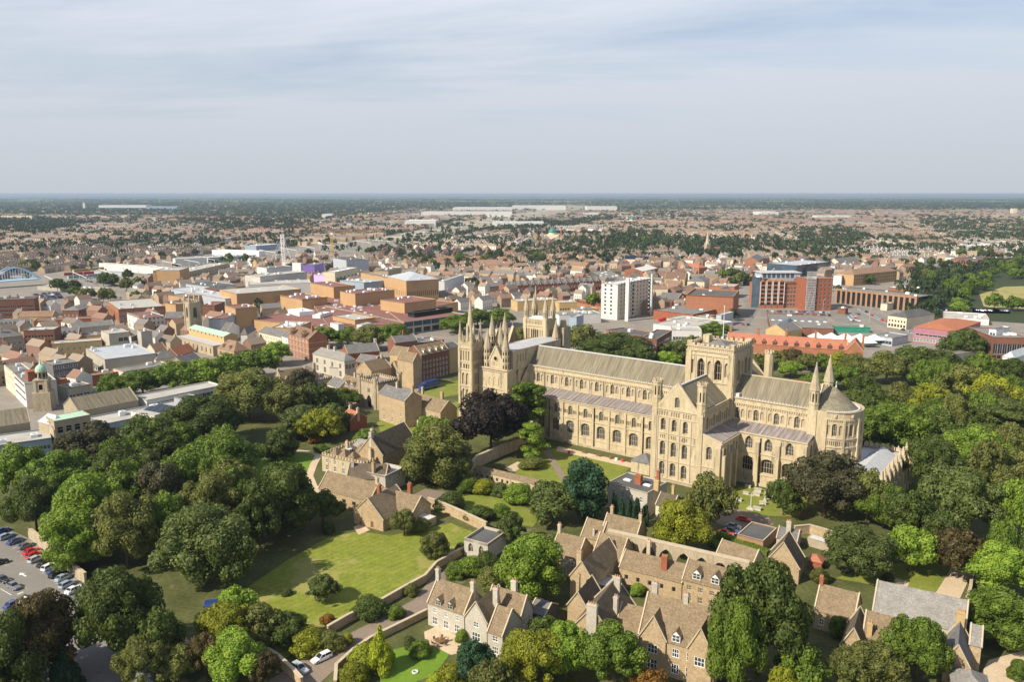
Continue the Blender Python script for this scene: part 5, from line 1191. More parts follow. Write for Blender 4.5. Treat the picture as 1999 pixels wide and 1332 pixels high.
r = bld('coach_house', 'slate-roofed stone wing with white verge boards next to the sandy yard', H_, (1842, 1292), (1892, 1305), 4.4, 11, 'rubble_stone', 'y', 'grey_slate', 4.2, win=[(1, 1.2, 1.4, 1.6, 's')], winR=[(3, 1.6, 1.0, 1.5, 'k')], chim=[(.5, .98, 6.2, 1.6, .9, 'yellow_brick', 4)])
bld('', '', '', (1893, 1258), (1916, 1264), 5.6, 8, 'rubble_stone', 'x', 'pale_slate', 2.6, parent=r)
bld('yard_building', 'slate hipped roof at the bottom edge beside the sandy yard', 'outbuilding', (1862, 1350), (1936, 1366), 3.4, 8, 'grey_stone', 'hip', 'pale_slate', 2.4)
# ---- bishop's house group
r = bld('bishops_house', 'rambling pale stone mansion with battlements and small hipped roofs beside the curved path', 'mansion', (628, 888), (712, 907), 6.0, 19, 'limestone', 'flat', 'stone_slate', 0, cren=.8, win=[(5, .8, 1.3, 1.9, 's'), (5, 3.4, 1.2, 1.5, 's')], winL=[(3, 3.4, 1.2, 1.5, 's')], chim=[(.3, .35, 4.0, 1.0, .9, 'stone_trim', 3), (.88, .3, 3.6, 1.0, .9, 'stone_trim', 3), (.5, .75, 4.5, 1.0, .9, 'grey_stone', 3)])
L_, D_ = 13, 19
rb = MB(); 
for x, y, w_, d_, z in ((1, 2, 4, 4.5, 2.4), (5.2, 2, 4, 4.5, 2.6), (9.2, 2.2, 3.6, 4.3, 2.4), (1, 8, 5, 5, 2.2), (6.5, 8, 6, 5, 3.2), (1, 14, 11.0, 4.4, 2.6)):
    q = MB(); q.hip(x, y, x+w_, y+d_, 5.5, 5.5+z); q.build('hipped_roof', 'stone_slate' if y < 13 else 'pale_slate', r)
q = MB(); q.frus(6.0, 7.4, 5.5, 1.2, 7.2, 1.2, 8, 0); q.frus(6.0, 7.4, 7.2, 1.4, 8.4, .1, 8, 0)
for i in range(8): a = R(45*i+22.5); q.box(6+1.14*math.cos(a)-.25, 7.4+1.14*math.sin(a)-.25, 6.0, 6+1.14*math.cos(a)+.25, 7.4+1.14*math.sin(a)+.25, 7.0, 1)
q.build('cupola', ['white_paint', 'house_glass'], r)
bld('great_hall', 'stone hall with a big steep dark roof rising behind the battlemented mansion', 'hall', (747, 890), (812, 858), 7.5, 10, 'rubble_stone', 'x', 'dark_stone_slate', 6.0, win=[(5, 3.5, 1.1, 1.8, 'm')], chim=[(.03, .5, 7.6, 1.4, 1.0, 'grey_stone', 3), (.35, .95, 6.4, 1.2, 1.0, 'grey_stone', 3)])
bld('stone_wing', 'grey stone block with a flat lead roof below the great hall', H_, (752, 930), (790, 912), 6.2, 8, 'grey_stone', 'flat', 'grey_lead', 0, par=.6, win=[(2, 3.6, 1.2, 1.6, 's')], chim=[(.1, .7, 3.4, 1.0, .9, 'rubble_stone', 2)])
r = bld('linking_range', 'dark-roofed range between the mansion and the stone cottage', H_, (676, 934), (752, 936), 4.6, 9, 'rubble_stone', 'x', 'dark_stone_slate', 3.6, chim=[(.1, .4, 4.6, .9, .8, 'grey_stone', 2)])
r = bld('stone_cottage', 'L-shaped stone cottage with two red brick chimneys at the top of the big lawn', H_, (622, 953), (722, 979), 4.4, 8.5, 'rubble_stone', 'x', 'stone_slate', 4.4, win=[(5, 1.5, 1.5, 1.3, 'k')], chim=[(.97, .5, 6.0, .9, .8, 'stone_trim', 1)])
bld('', '', '', (690, 1000), (747, 1016), 3.6, 13, 'rubble_stone', 'y', 'stone_slate', 5.4, win=[(2, .2, 1.1, 2.0, 'd', .5, 2.0), ], parent=r, chim=[(.45, .45, 7.4, 1.0, 1.0, 'red_brick', 2)])
bld('', '', '', (728, 985), (806, 1004), 4.0, 9, 'rubble_stone', 'x', 'stone_slate', 4.0, parent=r, chim=[(.62, .7, 6.4, 1.2, 1.0, 'red_brick', 2)])
bld('chapel', 'small stone chapel with a flat dark roof and pointed windows', 'chapel', (906, 1047), (952, 1063), 5.0, (988, 1038), 'grey_stone', 'flat', 'dark_felt', 0, par=.7, win=[(2, 1.4, 1.5, 1.4, 'p')])
bld('garden_shed', 'white-roofed lean-to shed at the end of the arched garden wall', 'shed', (800, 1004), (836, 1016), 2.4, 3.4, 'stone_shadowed', 'flat', 'pale_lead', 0, par=.05)
bld('villa', 'square grey stone villa with a flat dark roof by the south transept', 'villa', (1186, 942), (1264, 963), 8.0, 12, 'grey_stone', 'flat', 'dark_felt', 0, par=.3, win=[(4, 1.0, 1.1, 1.8, 's'), (4, 4.4, 1.1, 1.8, 's')], winR=[(2, 4.4, 1.1, 1.6, 's')], chim=[(.55, .45, 2.6, 2.2, 1.4, 'red_brick', 4), (1.05, .35, 3.0, 1.6, 1.0, 'yellow_brick', 3), (.8, .95, 3.2, 1.0, .9, 'red_brick', 2)], lights=2)
bld('verger_cottage', 'small buff cottage squeezed right of the grey stone villa', H_, (1280, 985), (1313, 993), 5.0, 7, 'cream_render', 'x', 'dark_stone_slate', 2.8, win=[(2, 2.6, 1.1, 1.4, 's')], chim=[(.5, .9, 4.5, .8, .8, 'yellow_brick', 2)])
bld('vestry', 'low stone annexe with a lead roof against the nave wall', 'annexe', (1232, 899), (1268, 907), 4.2, 8, 'limestone', 'hip', 'grey_slate', 2.2)
# gatehouse row
r = bld('gatehouse', 'stone gate tower with corner turrets and an arched gateway', 'gatehouse', (701, 740), (738, 749), 12, (776, 738), 'limestone_weathered', 'flat', 'aisle_lead_x', 0, par=.8, cren=.9, base=802, win=[(1, .1, 3.2, 3.4, 'v'), (1, 7.2, 1.8, 2.0, 'm')], winR=[(3, 6.5, 1.2, 1.6, 'k')])
mb = MB()
lx, ly = local(r, 738, 749, 12); bx = [(.3, .3), (lx-.3, .3), (lx-.3, local(r, 776, 738, 12)[1]-.3)]
for x, y in bx:
    q = MB(); q.frus(x, y, 0, 1.1, 13.8, 1.1, 8, 0); q.frus(x, y, 13.8, 1.3, 14.4, 1.3, 8, 1)
    for i in range(6): a = R(60*i); q.box(x+1.05*math.cos(a)-.25, y+1.05*math.sin(a)-.25, 14.4, x+1.05*math.cos(a)+.25, y+1.05*math.sin(a)+.25, 15.1, 0)
    q.build('turret', ['limestone_weathered', 'stone_trim'], r)
r = bld('gatehouse_row', 'row of orange stone houses stepping down from the gate tower', H_, (739, 768), (790, 783), 8.0, 9, 'rubble_stone', 'x', 'grey_slate', 3.0, base=837, win=[(3, 1.0, 1.3, 2.0, 's'), (3, 4.4, 1.2, 1.7, 's')], chim=[(.4, .5, 5.2, 1.0, .8, 'stone_trim', 3), (.98, .5, 5.5, 1.0, .8, 'rubble_stone', 3)])
bld('', '', '', (790, 785), (858, 806), 7.4, 9, 'rubble_stone', 'x', 'stone_slate', 4.0, win=[(4, 1.0, 1.5, 2.0, 'm'), (4, 4.2, 1.2, 1.6, 's')], chim=[(.1, .9, 5.5, .9, .8, 'stone_trim', 2), (.62, .95, 5.5, 1.6, .8, 'rubble_stone', 3)], parent=r)
bld('', '', '', (790, 812), (850, 832), 3.0, 4, 'cream_render', 'flat', 'pale_felt', 0, par=.1, parent=r)
# walls
garden_wall('rubble wall between the big lawn and the drive', [(640, 1240), (681, 1216), (740, 1189), (790, 1160), (830, 1138), (852, 1112), (905, 1082), (930, 1062)], 2.0)
garden_wall('low stone wall on the house side of the drive', [(655, 1345), (657, 1312), (690, 1282), (724, 1258), (780, 1230), (834, 1203)], 1.6)
garden_wall('stone wall beside the parked grey car at the bottom edge', [(520, 1283), (545, 1300), (575, 1328), (590, 1345)], 2.2, name='boundary_wall')
garden_wall('long rubble wall with blind arches above the chapel garden', [(836, 990), (860, 998), (905, 1018), (950, 1040)], 3.0)
garden_wall('ruined wall draped with blue sheeting in the derelict corner', [(330, 1238), (352, 1262), (372, 1285)], 3.0)
garden_wall('buff stone wall along the head of the car park', [(58, 1050), (85, 1072), (110, 1095), (140, 1120), (168, 1142)], 3.0, .6, 'limestone_weathered', 'boundary_wall')
garden_wall('shaded precinct wall running up to the nave from the cloister', [(915, 932), (932, 912), (985, 888), (1030, 870), (1066, 853)], 4.2, .9, 'limestone_weathered', 'precinct_wall')
garden_wall('drive wall beside the bright yew at the right edge', [(1880, 1205), (1893, 1160), (1898, 1120)], 1.8)
garden_wall('stone wall between the churchyard and the outbuildings', [(1550, 1045), (1580, 1042), (1625, 1055)], 2.6)
garden_wall('curved stone wall east of the low eastern building', [(1775, 905), (1800, 912), (1830, 918), (1835, 935)], 2.0)
r = bld('cloister_range', 'long low cloister wall with a narrow brown lean-to roof', 'cloister', (924, 916), (1094, 958), 3.6, 3.2, 'limestone', 'x', 'stone_slate', 1.1, win=[(16, 1.2, .9, 1.2, 'k')])
# clipped hedges
def hedge(label, pts, w, h, kind='leaf_mid'):
    P = [at(*p) for p in pts]; o = P[0]; rng = np.random.default_rng(len(label)); Vs = []; 
    mb = MB()
    for a, b in zip(P, P[1:]):
        d = b-a; L_ = math.hypot(d.x, d.y); u = d/L_; n = Vector((-u.y, u.x, 0)); A = a-o
        c = [A-n*w/2, A+u*L_-n*w/2, A+u*L_+n*w/2, A+n*w/2]; mb.prism([(q.x, q.y) for q in c], 0, h*.93)
        k = int(L_*h*26); t = rng.uniform(0, 1, (k, 3)); side = rng.integers(0, 3, k)
        for (x, y, z), s_ in zip(t, side):
            yy = (y-.5)*w; zz = z*h
            if s_ == 0: yy, nn = -w/2, -n
            elif s_ == 1: zz, nn = h*.95, Vector((0, 0, 1))
            else: yy, nn = w/2, n
            q = A+u*(x*L_)+n*yy; q.z = zz; v = Vector((rng.normal(), rng.normal(), rng.normal()))*.5+nn; v.normalize(); s1 = v.orthogonal().normalized()*.16; s2 = v.cross(s1)
            mb.face([q-s1-s2, q+s1-s2*.6, q+s1+s2, q-s1*.7+s2])
    tag(mb.build('hedge', kind, None, o), label, 'hedge')
hedge('long clipped hedge in front of the garage block', [(1402, 1052), (1450, 1072), (1500, 1090)], 2.2, 2.2)
hedge('box hedge beside the curved wall in the eastern park', [(1783, 898), (1803, 902), (1824, 906)], 3.0, 2.4)
# ================================================================ the town beyond the precinct
def q3(x, y): return (x/3.918, 360+y/3.918)
def q4(x, y): return (500+x/3.918, 360+y/3.918)
def q5(x, y): return (1000+x/3.918, 360+y/3.918)
def q6(x, y): return (1500+x/3.918, 360+y/3.918)
def q7(x, y): return (x/3.917, 560+y/3.917)
def q8(x, y): return (440+x/3.844, 620+y/3.844)
patch('town_ground', 'paving', [(-120, 860), (-120, 525), (300, 505), (700, 470), (1100, 478), (1500, 470), (2120, 500), (2120, 720), (1900, 668), (1700, 720), (1380, 700), (1100, 690), (900, 700), (860, 720), (780, 800), (690, 800), (600, 760), (450, 720), (250, 780), (60, 860)], .01)
OCC = []
def town(label, q, A, B, C, wm, roof, rm, rh=0, base=None, h=9, name='building', cat='building', **k):
    b = None
    if base is not None:
        bb = q(*base); qb = q(*B); b = (bb[0]-qb[0], bb[1])
    dep = C if isinstance(C, (int, float)) else q(*C)
    k.setdefault('zb', 9 if name in ('shopping_block', 'roof_hood', 'mall_hall', 'plant_room', 'plant_screen', 'roof_lantern', 'cinema', 'site_building') else 3)
    r = bld(name, label, cat, q(*A), q(*B), h, dep, wm, roof, rm, rh, base=b, **k)
    return r
T = town
# left side of the town
T('long dark brown brick office block at the left edge', q7, (-220, 108), (258, 90), 16, 'brown_brick', 'flat', 'dark_felt', base=(258, 205), win=[(14, 2, 4, 1.3, 'g'), (14, 5.2, 4, 1.3, 'g'), (14, 8.4, 4, 1.3, 'g')], name='office_block', units=3)
T('tan-roofed gabled shed beside the dark brown office', q7, (140, 232), (398, 226), 12, 'yellow_brick', 'x', 'brown_tile', 3.5, base=(398, 262), name='workshop')
T('square brick building with a grey hipped roof behind the shops', q7, (472, 172), (600, 180), (705, 150), 'brown_brick', 'hip', 'grey_felt', 2.5, base=(600, 225), win=[(4, 3, 1.2, 1.6, 's')], winR=[(4, 3, 1.2, 1.6, 's')])
T('orange brick shop with a cream flat roof and white corner front', q7, (818, 108), (905, 172), (1258, 128), 'orange_brick', 'flat', 'pale_felt', base=(905, 250), win=[(7, 1, 2.0, 6, 'k')], winR=[(12, 2, 2.2, 2.4, 'w'), (12, 6, 2.2, 1.6, 'w')], units=4, name='shop')
T('white three-storey corner building with tall windows', q7, (970, 205), (1065, 240), (1258, 200), 'white_render', 'flat', 'red_membrane', base=(1065, 318), win=[(3, 1, 2, 2.4, 'k'), (3, 4.6, 1.4, 2.2, 's'), (3, 8.2, 1.4, 1.8, 's')], winR=[(6, 1, 2.4, 2.4, 'k'), (6, 4.6, 1.5, 2.2, 's'), (6, 8.2, 1.5, 1.8, 's')], units=2, trim=(4, 11), name='corner_building')
T('dark brick house joined to the white corner building', q7, (1262, 240), (1398, 236), 11, 'brown_brick', 'x', 'grey_slate', 3.5, base=(1398, 322), win=[(5, 1, 1.6, 2.2, 'k'), (5, 4.4, 1.1, 1.8, 's'), (5, 7.4, 1.1, 1.5, 's')], name='house')
T('red-brown brick office with three rows of square windows', q7, (178, 335), (412, 326), 15, 'brown_brick', 'flat', 'pale_felt', base=(412, 452), win=[(9, 2, 1.3, 1.4, 'k'), (9, 5.3, 1.3, 1.4, 'k'), (9, 8.6, 1.3, 1.4, 'k')], name='office_block', units=2)
T('mansard-roofed wing with small white rooflights', q7, (414, 372), (600, 362), 12, 'brown_brick', 'x', 'grey_slate', 3.5, base=(600, 410), dorm=[(.2, .5, 1.3, 1, 'white_paint'), (.4, .5, 1.3, 1, 'white_paint'), (.6, .5, 1.3, 1, 'white_paint'), (.8, .5, 1.3, 1, 'white_paint')], name='office_wing')
T('two-storey buff building with a row of dark sash windows', q7, (395, 438), (775, 408), 11, 'yellow_brick', 'flat', 'pale_felt', base=(775, 492), win=[(8, 1.4, 1.3, 1.5, 's'), (8, 5, 1.3, 1.8, 's')], name='office_block')
T('low ochre brick range behind the buff building', q7, (600, 378), (775, 368), 12, 'buff_brick', 'flat', 'grey_felt', base=(775, 402))
T('grey hipped-roof houses at the left edge', q7, (-60, 395), (175, 372), 14, 'stone_shadowed', 'hip', 'grey_slate', 4, base=(175, 462), win=[(5, 1, 2, 2.5, 'w'), (5, 5, 2, 2.2, 'w')], chim=[(.35, .3, 5.5, 1.2, 1, 'concrete', 2)])
T('long grey mansard strip with white dormer windows', q7, (-60, 300), (235, 282), 11, 'white_render', 'x', 'grey_slate', 3.2, base=(235, 318), dorm=[(.1+.115*i, .4, 1.3, 1.1, 'white_paint') for i in range(8)], name='terrace')
T('dark red-brick shop strip with a felt roof', q7, (255, 262), (720, 240), 13, 'red_brick', 'flat', 'brown_tile', base=(720, 268), name='shop')
T('brown slate-roofed shops in front of the white corner building', q7, (555, 318), (870, 288), 10, 'concrete', 'x', 'grey_felt', 2.8, base=(870, 322), win=[(10, 1, 1.5, 1.6, 's')], name='shop')
T('pale concrete tower with a white plant box on top', q7, (770, 334), (832, 360), (990, 335), 'concrete', 'flat', 'pale_felt', base=(832, 505), win=[(1, 2, .1, .1, 'k')], winR=[(2, 4, 3.2, 2.4, 'g', 5, 1), (2, 9, 3.2, 2.4, 'g', 5, 1)], par=.3, name='concrete_tower', units=1)
T('recessed concrete stair bay with white fins', q7, (985, 372), (1000, 378), (1060, 365), 'white_render', 'flat', 'grey_felt', base=(1000, 490), winR=[(4, 2, 1.4, 5, 'b'), (4, 8.5, 1.4, 3, 'b')], name='stair_bay')
T('second pale concrete tower with blank walls', q7, (1046, 330), (1078, 345), (1162, 332), 'concrete', 'flat', 'grey_felt', base=(1078, 500), par=.3, name='concrete_tower')
T('wide concrete podium with a blue-grey roof and glazed ground floor', q7, (655, 470), (800, 556), (1192, 508), 'concrete', 'flat', 'steel_grey', base=(800, 650), win=[(9, .4, 2.4, 3.4, 'b')], winR=[(14, 3.2, 2.4, .9, 'g')], par=.4, name='podium')
T('beige Georgian street front at the far left', q7, (28, 596), (100, 655), (240, 585), 'cream_render', 'flat', 'grey_felt', base=(100, 795), win=[(7, 3.5, 1.3, 2, 's'), (7, 7, 1.3, 2, 's'), (7, 10.5, 1.3, 1.5, 's')], name='shop', units=2)
T('white and red banded street building with a grey mansard', q7, (102, 660), (188, 742), (430, 640), 'white_render', 'flat', 'grey_felt', base=(188, 888), win=[(1, 3, 30, 1.4, 'l'), (1, 6.2, 30, 1.4, 'l'), (1, 9.4, 30, 1.4, 'l')], name='office_block', units=3, chim=[(.7, .35, 4, 6, 4, 'red_brick', 0)])
T('red brick street building beside the domed clock tower', q7, (184, 745), (262, 822), (385, 750), 'orange_brick', 'flat', 'grey_felt', base=(262, 890), win=[(8, 3, 1.3, 1.8, 's'), (8, 6.5, 1.3, 1.8, 's')], name='shop')
T('dark slate block with three rows of white windows', q7, (404, 600), (600, 572), 14, 'grey_slate', 'flat', 'grey_felt', base=(600, 705), win=[(5, 2.2, 2.8, 1.7, 's'), (5, 6, 2.8, 1.7, 's'), (5, 9.6, 2.8, 1.7, 's')], name='office_block', units=1)
T('low red brick building with a purplish flat roof', q7, (360, 740), (512, 700), (640, 690), 'red_brick', 'flat', 'red_membrane', base=(512, 770), name='store')
T('low concrete building with three big windows', q7, (515, 775), (692, 742), 10, 'concrete', 'flat', 'grey_felt', base=(692, 795), win=[(3, .8, 3.2, 2, 's')], name='office_wing')
T('long pale classroom-like block above the avenue trees', q7, (940, 650), (1305, 590), 11, 'cream_render', 'flat', 'grey_felt', base=(1305, 640), win=[(16, 1.2, 1.5, 2, 'w')], name='office_wing')
T('small brick store in the service yard', q7, (700, 680), (905, 650), 9, 'red_brick', 'flat', 'brown_tile', base=(905, 690), name='store')
T('house with a brown roof beside the concrete towers', q7, (1183, 492), (1275, 476), 9, 'cream_render', 'x', 'brown_tile', 3.5, base=(1275, 530), name='house')
T('cream house with a hipped slate roof by the avenue', q7, (1192, 560), (1405, 528), 10, 'cream_render', 'hip', 'grey_slate', 3.5, base=(1405, 575), win=[(5, 1.5, 1.2, 1.8, 's')], name='house')
T('house with a bright red tiled roof near the church', q7, (1358, 528), (1495, 486), 9, 'brown_brick', 'x', 'red_tile', 4, base=(1495, 540), name='house')
T('slate-roofed house between the red roof and the avenue', q7, (1400, 590), (1540, 545), 9, 'stone_shadowed', 'x', 'grey_slate', 3.2, base=(1540, 580), name='house')
T('old stone guildhall with two roof dormers beside the church', q3, (1662, 1252), (1790, 1282), (1905, 1240), 'rubble_stone', 'hip', 'brown_tile', 5, base=(1790, 1340), win=[(3, 4, 2, 2, 'm')], winR=[(3, 4, 2, 2, 'm')], dorm=[(.3, .6, 1.6, 1.4, 'stone_trim'), (.7, .6, 1.6, 1.4, 'stone_trim')], name='guildhall')
# church with the copper roof
r = T('tower-side nave of the town church with a pale green copper roof', q3, (1440, 1098), (1712, 1166), 9, 'yellow_brick', 'x', 'verdigris', 1.6, base=(1712, 1262), win=[(9, 9.2, 1.2, 1.6, 'a')], name='church', cat='church')
r['label'] = 'stone town church with a pale green copper roof and a tall square pinnacled tower'
bld('', '', '', q3(1336, 1158), q3(1622, 1238), 6.5, 8.5, 'limestone_weathered', 'flat', 'grey_lead', 0, par=.3, win=[(9, 1.4, 1.6, 2.2, 'p')], winR=[(1, 1.5, 2.4, 2.4, 'p')], parent=r)
A, B, C = at(*q3(1405, 900), 27), at(*q3(1440, 908), 27), at(*q3(1546, 884), 27)
lx, ly = local(r, *q3(1405, 900), 26); lx2 = lx + 7.5
t = MB()
for O_, U_, n_ in (((lx, ly), (1, 0), 7.5), ((lx2, ly), (0, 1), 7.5), ((lx2, ly+7.5), (-1, 0), 7.5), ((lx, ly+7.5), (0, -1), 7.5)):
    wall(t, O_, U_, 0, n_, 0, 14); wall(t, O_, U_, 0, n_, 14, 26, [(n_/2, 2.6, 16, 21, 'p', 'w', 3)], dep=.6, gm='dark_void', fm='stone_trim')
    for z in (8, 14, 25.4): strip(t, O_, U_, 0, n_, z, z+.4, .25, 2)
    for x in (.5, n_-.5): strip(t, O_, U_, x-.6, x+.6, 0, 25, .45, 0)
    crenels(t, O_, U_, 0, n_, 26, .9, .8, .6, .4, 0)
t.face([(lx, ly, 25.8), (lx2, ly, 25.8), (lx2, ly+7.5, 25.8), (lx, ly+7.5, 25.8)], 2)
for x in (lx+.4, lx2-.4):
    for y in (ly+.4, ly+7.1): t.frus(x, y, 25, .8, 28.5, .65, 8, 0); t.frus(x, y, 28.5, .7, 31.5, .05, 8, 2)
t.build('tower', ['limestone_weathered', 'dark_void', 'stone_trim'], r)
# town hall
A = at(*q7(345, 940), 0)
r = thing('clock_tower', 'small stone clock tower topped by a green copper dome', 'clock tower', (A.x, A.y, 0), .25)
t = MB(); t.box(-4.6, -4.6, 0, 4.6, 4.6, 15, 0)
for O_, U_ in (((-3.4, -3.4), (1, 0)), ((3.4, -3.4), (0, 1)), ((3.4, 3.4), (-1, 0)), ((-3.4, 3.4), (0, -1))):
    wall(t, O_, U_, 0, 6.8, 15, 25, [(3.4, 2.0, 17, 20.5, 'a', 'v')], dep=.6, bm=0); strip(t, O_, U_, -.2, 7, 24.6, 25.1, .4, 2); strip(t, O_, U_, 0, 1.2, 15, 24.6, .3, 2); strip(t, O_, U_, 5.6, 6.8, 15, 24.6, .3, 2)
t.face([(-3.4, -3.4, 25), (3.4, -3.4, 25), (3.4, 3.4, 25), (-3.4, 3.4, 25)], 0)
t.frus(0, 0, 25, 2.9, 31, 2.7, 8, 0, R(22.5)); t.frus(0, 0, 31, 3.1, 31.6, 3.1, 12, 2)
for i in range(8): a = R(45*i); t.box(2.62*math.cos(a)-.4, 2.62*math.sin(a)-.4, 26.5, 2.62*math.cos(a)+.4, 2.62*math.sin(a)+.4, 30, 1)
t.build('shaft', ['limestone_weathered', 'dark_void', 'stone_trim'], r); r.scale = (.8, .8, .57)
d = MB(); pr = [(2.9, 31.6), (2.85, 33.0), (2.5, 34.4), (1.8, 35.6), (.9, 36.4), (.5, 36.6)]
for (ra, za), (rb_, zb) in zip(pr, pr[1:]): d.frus(0, 0, za, ra, zb, rb_, 16, 0)
d.frus(0, 0, 36.6, .6, 38.4, .5, 8, 1); d.frus(0, 0, 38.4, .65, 39.6, .05, 8, 0); d.frus(0, 0, 39.5, .1, 42.5, .03, 6, 1); d.box(-.5, -.05, 41.4, .5, .05, 41.6, 1); d.build('dome', ['verdigris', 'white_metal'], r)
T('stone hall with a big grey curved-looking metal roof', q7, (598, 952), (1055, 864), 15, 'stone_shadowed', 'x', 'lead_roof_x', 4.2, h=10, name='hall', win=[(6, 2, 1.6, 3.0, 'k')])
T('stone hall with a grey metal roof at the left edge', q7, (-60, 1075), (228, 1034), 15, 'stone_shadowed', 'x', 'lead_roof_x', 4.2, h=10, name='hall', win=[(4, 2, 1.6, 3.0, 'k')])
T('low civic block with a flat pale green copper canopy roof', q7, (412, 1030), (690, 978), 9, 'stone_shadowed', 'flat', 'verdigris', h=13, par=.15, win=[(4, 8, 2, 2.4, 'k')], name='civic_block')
T('civic block with a hipped glass roof beside the clock tower', q7, (292, 1030), (415, 1062), (520, 1010), 'limestone_weathered', 'hip', 'grey_lead', 3, h=11, name='civic_block')
T('pedimented stone portico facing the garden trees', q7, (410, 1100), (640, 1055), 10, 'limestone_weathered', 'x', 'pale_felt', 2.5, h=9.5, name='portico')
r = T('long white-roofed library wing clad in blue-grey metal', q7, (795, 1050), (1650, 876), 15, 'blue_cladding', 'flat', 'pale_felt', h=7.5, win=[(30, 3.4, 1.3, 1.6, 'g')], name='library', units=3)
T('long pale rear wing of the library', q7, (1120, 868), (1700, 752), 12, 'white_render', 'flat', 'pale_felt', h=9.5, win=[(18, 5.5, 1.8, 2, 'g')], name='library_wing')
T('blue-grey boxed stair block on the library', q7, (1330, 838), (1388, 858), (1492, 828), 'steel_grey', 'flat', 'dark_felt', h=12.5, par=.2, name='plant_room')
r = T('library roof storey carrying dark solar panels', q7, (1000, 952), (1180, 985), (1370, 930), 'white_render', 'flat', 'pale_felt', h=9.5, par=.2, name='library_storey')
lx, ly = local(r, *q7(1110, 935), 9.5)
for i in range(5):
    for j in range(2): q = MB(); q.face([(0, 0, 0), (2.6, 0, 0), (2.6, 3.6, .9), (0, 3.6, .9)]); q.face([(0, 3.6, .9), (2.6, 3.6, .9), (2.6, 3.6, 0), (0, 3.6, 0)]); q.build('solar_panel', 'solar_panel', r, (lx+i*2.9, ly-1+j*4.2, 9.35))
T('white-roofed office wing clad in blue metal at the left edge', q7, (-60, 1220), (392, 1155), 15, 'blue_cladding', 'flat', 'pale_felt', h=7.5, win=[(14, 3.4, 1.3, 1.6, 'g')], name='library_wing', units=2)
# shopping centre
SW_ = 'shopping_block'
T('tall buff shopping block with slit windows and a sloping grey metal roof', q4, (1003, 704), (1148, 738), (1396, 708), 'buff_brick', 'hip', 'steel_grey', 5, base=(1148, 866), win=[(10, 9.5, .8, 4.5, 'k')], winR=[(16, 9.5, .8, 4.5, 'k')], name=SW_, units=3)
T('long buff shopping wall left of the grey-roofed block', q4, (800, 674), (1005, 716), (1080, 700), 'buff_brick', 'flat', 'grey_felt', base=(1005, 790), win=[(14, 8, .8, 1.2, 'k')], name=SW_, units=2)
T('buff shopping block with two dark louvred openings', q4, (413, 752), (592, 786), (757, 768), 'buff_brick', 'flat', 'red_membrane', base=(592, 868), winR=[(2, 3.5, 8, 4.2, 'g')], name=SW_, units=2)
T('buff lower shopping block carrying rows of white fans', q4, (183, 848), (352, 880), (545, 862), 'buff_brick', 'flat', 'red_membrane', base=(352, 935), name=SW_, units=9, par=.8)
T('wide buff shopping wall with a pale skylit roof at its left', q4, (-150, 838), (342, 800), 40, 'buff_brick', 'flat', 'pale_felt', base=(342, 880), name=SW_, lights=3)
T('long buff wall with slots and a red roof of machinery', q4, (757, 836), (1058, 806), 22, 'buff_brick', 'flat', 'red_membrane', base=(1058, 900), win=[(4, 5, 5, 2.2, 'g')], name=SW_, units=12)
T('buff stepped block with a red roof next to the black fence', q4, (950, 882), (1134, 908), (1376, 892), 'buff_brick', 'flat', 'red_membrane', base=(1134, 986), name=SW_, units=3)
T('black timber screen around roof plant', q4, (1160, 968), (1210, 982), (1503, 940), 'black_iron', 'flat', 'red_membrane', base=(1210, 1018), par=2, name='plant_screen', units=2)
T('huge low shopping roof in dark red membrane', q4, (560, 1092), (1130, 1062), 190, 'buff_brick', 'flat', 'red_membrane', h=9, name=SW_, units=16, lights=4)
T('low shopping roof in dark red membrane on the left', q4, (-60, 1030), (560, 1100), 150, 'buff_brick', 'flat', 'red_membrane', h=8.9, name=SW_, units=16, lights=3)
T('glass-cornered shop front with grey panels below the red roofs', q4, (1130, 1052), (1600, 992), 110, 'concrete', 'flat', 'red_membrane', h=9.2, win=[(7, 5.4, 8, 5.5, 'b'), (7, .5, 6, 3.5, 'k')], name=SW_)
T('small buff block with a pale skylight between ducts', q4, (585, 1004), (756, 1038), (910, 1002), 'buff_brick', 'flat', 'pale_felt', base=(756, 1070), name=SW_, lights=2)
T('buff parapet block left of the ducts', q4, (110, 1075), (300, 1100), (420, 1050), 'buff_brick', 'flat', 'pale_felt', base=(300, 1130), name=SW_, units=8)
T('long pale roof lantern box among the red roofs', q4, (242, 955), (330, 978), (446, 950), 'white_metal', 'flat', 'awning_white', base=(330, 1005), name='roof_lantern', par=.1)
T('smaller pale roof lantern box beside it', q4, (430, 985), (490, 1000), (570, 975), 'white_metal', 'flat', 'awning_white', base=(490, 1020), name='roof_lantern', par=.1)
T('white boxed plant room nearest the square trees', q4, (566, 1058), (628, 1072), (672, 1056), 'white_render', 'flat', 'pale_felt', base=(628, 1105), name='plant_room', par=.1)
T('white boxed plant room right of the other one', q4, (768, 1062), (810, 1076), (884, 1058), 'white_render', 'flat', 'pale_felt', base=(810, 1100), name='plant_room', par=.1)
T('blue-grey metal-clad hall with a pale glazed roof', q4, (640, 732), (824, 752), (972, 728), 'blue_cladding', 'flat', 'pale_felt', base=(824, 800), name='mall_hall', lights=4, units=3)
T('long pale hall with white arched roof cowls', q4, (-60, 768), (420, 752), 30, 'white_render', 'flat', 'pale_felt', base=(420, 800), name='mall_hall', units=8)
T('bright purple site hoarding block', q4, (358, 606), (445, 618), (518, 598), 'purple_cladding', 'flat', 'grey_felt', base=(445, 668), name='site_building')
T('lilac hoarding block below the purple one', q4, (440, 688), (540, 692), (580, 682), 'lilac_cladding', 'flat', 'pale_felt', base=(540, 722), name='site_building')
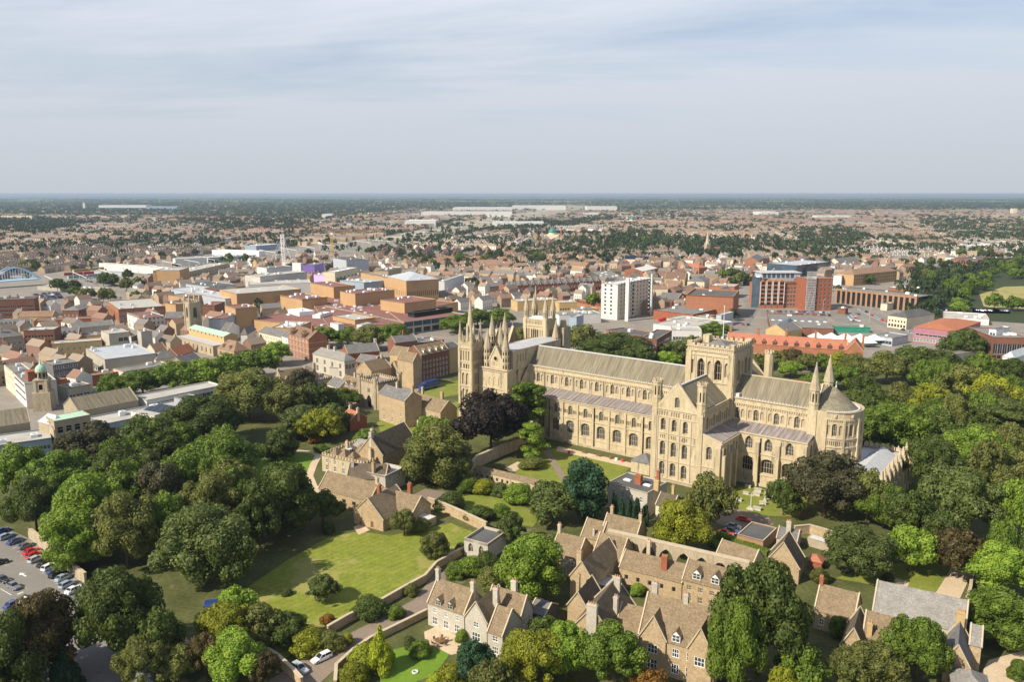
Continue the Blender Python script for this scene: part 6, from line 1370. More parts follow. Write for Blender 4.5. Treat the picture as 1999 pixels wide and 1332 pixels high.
T('white boxed building beside the purple hoarding', q4, (275, 598), (340, 606), (360, 596), 'white_render', 'flat', 'pale_felt', base=(340, 655), name='site_building')
T('cinema box with a glass corner and ribbed white roof', q4, (515, 648), (602, 672), (775, 636), 'cream_render', 'flat', 'pale_lead', base=(602, 725), winR=[(6, 4, 3, 6, 'b')], name='cinema')
T('dark grey cinema tower behind the glass corner', q4, (580, 572), (690, 580), (860, 572), 'steel_grey', 'flat', 'dark_felt', base=(690, 650), name='cinema', units=2)
T('building wrapped in grey scaffold sheeting', q4, (30, 705), (386, 668), 22, 'scaffold', 'flat', 'pale_felt', base=(386, 752), win=[(1, 3, 120, 1.5, 'l'), (1, 7, 120, 1.5, 'l')], name='site_building', units=4)
T('pale office with ribbon windows above the scaffolded one', q4, (80, 640), (275, 625), 20, 'white_render', 'flat', 'grey_felt', base=(275, 665), win=[(1, 3, 60, 1.3, 'l')], name='site_building')
T('dark barrel-roofed hall beside the cinema', q4, (920, 640), (1010, 662), (1110, 635), 'stone_shadowed', 'flat', 'dark_felt', base=(1010, 690), name='mall_hall', units=3)
T('grey sheet-roofed hall right of the slit-windowed block', q4, (1392, 700), (1440, 740), (1590, 690), 'pale_lead', 'flat', 'pale_felt', base=(1440, 790), name='mall_hall')
T('buff corner block of the shopping centre by the church', q3, (1262, 906), (1342, 918), (1402, 902), 'buff_brick', 'flat', 'red_membrane', base=(1342, 975), name=SW_)
T('long steel-roofed mall section behind the church tower', q3, (1300, 796), (1722, 876), (1880, 848), 'steel_grey', 'flat', 'grey_lead', base=(1722, 912), name='mall_hall')
T('buff block below the steel-roofed mall section', q3, (1285, 846), (1405, 862), (1545, 840), 'buff_brick', 'flat', 'grey_felt', base=(1405, 892), name=SW_)
T('dark brown tiled block right of the church tower', q3, (1545, 905), (1640, 925), (1720, 895), 'brown_brick', 'flat', 'red_membrane', base=(1640, 972), name=SW_)
T('buff block with a grey metal hood right of the church', q3, (1596, 1000), (1690, 1030), (1830, 985), 'steel_grey', 'flat', 'red_membrane', base=(1690, 1080), name=SW_, units=2)
T('big buff block with a grey upper wall', q3, (1718, 925), (1800, 950), (1965, 925), 'buff_brick', 'flat', 'red_membrane', base=(1800, 1045), name=SW_, units=2)
T('white gabled shop beside the green copper roof', q3, (1690, 1100), (1740, 1120), (1830, 1085), 'white_render', 'x', 'grey_slate', 4, base=(1740, 1175), name='shop')
T('pale gabled shop with dark roof by the guildhall', q3, (1840, 1130), (1890, 1150), (1958, 1110), 'white_render', 'hip', 'grey_slate', 4, base=(1890, 1190), name='shop')
T('ochre multi-storey car park with a dark arched end', q3, (1187, 652), (1372, 656), (1446, 636), 'buff_brick', 'flat', 'steel_grey', base=(1372, 768), win=[(3, 2+2.8*i, 2.6, 1.7, 'w', 1, 34) for i in range(5)], name='car_park_building')
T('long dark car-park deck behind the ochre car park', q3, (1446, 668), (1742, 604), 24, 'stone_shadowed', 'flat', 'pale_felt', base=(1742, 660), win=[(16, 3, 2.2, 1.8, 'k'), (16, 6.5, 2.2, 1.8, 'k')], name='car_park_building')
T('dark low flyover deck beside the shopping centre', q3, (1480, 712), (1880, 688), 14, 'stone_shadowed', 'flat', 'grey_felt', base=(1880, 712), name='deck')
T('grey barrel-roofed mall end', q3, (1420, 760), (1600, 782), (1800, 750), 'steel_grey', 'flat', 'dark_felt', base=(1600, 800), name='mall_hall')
# street front between shopping centre and the precinct
T('ornate red and white striped brick shop with stepped gables', q4, (245, 1142), (400, 1186), 12, 'orange_brick', 'x', 'brown_tile', 4.5, base=(400, 1318), win=[(6, .6, 1.8, 2.6, 'w'), (6, 4.6, 1.5, 2, 'w'), (6, 8, 1.5, 2, 'w'), (6, 11.2, 1.5, 1.6, 'w')], trim=(4, 7.2, 10.6), name='shop', dorm=[(.2, .1, 3.2, 2.4, 'orange_brick'), (.75, .1, 3.2, 2.4, 'orange_brick')], chim=[(.85, .4, 7, 1.2, 1.2, 'orange_brick', 2)])
T('white painted shop at the left of the striped brick one', q4, (190, 1158), (245, 1176), 10, 'white_render', 'x', 'grey_slate', 2.5, base=(245, 1270), win=[(2, 1, 2, 2.2, 'k'), (2, 4.5, 1.2, 1.7, 's'), (2, 7.5, 1.2, 1.5, 's')], name='shop')
T('pale cream terrace of shops curving away from the church', q4, (20, 1130), (190, 1170), 10, 'cream_render', 'x', 'grey_slate', 3, base=(190, 1252), win=[(8, 1, 1.8, 2, 'k'), (8, 4, 1.1, 1.6, 's'), (8, 6.6, 1.1, 1.4, 's')], name='shop')
T('pale stone bank with a greenish slate roof and tall windows', q8, (655, 272), (893, 330), (975, 292), 'grey_stone', 'hip', 'pale_slate', 3.6, base=(893, 425), win=[(4, 1, 2, 3, 'm'), (4, 5.4, 1.8, 2.4, 'm')], winR=[(3, 5.4, 1.6, 2.4, 'm')], chim=[(.35, .5, 5.5, 1.2, 1.2, 'grey_stone', 2), (.55, .5, 5.5, 1.2, 1.2, 'grey_stone', 2)], name='bank')
T('red brick house with a dark slate roof behind the bank', q8, (918, 272), (1155, 250), 12, 'red_brick', 'x', 'grey_slate', 4, base=(1155, 300), chim=[(.98, .5, 6, 1.4, 1, 'white_render', 2)], name='house')
T('brown brick Georgian row with white sash windows and dormers', q8, (1472, 282), (1675, 240), 11, 'brown_brick', 'x', 'stone_slate', 4.2, base=(1675, 392), win=[(8, .6, 1.1, 2.1, 's'), (8, 3.6, 1.1, 1.9, 's'), (8, 6.6, 1.1, 1.7, 's'), (8, 9.4, 1.1, 1.2, 's')], dorm=[(.15, .6, 1.5, 1.4, 'white_paint'), (.38, .6, 1.5, 1.4, 'white_paint'), (.62, .6, 1.5, 1.4, 'white_paint'), (.85, .6, 1.5, 1.4, 'white_paint')], name='georgian_row')
T('tall stone gabled house at the end of the Georgian row', q8, (1408, 335), (1472, 322), 12, 'rubble_stone', 'y', 'stone_slate', 4, base=(1472, 480), win=[(1, 2, 1.1, 1.6, 's'), (1, 5.4, 1.1, 1.6, 's')], name='house')
T('ochre gabled house behind the Georgian row', q8, (1345, 290), (1420, 270), 10, 'yellow_brick', 'y', 'stone_slate', 4, base=(1420, 400), win=[(1, 5, 1.1, 1.6, 's')], name='house')
T('long brown-roofed house by the gate tower', q8, (1095, 408), (1245, 372), 11, 'rubble_stone', 'x', 'stone_slate', 4.5, base=(1245, 450), name='house', chim=[(.9, .5, 6, 1, 1, 'stone_trim', 2)])
T('small stone house right of the long brown roof', q8, (1290, 392), (1372, 382), 9, 'rubble_stone', 'x', 'stone_slate', 3.8, base=(1372, 440), name='house')
T('slate-roofed row behind the gate tower', q8, (980, 330), (1110, 345), 10, 'brown_brick', 'x', 'grey_slate', 3.4, base=(1110, 380), name='house')
T('old stone library house with three small roof dormers', q8, (432, 490), (625, 458), 10, 'rubble_stone', 'x', 'stone_slate', 5, base=(625, 520), win=[(5, 1.5, 1.4, 1.6, 'm')], dorm=[(.2, .5, 1.7, 1.2, 'stone_trim'), (.5, .5, 1.7, 1.2, 'stone_trim'), (.8, .5, 1.7, 1.2, 'stone_trim')], chim=[(.02, .5, 6, .9, .9, 'stone_trim', 1)], name='house')
T('pair of dark slate gables by the old stone library house', q8, (628, 450), (700, 440), 10, 'rubble_stone', 'y', 'dark_stone_slate', 4, base=(700, 490), name='house', chim=[(.9, .4, 6, 1.2, 1, 'stone_trim', 2)])
T('flat-roofed brick annexe among garden trees', q8, (560, 545), (692, 566), (760, 520), 'yellow_brick', 'flat', 'grey_felt', base=(692, 620), win=[(3, 2, 1.2, 1.8, 's')], winR=[(4, 2, 1.2, 1.8, 's')], name='annexe')
T('pale flat-roofed annexe left of the brick one', q8, (350, 500), (455, 520), (555, 490), 'steel_grey', 'flat', 'pale_felt', base=(455, 570), win=[(4, 1.5, 1.4, 1.8, 'g')], name='annexe')
T('battlemented stone outbuilding behind the annexe', q8, (650, 478), (800, 450), 8, 'limestone_weathered', 'flat', 'grey_lead', base=(800, 490), cren=.8, name='outbuilding')
T('brown-roofed lodge with white dormers left of the gate tower', q8, (850, 508), (990, 540), 9, 'rubble_stone', 'x', 'stone_slate', 4.2, base=(990, 600), dorm=[(.4, .3, 1.6, 1.5, 'white_paint'), (.72, .3, 1.6, 1.5, 'white_paint')], chim=[(.5, .5, 6, .9, .9, 'stone_trim', 2), (.85, .5, 6.4, .9, .9, 'stone_trim', 2)], name='lodge')
T('slate lean-to house below the brown-roofed lodge', q8, (765, 500), (850, 530), 8, 'cream_render', 'x', 'grey_slate', 3, base=(850, 580), name='house')
T('red-tiled garden lodge with stone chimneys by the mansion', q8, (868, 748), (935, 775), 8, 'red_brick', 'x', 'red_tile', 3, base=(935, 805), chim=[(.1, .5, 4.5, .9, .9, 'stone_trim', 2), (.95, .5, 4.5, .9, .9, 'stone_trim', 2)], name='lodge')
T('flat stone house with a terrace behind the bank', q8, (780, 372), (930, 385), (960, 355), 'grey_stone', 'flat', 'pale_felt', base=(930, 420), name='house')
T('grey-roofed precinct house left of the spire tower', q8, (1680, 230), (1756, 215), 9, 'yellow_brick', 'x', 'dark_felt', 2, base=(1756, 365), win=[(2, 3, 1.2, 1.8, 's')], name='house')
T('brown slate-roofed shops by the red clock chimney', q8, (1275, 190), (1440, 170), 10, 'brown_brick', 'x', 'grey_slate', 3.4, base=(1440, 230), chim=[(.55, .5, 6, 1.2, 1, 'red_brick', 3)], name='shop')
T('flat-roofed shops with plant left of the spire', q8, (1430, 195), (1640, 165), 14, 'red_brick', 'flat', 'grey_felt', base=(1640, 190), name='shop', units=6)
# behind the nave
r = T('white ten-storey apartment tower with grid of small windows', q5, (683, 728), (808, 764), (1076, 716), 'white_render', 'flat', 'pale_lead', base=(808, 1040), zb=0, wmR='cream_render', win=[(2, 4+3.05*i, 1.8, 1.7, 'g', 1, 3) for i in range(9)], winR=[(10, 4+3.05*i, 1.3, 1.7, 'k', 3, 2) for i in range(9)], name='apartment_tower', cat='apartment tower', units=3, par=.8)
ly, lx = local(r, *q5(1076, 716), 30)[1], local(r, *q5(808, 764), 30)[0]
for k in (.18, .84):
    p = MB(); p.box(lx-.02, ly*k-.9, 3.5, lx+.35, ly*k+.9, 30, 0); [p.box(lx+.3, ly*k-1.4, 3.6+3.05*i, lx+1.1, ly*k+1.4, 4.5+3.05*i, 1) for i in range(9)]; p.build('balcony_stack', ['dark_glass', 'steel_grey'], r)
for k in (0, 1): p = MB(); y = (0, ly)[k]; p.box(lx-2.5+k*1.6, y-.2-k*1.5, 0, lx+.25, y+1.5-k*1.3, 33.2); p.build('pier', 'white_render', r)
T('dark grey top-storey office behind the white tower', q5, (600, 662), (690, 716), (858, 690), 'dark_felt', 'flat', 'grey_felt', base=(690, 745), win=[(6, 6, 2, 1.4, 'g')], winR=[(8, 6, 2, 1.4, 'w')], name='office_block')
T('brown brick office with a sloped glass top floor', q5, (985, 1158), (1106, 1184), (1222, 1116), 'brown_brick', 'flat', 'dark_felt', base=(1106, 1330), win=[(5, 2, 1.6, 1.8, 's'), (5, 5.6, 1.6, 1.8, 's'), (1, 9.4, 30, 1.6, 'l')], winR=[(9, 2, 1.6, 1.8, 'k'), (9, 5.6, 1.6, 1.8, 'k'), (1, 9.4, 60, 1.6, 'l')], name='office_block', units=2)
T('rear wing of the brown brick office with a white parapet band', q5, (720, 1112), (985, 1162), 16, 'red_brick', 'flat', 'dark_felt', base=(985, 1240), win=[(9, 2, 1.6, 1.8, 's'), (1, 7.2, 60, 1.5, 'l')], name='office_wing')
T('blank orange-brown department store block with a sloped grey roof', q5, (1330, 836), (1692, 858), (1736, 808), 'orange_brick', 'flat', 'dark_felt', base=(1692, 1005), name='department_store', units=2, par=1.2)
T('second blank orange-brown block behind the department store', q5, (1505, 772), (1700, 782), (1738, 762), 'orange_brick', 'flat', 'pale_felt', base=(1700, 850), name='department_store', units=2)
T('wide store with a dark grey flat roof and red walls', q5, (1080, 945), (1385, 995), (1590, 948), 'red_brick', 'flat', 'grey_felt', base=(1385, 1040), name='store', units=3)
T('pale parking deck with a curling white ramp edge', q5, (1080, 1068), (1420, 1110), (1690, 1050), 'white_render', 'flat', 'pale_felt', base=(1420, 1150), name='parking_deck', units=4)
T('white office with ribbon windows and a magenta sign band', q5, (1225, 1112), (1450, 1116), 14, 'white_render', 'flat', 'pale_felt', base=(1450, 1212), win=[(8, .8, 2, 2, 'k'), (10, 4.6, 2.2, 2.0, 'g')], name='office_block')
T('blue-grey boxed stair tower left of the white apartments', q5, (435, 1004), (492, 1014), (546, 998), 'blue_cladding', 'flat', 'pale_felt', base=(492, 1110), name='stair_tower')
T('flat grey and white shops behind the bell tower', q5, (360, 1000), (680, 985), 16, 'white_render', 'flat', 'grey_felt', base=(680, 1030), name='shop', units=8)
T('low tan shop roofs left of the white apartments', q5, (40, 895), (350, 880), 16, 'yellow_brick', 'flat', 'pale_felt', base=(350, 930), name='shop', units=5)
T('tan flat store joined to the low shop roofs', q5, (360, 905), (500, 900), 14, 'yellow_brick', 'flat', 'pale_felt', base=(500, 950), win=[(7, 2, 1.5, 1.5, 'k')], name='shop')
T('orange brick walled roof yard left of the white apartments', q5, (475, 880), (680, 915), (720, 880), 'orange_brick', 'flat', 'grey_felt', base=(680, 935), par=2.2, name='store', units=3)
T('brown barrel-roofed hall with a round window', q5, (1165, 705), (1320, 725), (1345, 690), 'yellow_brick', 'x', 'brown_tile', 5, base=(1320, 755), name='hall')
T('stone-coloured office with dark slate hips', q5, (1340, 735), (1470, 745), (1510, 720), 'cream_render', 'hip', 'grey_slate', 3.5, base=(1470, 800), win=[(7, 2, 1.1, 1.5, 's'), (7, 5, 1.1, 1.5, 's')], name='office_block')
T('slate-roofed shops with a conical turret', q5, (1110, 868), (1260, 885), (1330, 850), 'red_brick', 'x', 'grey_slate', 4, base=(1260, 915), name='shop')
T('cream flat shop beside the conical turret', q5, (1078, 800), (1190, 800), 10, 'cream_render', 'x', 'brown_tile', 3, base=(1190, 850), name='shop')
T('row of white sawtooth gables', q5, (860, 650), (1000, 665), (1110, 640), 'red_brick', 'y', 'white_render', 3, base=(1000, 690), name='workshop')
T('cream apartment block with solar panels on its roof', q5, (1045, 588), (1205, 590), 12, 'cream_render', 'x', 'brown_tile', 4.5, base=(1205, 615), win=[(7, 2, 1.2, 1.4, 's')], name='apartment_block')
T('long cream block with dark solar roof', q5, (855, 570), (1045, 575), 11, 'cream_render', 'x', 'solar_panel', 4, base=(1045, 600), name='apartment_block')
T('red-roofed clinic with orange walls', q5, (1265, 625), (1430, 640), 16, 'orange_brick', 'hip', 'orange_tile', 4, base=(1430, 668), name='clinic')
T('ochre row of shops with dark roofs left of the dark office', q5, (400, 610), (560, 625), 12, 'buff_brick', 'x', 'brown_tile', 4, base=(560, 665), win=[(8, 3, 1.4, 1.6, 's')], name='shop')
T('red gabled school block on the right', q5, (1765, 570), (1880, 590), (1925, 560), 'orange_brick', 'y', 'grey_slate', 5, base=(1880, 628), name='school')
# gabled red terrace
A, B = at(*q5(-20, 782), 9), at(*q5(682, 742), 9); d = B-A; Ln = math.hypot(d.x, d.y); n = 14; rz = math.atan2(d.y, d.x); wv = Ln/n
def gabled_unit():
    r = thing('gabled_terrace_house', 'red brick shop house in the long terrace of pointed gables left of the white tower', 'terraced house', (A.x, A.y, 0), rz, 'gabled red brick terrace')
    mb = MB(); wall_rows(mb, (0, 0), (1, 0), 0, wv, 0, 9, [(2, 1, 2.4, 2.4, 'k'), (2, 4.6, 1.6, 2.2, 'w')]); wall(mb, (wv, 0), (0, 1), 0, 12, 0, 9); wall(mb, (wv, 12), (-1, 0), 0, wv, 0, 9); wall(mb, (0, 12), (0, -1), -12, 0, 0, 9)
    mb.face([(wv*.18, -.1, 9), (wv*.82, -.1, 9), (wv*.5, -.1, 12.6)]); mb.box(wv*.42, -.2, 9.4, wv*.58, -.02, 11, 1); mb.build('walls', ['red_brick', 'white_paint'], r)
    rb = MB(); rb.gable(0, 0, wv, 12, 9, 13.2, 'x', 0, 0, .1); rb.gable(wv*.18, -.1, wv*.82, 5, 9, 12.7, 'y', 0, None, .15); ro = rb.build('roof', 'grey_slate', r)
    chimney(ro, wv-.6, 6, 12, 15, 1, .9, 'red_brick', 3); return r
def copy_tree(o, parent=None):
    c = o.copy(); COL.objects.link(c); c.parent = parent
    for ch in list(o.children): copy_tree(ch, c)
    return c
g0 = gabled_unit()
for i in range(1, n):
    c = copy_tree(g0); c.location = (A.x+d.x*i/n, A.y+d.y*i/n, 0)
# right-hand offices
T('dark glass pier with a red brick column on the red office', q5, (1838, 700), (1900, 712), (1962, 692), 'blue_glass', 'flat', 'steel_grey', base=(1900, 920), name='office_block')
r = T('red brick office block with white-trimmed bays and a steel penthouse', q6, (-62, 768), (290, 766), 26, 'orange_brick', 'flat', 'grey_felt', base=(290, 945), zb=0, win=[(15, 2+3.5*i, 1.7, 1.8, 'g') for i in range(7)], trim=(4.4, 11.6), name='office_block', units=2)
lx, _ = local(r, *q6(290, 766), 25)
for k in range(4):
    p = MB(); x = lx*(.1+.25*k); p.box(x-2.4, -1.6, 0, x+2.4, .2, 22, 0); p.gable(x-2.4, -1.6, x+2.4, 3, 22, 24.5, 'y', 0, 0); [p.box(x+d-.2, -1.85, 4, x+d+.2, -1.58, 22.4, 1) for d in (-2.2, 2.2)]; [p.box(x-1.7, -1.7, 3+3.5*i, x+1.7, -1.55, 5+3.5*i, 2) for i in range(6)]; p.build('bay', ['orange_brick', 'white_paint', 'dark_glass'], r)
p = MB(); p.box(2, 3, 25, lx+14, 20, 29.5, 0); p.box(1, 2, 29.5, lx+15, 21, 30.1, 1); [p.box(3+i*4, 2.8, 25.6, 5.6+i*4, 3.05, 29, 2) for i in range(int(lx/4)+2)]; p.build('penthouse', ['steel_grey', 'grey_lead', 'blue_glass'], r)
r = T('red brick tower of the office wrapped in tube scaffolding', q6, (292, 722), (494, 720), 22, 'red_brick', 'flat', 'grey_felt', base=(494, 965), zb=0, win=[(6, 2+3.6*i, 1.7, 1.8, 'g') for i in range(8)], name='office_tower')
sc = MB(); lx, _ = local(r, *q6(494, 720), 30)
for i in range(9):
    x = lx*i/8; sc.bar((x, -1.3, 0), (x, -1.3, 33), .18)
for k in range(16): sc.bar((0, -1.3, 2.1*k+1), (lx, -1.3, 2.1*k+1), .18); sc.box(0, -1.5, 2.1*k+.7, lx, -.25, 2.1*k+.8, 1)
for i in range(8): sc.bar((lx*i/8, -1.35, 1+4.2*(i % 4)), (lx*(i+1)/8, -1.35, 5.2+4.2*(i % 4)), .1)
sc.build('scaffolding', ['white_metal', 'wood_brown'], r)
T('blue glass and steel office with domed bays behind the red one', q6, (-10, 600), (215, 620), (478, 590), 'blue_glass', 'flat', 'steel_grey', base=(215, 700), win=[(5, 4, 6, 5, 'b')], winR=[(8, 4, 5, 5, 'b')], name='office_block', units=5)
r = T('long dark glass office divided by orange brick piers', q6, (525, 800), (1150, 862), (1252, 842), 'dark_glass', 'flat', 'grey_felt', base=(1150, 950), name='office_block', units=6, trim=None)
lx, _ = local(r, *q6(1150, 862), 12); hh = 0
for o in r.children:
    if o.name.startswith('walls'): hh = max(v.co.z for v in o.data.vertices)
for i in range(16):
    p = MB(); x = lx*i/15; p.box(x-.9, -.7, 0, x+.9, .2, hh+.4); p.build('pier', 'tan_brick', r)
p = MB(); p.box(-.9, -.5, hh-1.4, lx+.9, .25, hh+.3); p.build('cornice', 'tan_brick', r)
T('rear wing of the pillared glass office', q6, (930, 790), (1190, 800), 14, 'orange_brick', 'flat', 'pale_felt', base=(1190, 830), name='office_wing', units=6)
T('buff office with brown hipped roofs and a dark stair slot', q6, (655, 692), (985, 660), 20, 'buff_brick', 'hip', 'brown_tile', 5, base=(985, 720), win=[(20, 2, 1.5, 1.6, 'k'), (20, 5.5, 1.5, 1.6, 'k'), (20, 9, 1.5, 1.6, 'k')], name='office_block')
T('white framed glass cube office', q6, (500, 672), (560, 700), (656, 664), 'white_metal', 'flat', 'pale_felt', base=(560, 752), winR=[(5, 1, 4, 10, 'b')], name='office_block')
T('cream rounded corner building with a dark slate mansard', q6, (915, 972), (1060, 1022), (1272, 992), 'cream_render', 'hip', 'dark_felt', 4, base=(1060, 1082), win=[(6, 1, 1.6, 2, 'k'), (6, 4.6, 1.2, 1.4, 'k')], name='pub')
T('supermarket with a sweeping brick-red roof and mauve fascia', q6, (1112, 1052), (1420, 1125), (1625, 1052), 'mauve_paint', 'hip', 'red_tile', 2.5, base=(1420, 1205), win=[(12, .6, 3.4, 2.4, 'w'), (1, 4.4, 60, 1.4, 'l')], name='supermarket')
T('wide pale-roofed store behind the supermarket', q6, (1350, 1010), (1690, 1030), 30, 'white_render', 'flat', 'pale_felt', base=(1690, 1050), name='store', units=8)
T('brown stone office with a flat grey roof at the right', q6, (1530, 1092), (1722, 1168), (1990, 1150), 'brown_brick', 'flat', 'grey_felt', base=(1722, 1310), win=[(5, 4, 2.4, 6, 'g')], winR=[(7, 4, 2.4, 6, 'g'), (7, 1, 2.4, 2, 'k')], name='office_block', units=3)
T('white roof box on the brown stone office', q6, (1690, 1085), (1745, 1112), (1848, 1090), 'white_metal', 'flat', 'dark_felt', h=17, z0=12.4, win=[(2, 13.4, 1.4, 1.5, 'g')], name='plant_room')
T('white office with a grey curved roof at the right edge', q6, (1790, 1285), (1880, 1330), (2060, 1270), 'white_render', 'hip', 'steel_grey', 3, base=(1880, 1420), win=[(5, 3, 1.4, 1.6, 'k')], winR=[(8, 3, 1.4, 1.6, 'k')], name='office_block')
T('low concrete market office at the park edge', q6, (1360, 1262), (1420, 1300), (1610, 1270), 'concrete', 'flat', 'grey_felt', base=(1420, 1330), name='office_wing')
r = T('long orange brick school range with a bright orange roof and gabled dormers', q5, (1640, 1202), (2560, 1268), 10, 'orange_brick', 'x', 'orange_tile', 5, base=(2560, 1345), win=[(22, 1.5, 1.2, 1.8, 's')], dorm=[(.05+.09*i, .05, 2.2, 1.8, 'orange_brick') for i in range(11)], chim=[(.02+.24*i, .5, 8.5, 1.2, 1, 'orange_brick', 3) for i in range(5)], name='school')
bld('', '', '', q6(597, 1268), q6(727, 1262), 12, 15, 'orange_brick', 'y', 'orange_tile', 5, win=[(2, 2, 1.2, 2, 's'), (2, 6, 1.2, 2, 's')], parent=r, chim=[(.95, .5, 7.5, 1.2, 1.2, 'orange_brick', 3)])
T('buff gabled building with a round window by the market', q6, (-20, 1108), (130, 1130), 20, 'yellow_brick', 'y', 'grey_slate', 4, base=(130, 1175), name='market_building')
T('low market hall with rows of white rooflights', q6, (20, 1085), (500, 1105), 62, 'brown_brick', 'flat', 'grey_felt', base=(500, 1140), name='market_hall', lights=8, units=2)
A = at(*q6(160, 1075), 7); p = thing('glass_pyramid', 'blue glass pyramid on the market hall roof', 'skylight', (A.x, A.y, 0), .1); q = MB(); q.frus(0, 0, 5, 7.5, 7, 7.5, 4, 1, R(45)); q.frus(0, 0, 7, 7.5, 12, .05, 4, 0, R(45)); q.build('glazing', ['blue_glass', 'concrete'], p)
T('green-fronted market stalls beside the road', q6, (515, 1090), (780, 1095), 8, 'green_paint', 'flat', 'grey_felt', base=(780, 1106), name='market_hall')
T('grey bus-station canopy building', q6, (800, 1140), (950, 1175), (1070, 1150), 'steel_grey', 'flat', 'grey_felt', base=(950, 1205), win=[(6, 1, 2, 2, 'b')], name='bus_station')
T('long orange and grey office at the far right', q6, (1395, 548), (1600, 580), (1800, 560), 'orange_brick', 'flat', 'dark_felt', base=(1600, 610), win=[(14, 2, 2, 1.5, 'g'), (14, 5.4, 2, 1.5, 'g')], winR=[(10, 2, 2, 1.5, 'g')], name='office_block', units=3)
T('cream gabled building behind the red office', q6, (535, 592), (700, 575), 13, 'cream_render', 'x', 'grey_slate', 4, base=(700, 598), name='hall')
for i in range(9):
    x, y = 372+55*i, 1160+ (i % 2)*22+i*2; A = at(*q6(x, y), 4)
    t_ = thing('market_tent', 'white peaked awning in the row of market stalls beside the orange school range', 'awning', (A.x, A.y, 0), .1, 'white market awnings'); q = MB(); q.frus(0, 0, 3, 6.2, 3.3, 6.2, 4, 0, R(45)); q.frus(0, 0, 3.3, 6.2, 6.5, .2, 4, 0, R(45)); q.build('canopy', 'awning_white', t_)
    q = MB(); [q.bar((sx*4.2, sy*4.2, 0), (sx*4.2, sy*4.2, 3.1), .16) for sx in (-1, 1) for sy in (-1, 1)]; q.build('posts', 'green_paint', t_)
# mosques, spire
def dome(px, py, h, r_, label, mn):
    A = at(px, py, h); sc_ = 1
    t_ = thing('mosque', label, 'mosque', (A.x, A.y, 0), -.3); q = MB(); q.box(-r_*1.7, -r_*1.2, 0, r_*1.7, r_*1.6, h-r_*.9); q.frus(0, 0, h-r_*.9, r_*.95, h-r_*.45, r_*.95, 12); q.build('walls', 'cream_render', t_)
    q = MB(); z0 = h-r_*.45
    for i in range(7): a, b = R(13*i), R(13*(i+1)); q.frus(0, 0, z0+r_*math.sin(a), r_*math.cos(a), z0+r_*math.sin(min(b, math.pi/2)), r_*max(.0, math.cos(min(b, math.pi/2))), 20)
    q.frus(0, 0, z0+r_, .3, z0+r_+3, .05, 6); q.build('dome', 'green_dome', t_)
    q = MB(); 
    for x, hh in mn: q.frus(x, 0, 0, 1.6, hh, 1.5, 8, 0); q.frus(x, 0, hh, 2.1, hh+.8, 2.1, 8, 0); q.frus(x, 0, hh+.8, 1.2, hh+3.5, 1.1, 8, 0); q.frus(x, 0, hh+3.5, 1.3, hh+5.5, .1, 8, 1)
    q.build('minaret', ['orange_brick', 'white_render'], t_)
mat('green_dome', (.02, .17, .14), (.035, .23, .19), .3, rough=.4, fine=.05)
dome(1079, 450, 18, 9.5, 'mosque with a big green dome and a slim brick minaret among terraces', [(19, 24)])
dome(1234, 426, 16, 9, 'farther mosque with a small pale green dome and two stub minarets', [(-14, 13), (14, 21)])
A = at(1380, 498, 0); t_ = thing('church', 'stone parish church spire rising above dark trees', 'church', (A.x, A.y, 0), .4); q = MB(); q.box(-3.4, -3.4, 0, 3.4, 3.4, 17); q.build('tower', 'limestone_weathered', t_); q = MB(); q.frus(0, 0, 17, 3.6, 38, .1, 8); [q.frus(x, y, 17, .7, 20, .05, 4) for x in (-3, 3) for y in (-3, 3)]; q.build('spire', 'stone_trim', t_); q = MB(); q.box(3.4, -5, 0, 24, 5, 8); q.gable(3.4, -5, 24, 5, 8, 13, 'x', 1, 0); q.build('nave', ['limestone_weathered', 'brown_tile'], t_)
# cranes and the mast
def lattice(mb, a, b, w, n, m=0):
    a, b = Vector(a), Vector(b); d = (b-a); u = d.normalized().cross(Vector((.1, .2, 1)) if abs(d.normalized().z) < .9 else Vector((1, 0, 0))).normalized()*w/2; v = d.normalized().cross(u).normalized()*w/2
    cs = [u+v, u-v, -u-v, -u+v]
    for c in cs: mb.bar(a+c, b+c, w*.13, m)
    for i in range(n):
        for j in range(4): mb.bar(a+d*i/n+cs[j], a+d*(i+1)/n+cs[(j+1) % 4], w*.09, m)
A = at(*q4(585, 565), 0); t_ = thing('tower_crane', 'yellow tower crane with a long level jib', 'crane', (A.x, A.y, 0), 0); q = MB(); lattice(q, (0, 0, 0), (0, 0, 36), 3.2, 14); q.build('mast', 'yellow_paint', t_); q = MB(); lattice(q, (-6, 0, 37), (70, 40, 40), 2.0, 26); q.build('jib', 'yellow_paint', t_); q = MB(); q.box(-1.6, -1.6, 35, 1.8, 1.6, 38); q.build('cab', 'white_paint', t_)
A = at(*q4(215, 690), 0); t_ = thing('lattice_mast', 'white lattice mast on the shopping centre roof', 'mast', (A.x, A.y, 0), 0); q = MB(); lattice(q, (0, 0, 0), (0, 0, 48), 3.4, 18); q.bar((0, 0, 48), (0, 0, 56), .4); q.build('mast', 'white_metal', t_); q = MB(); [q.bar((0, 0, 46), (sx*14, sy*10, 14), .25) for sx in (-1, 1) for sy in (-1, 1)]; q.build('stays', 'white_metal', t_)
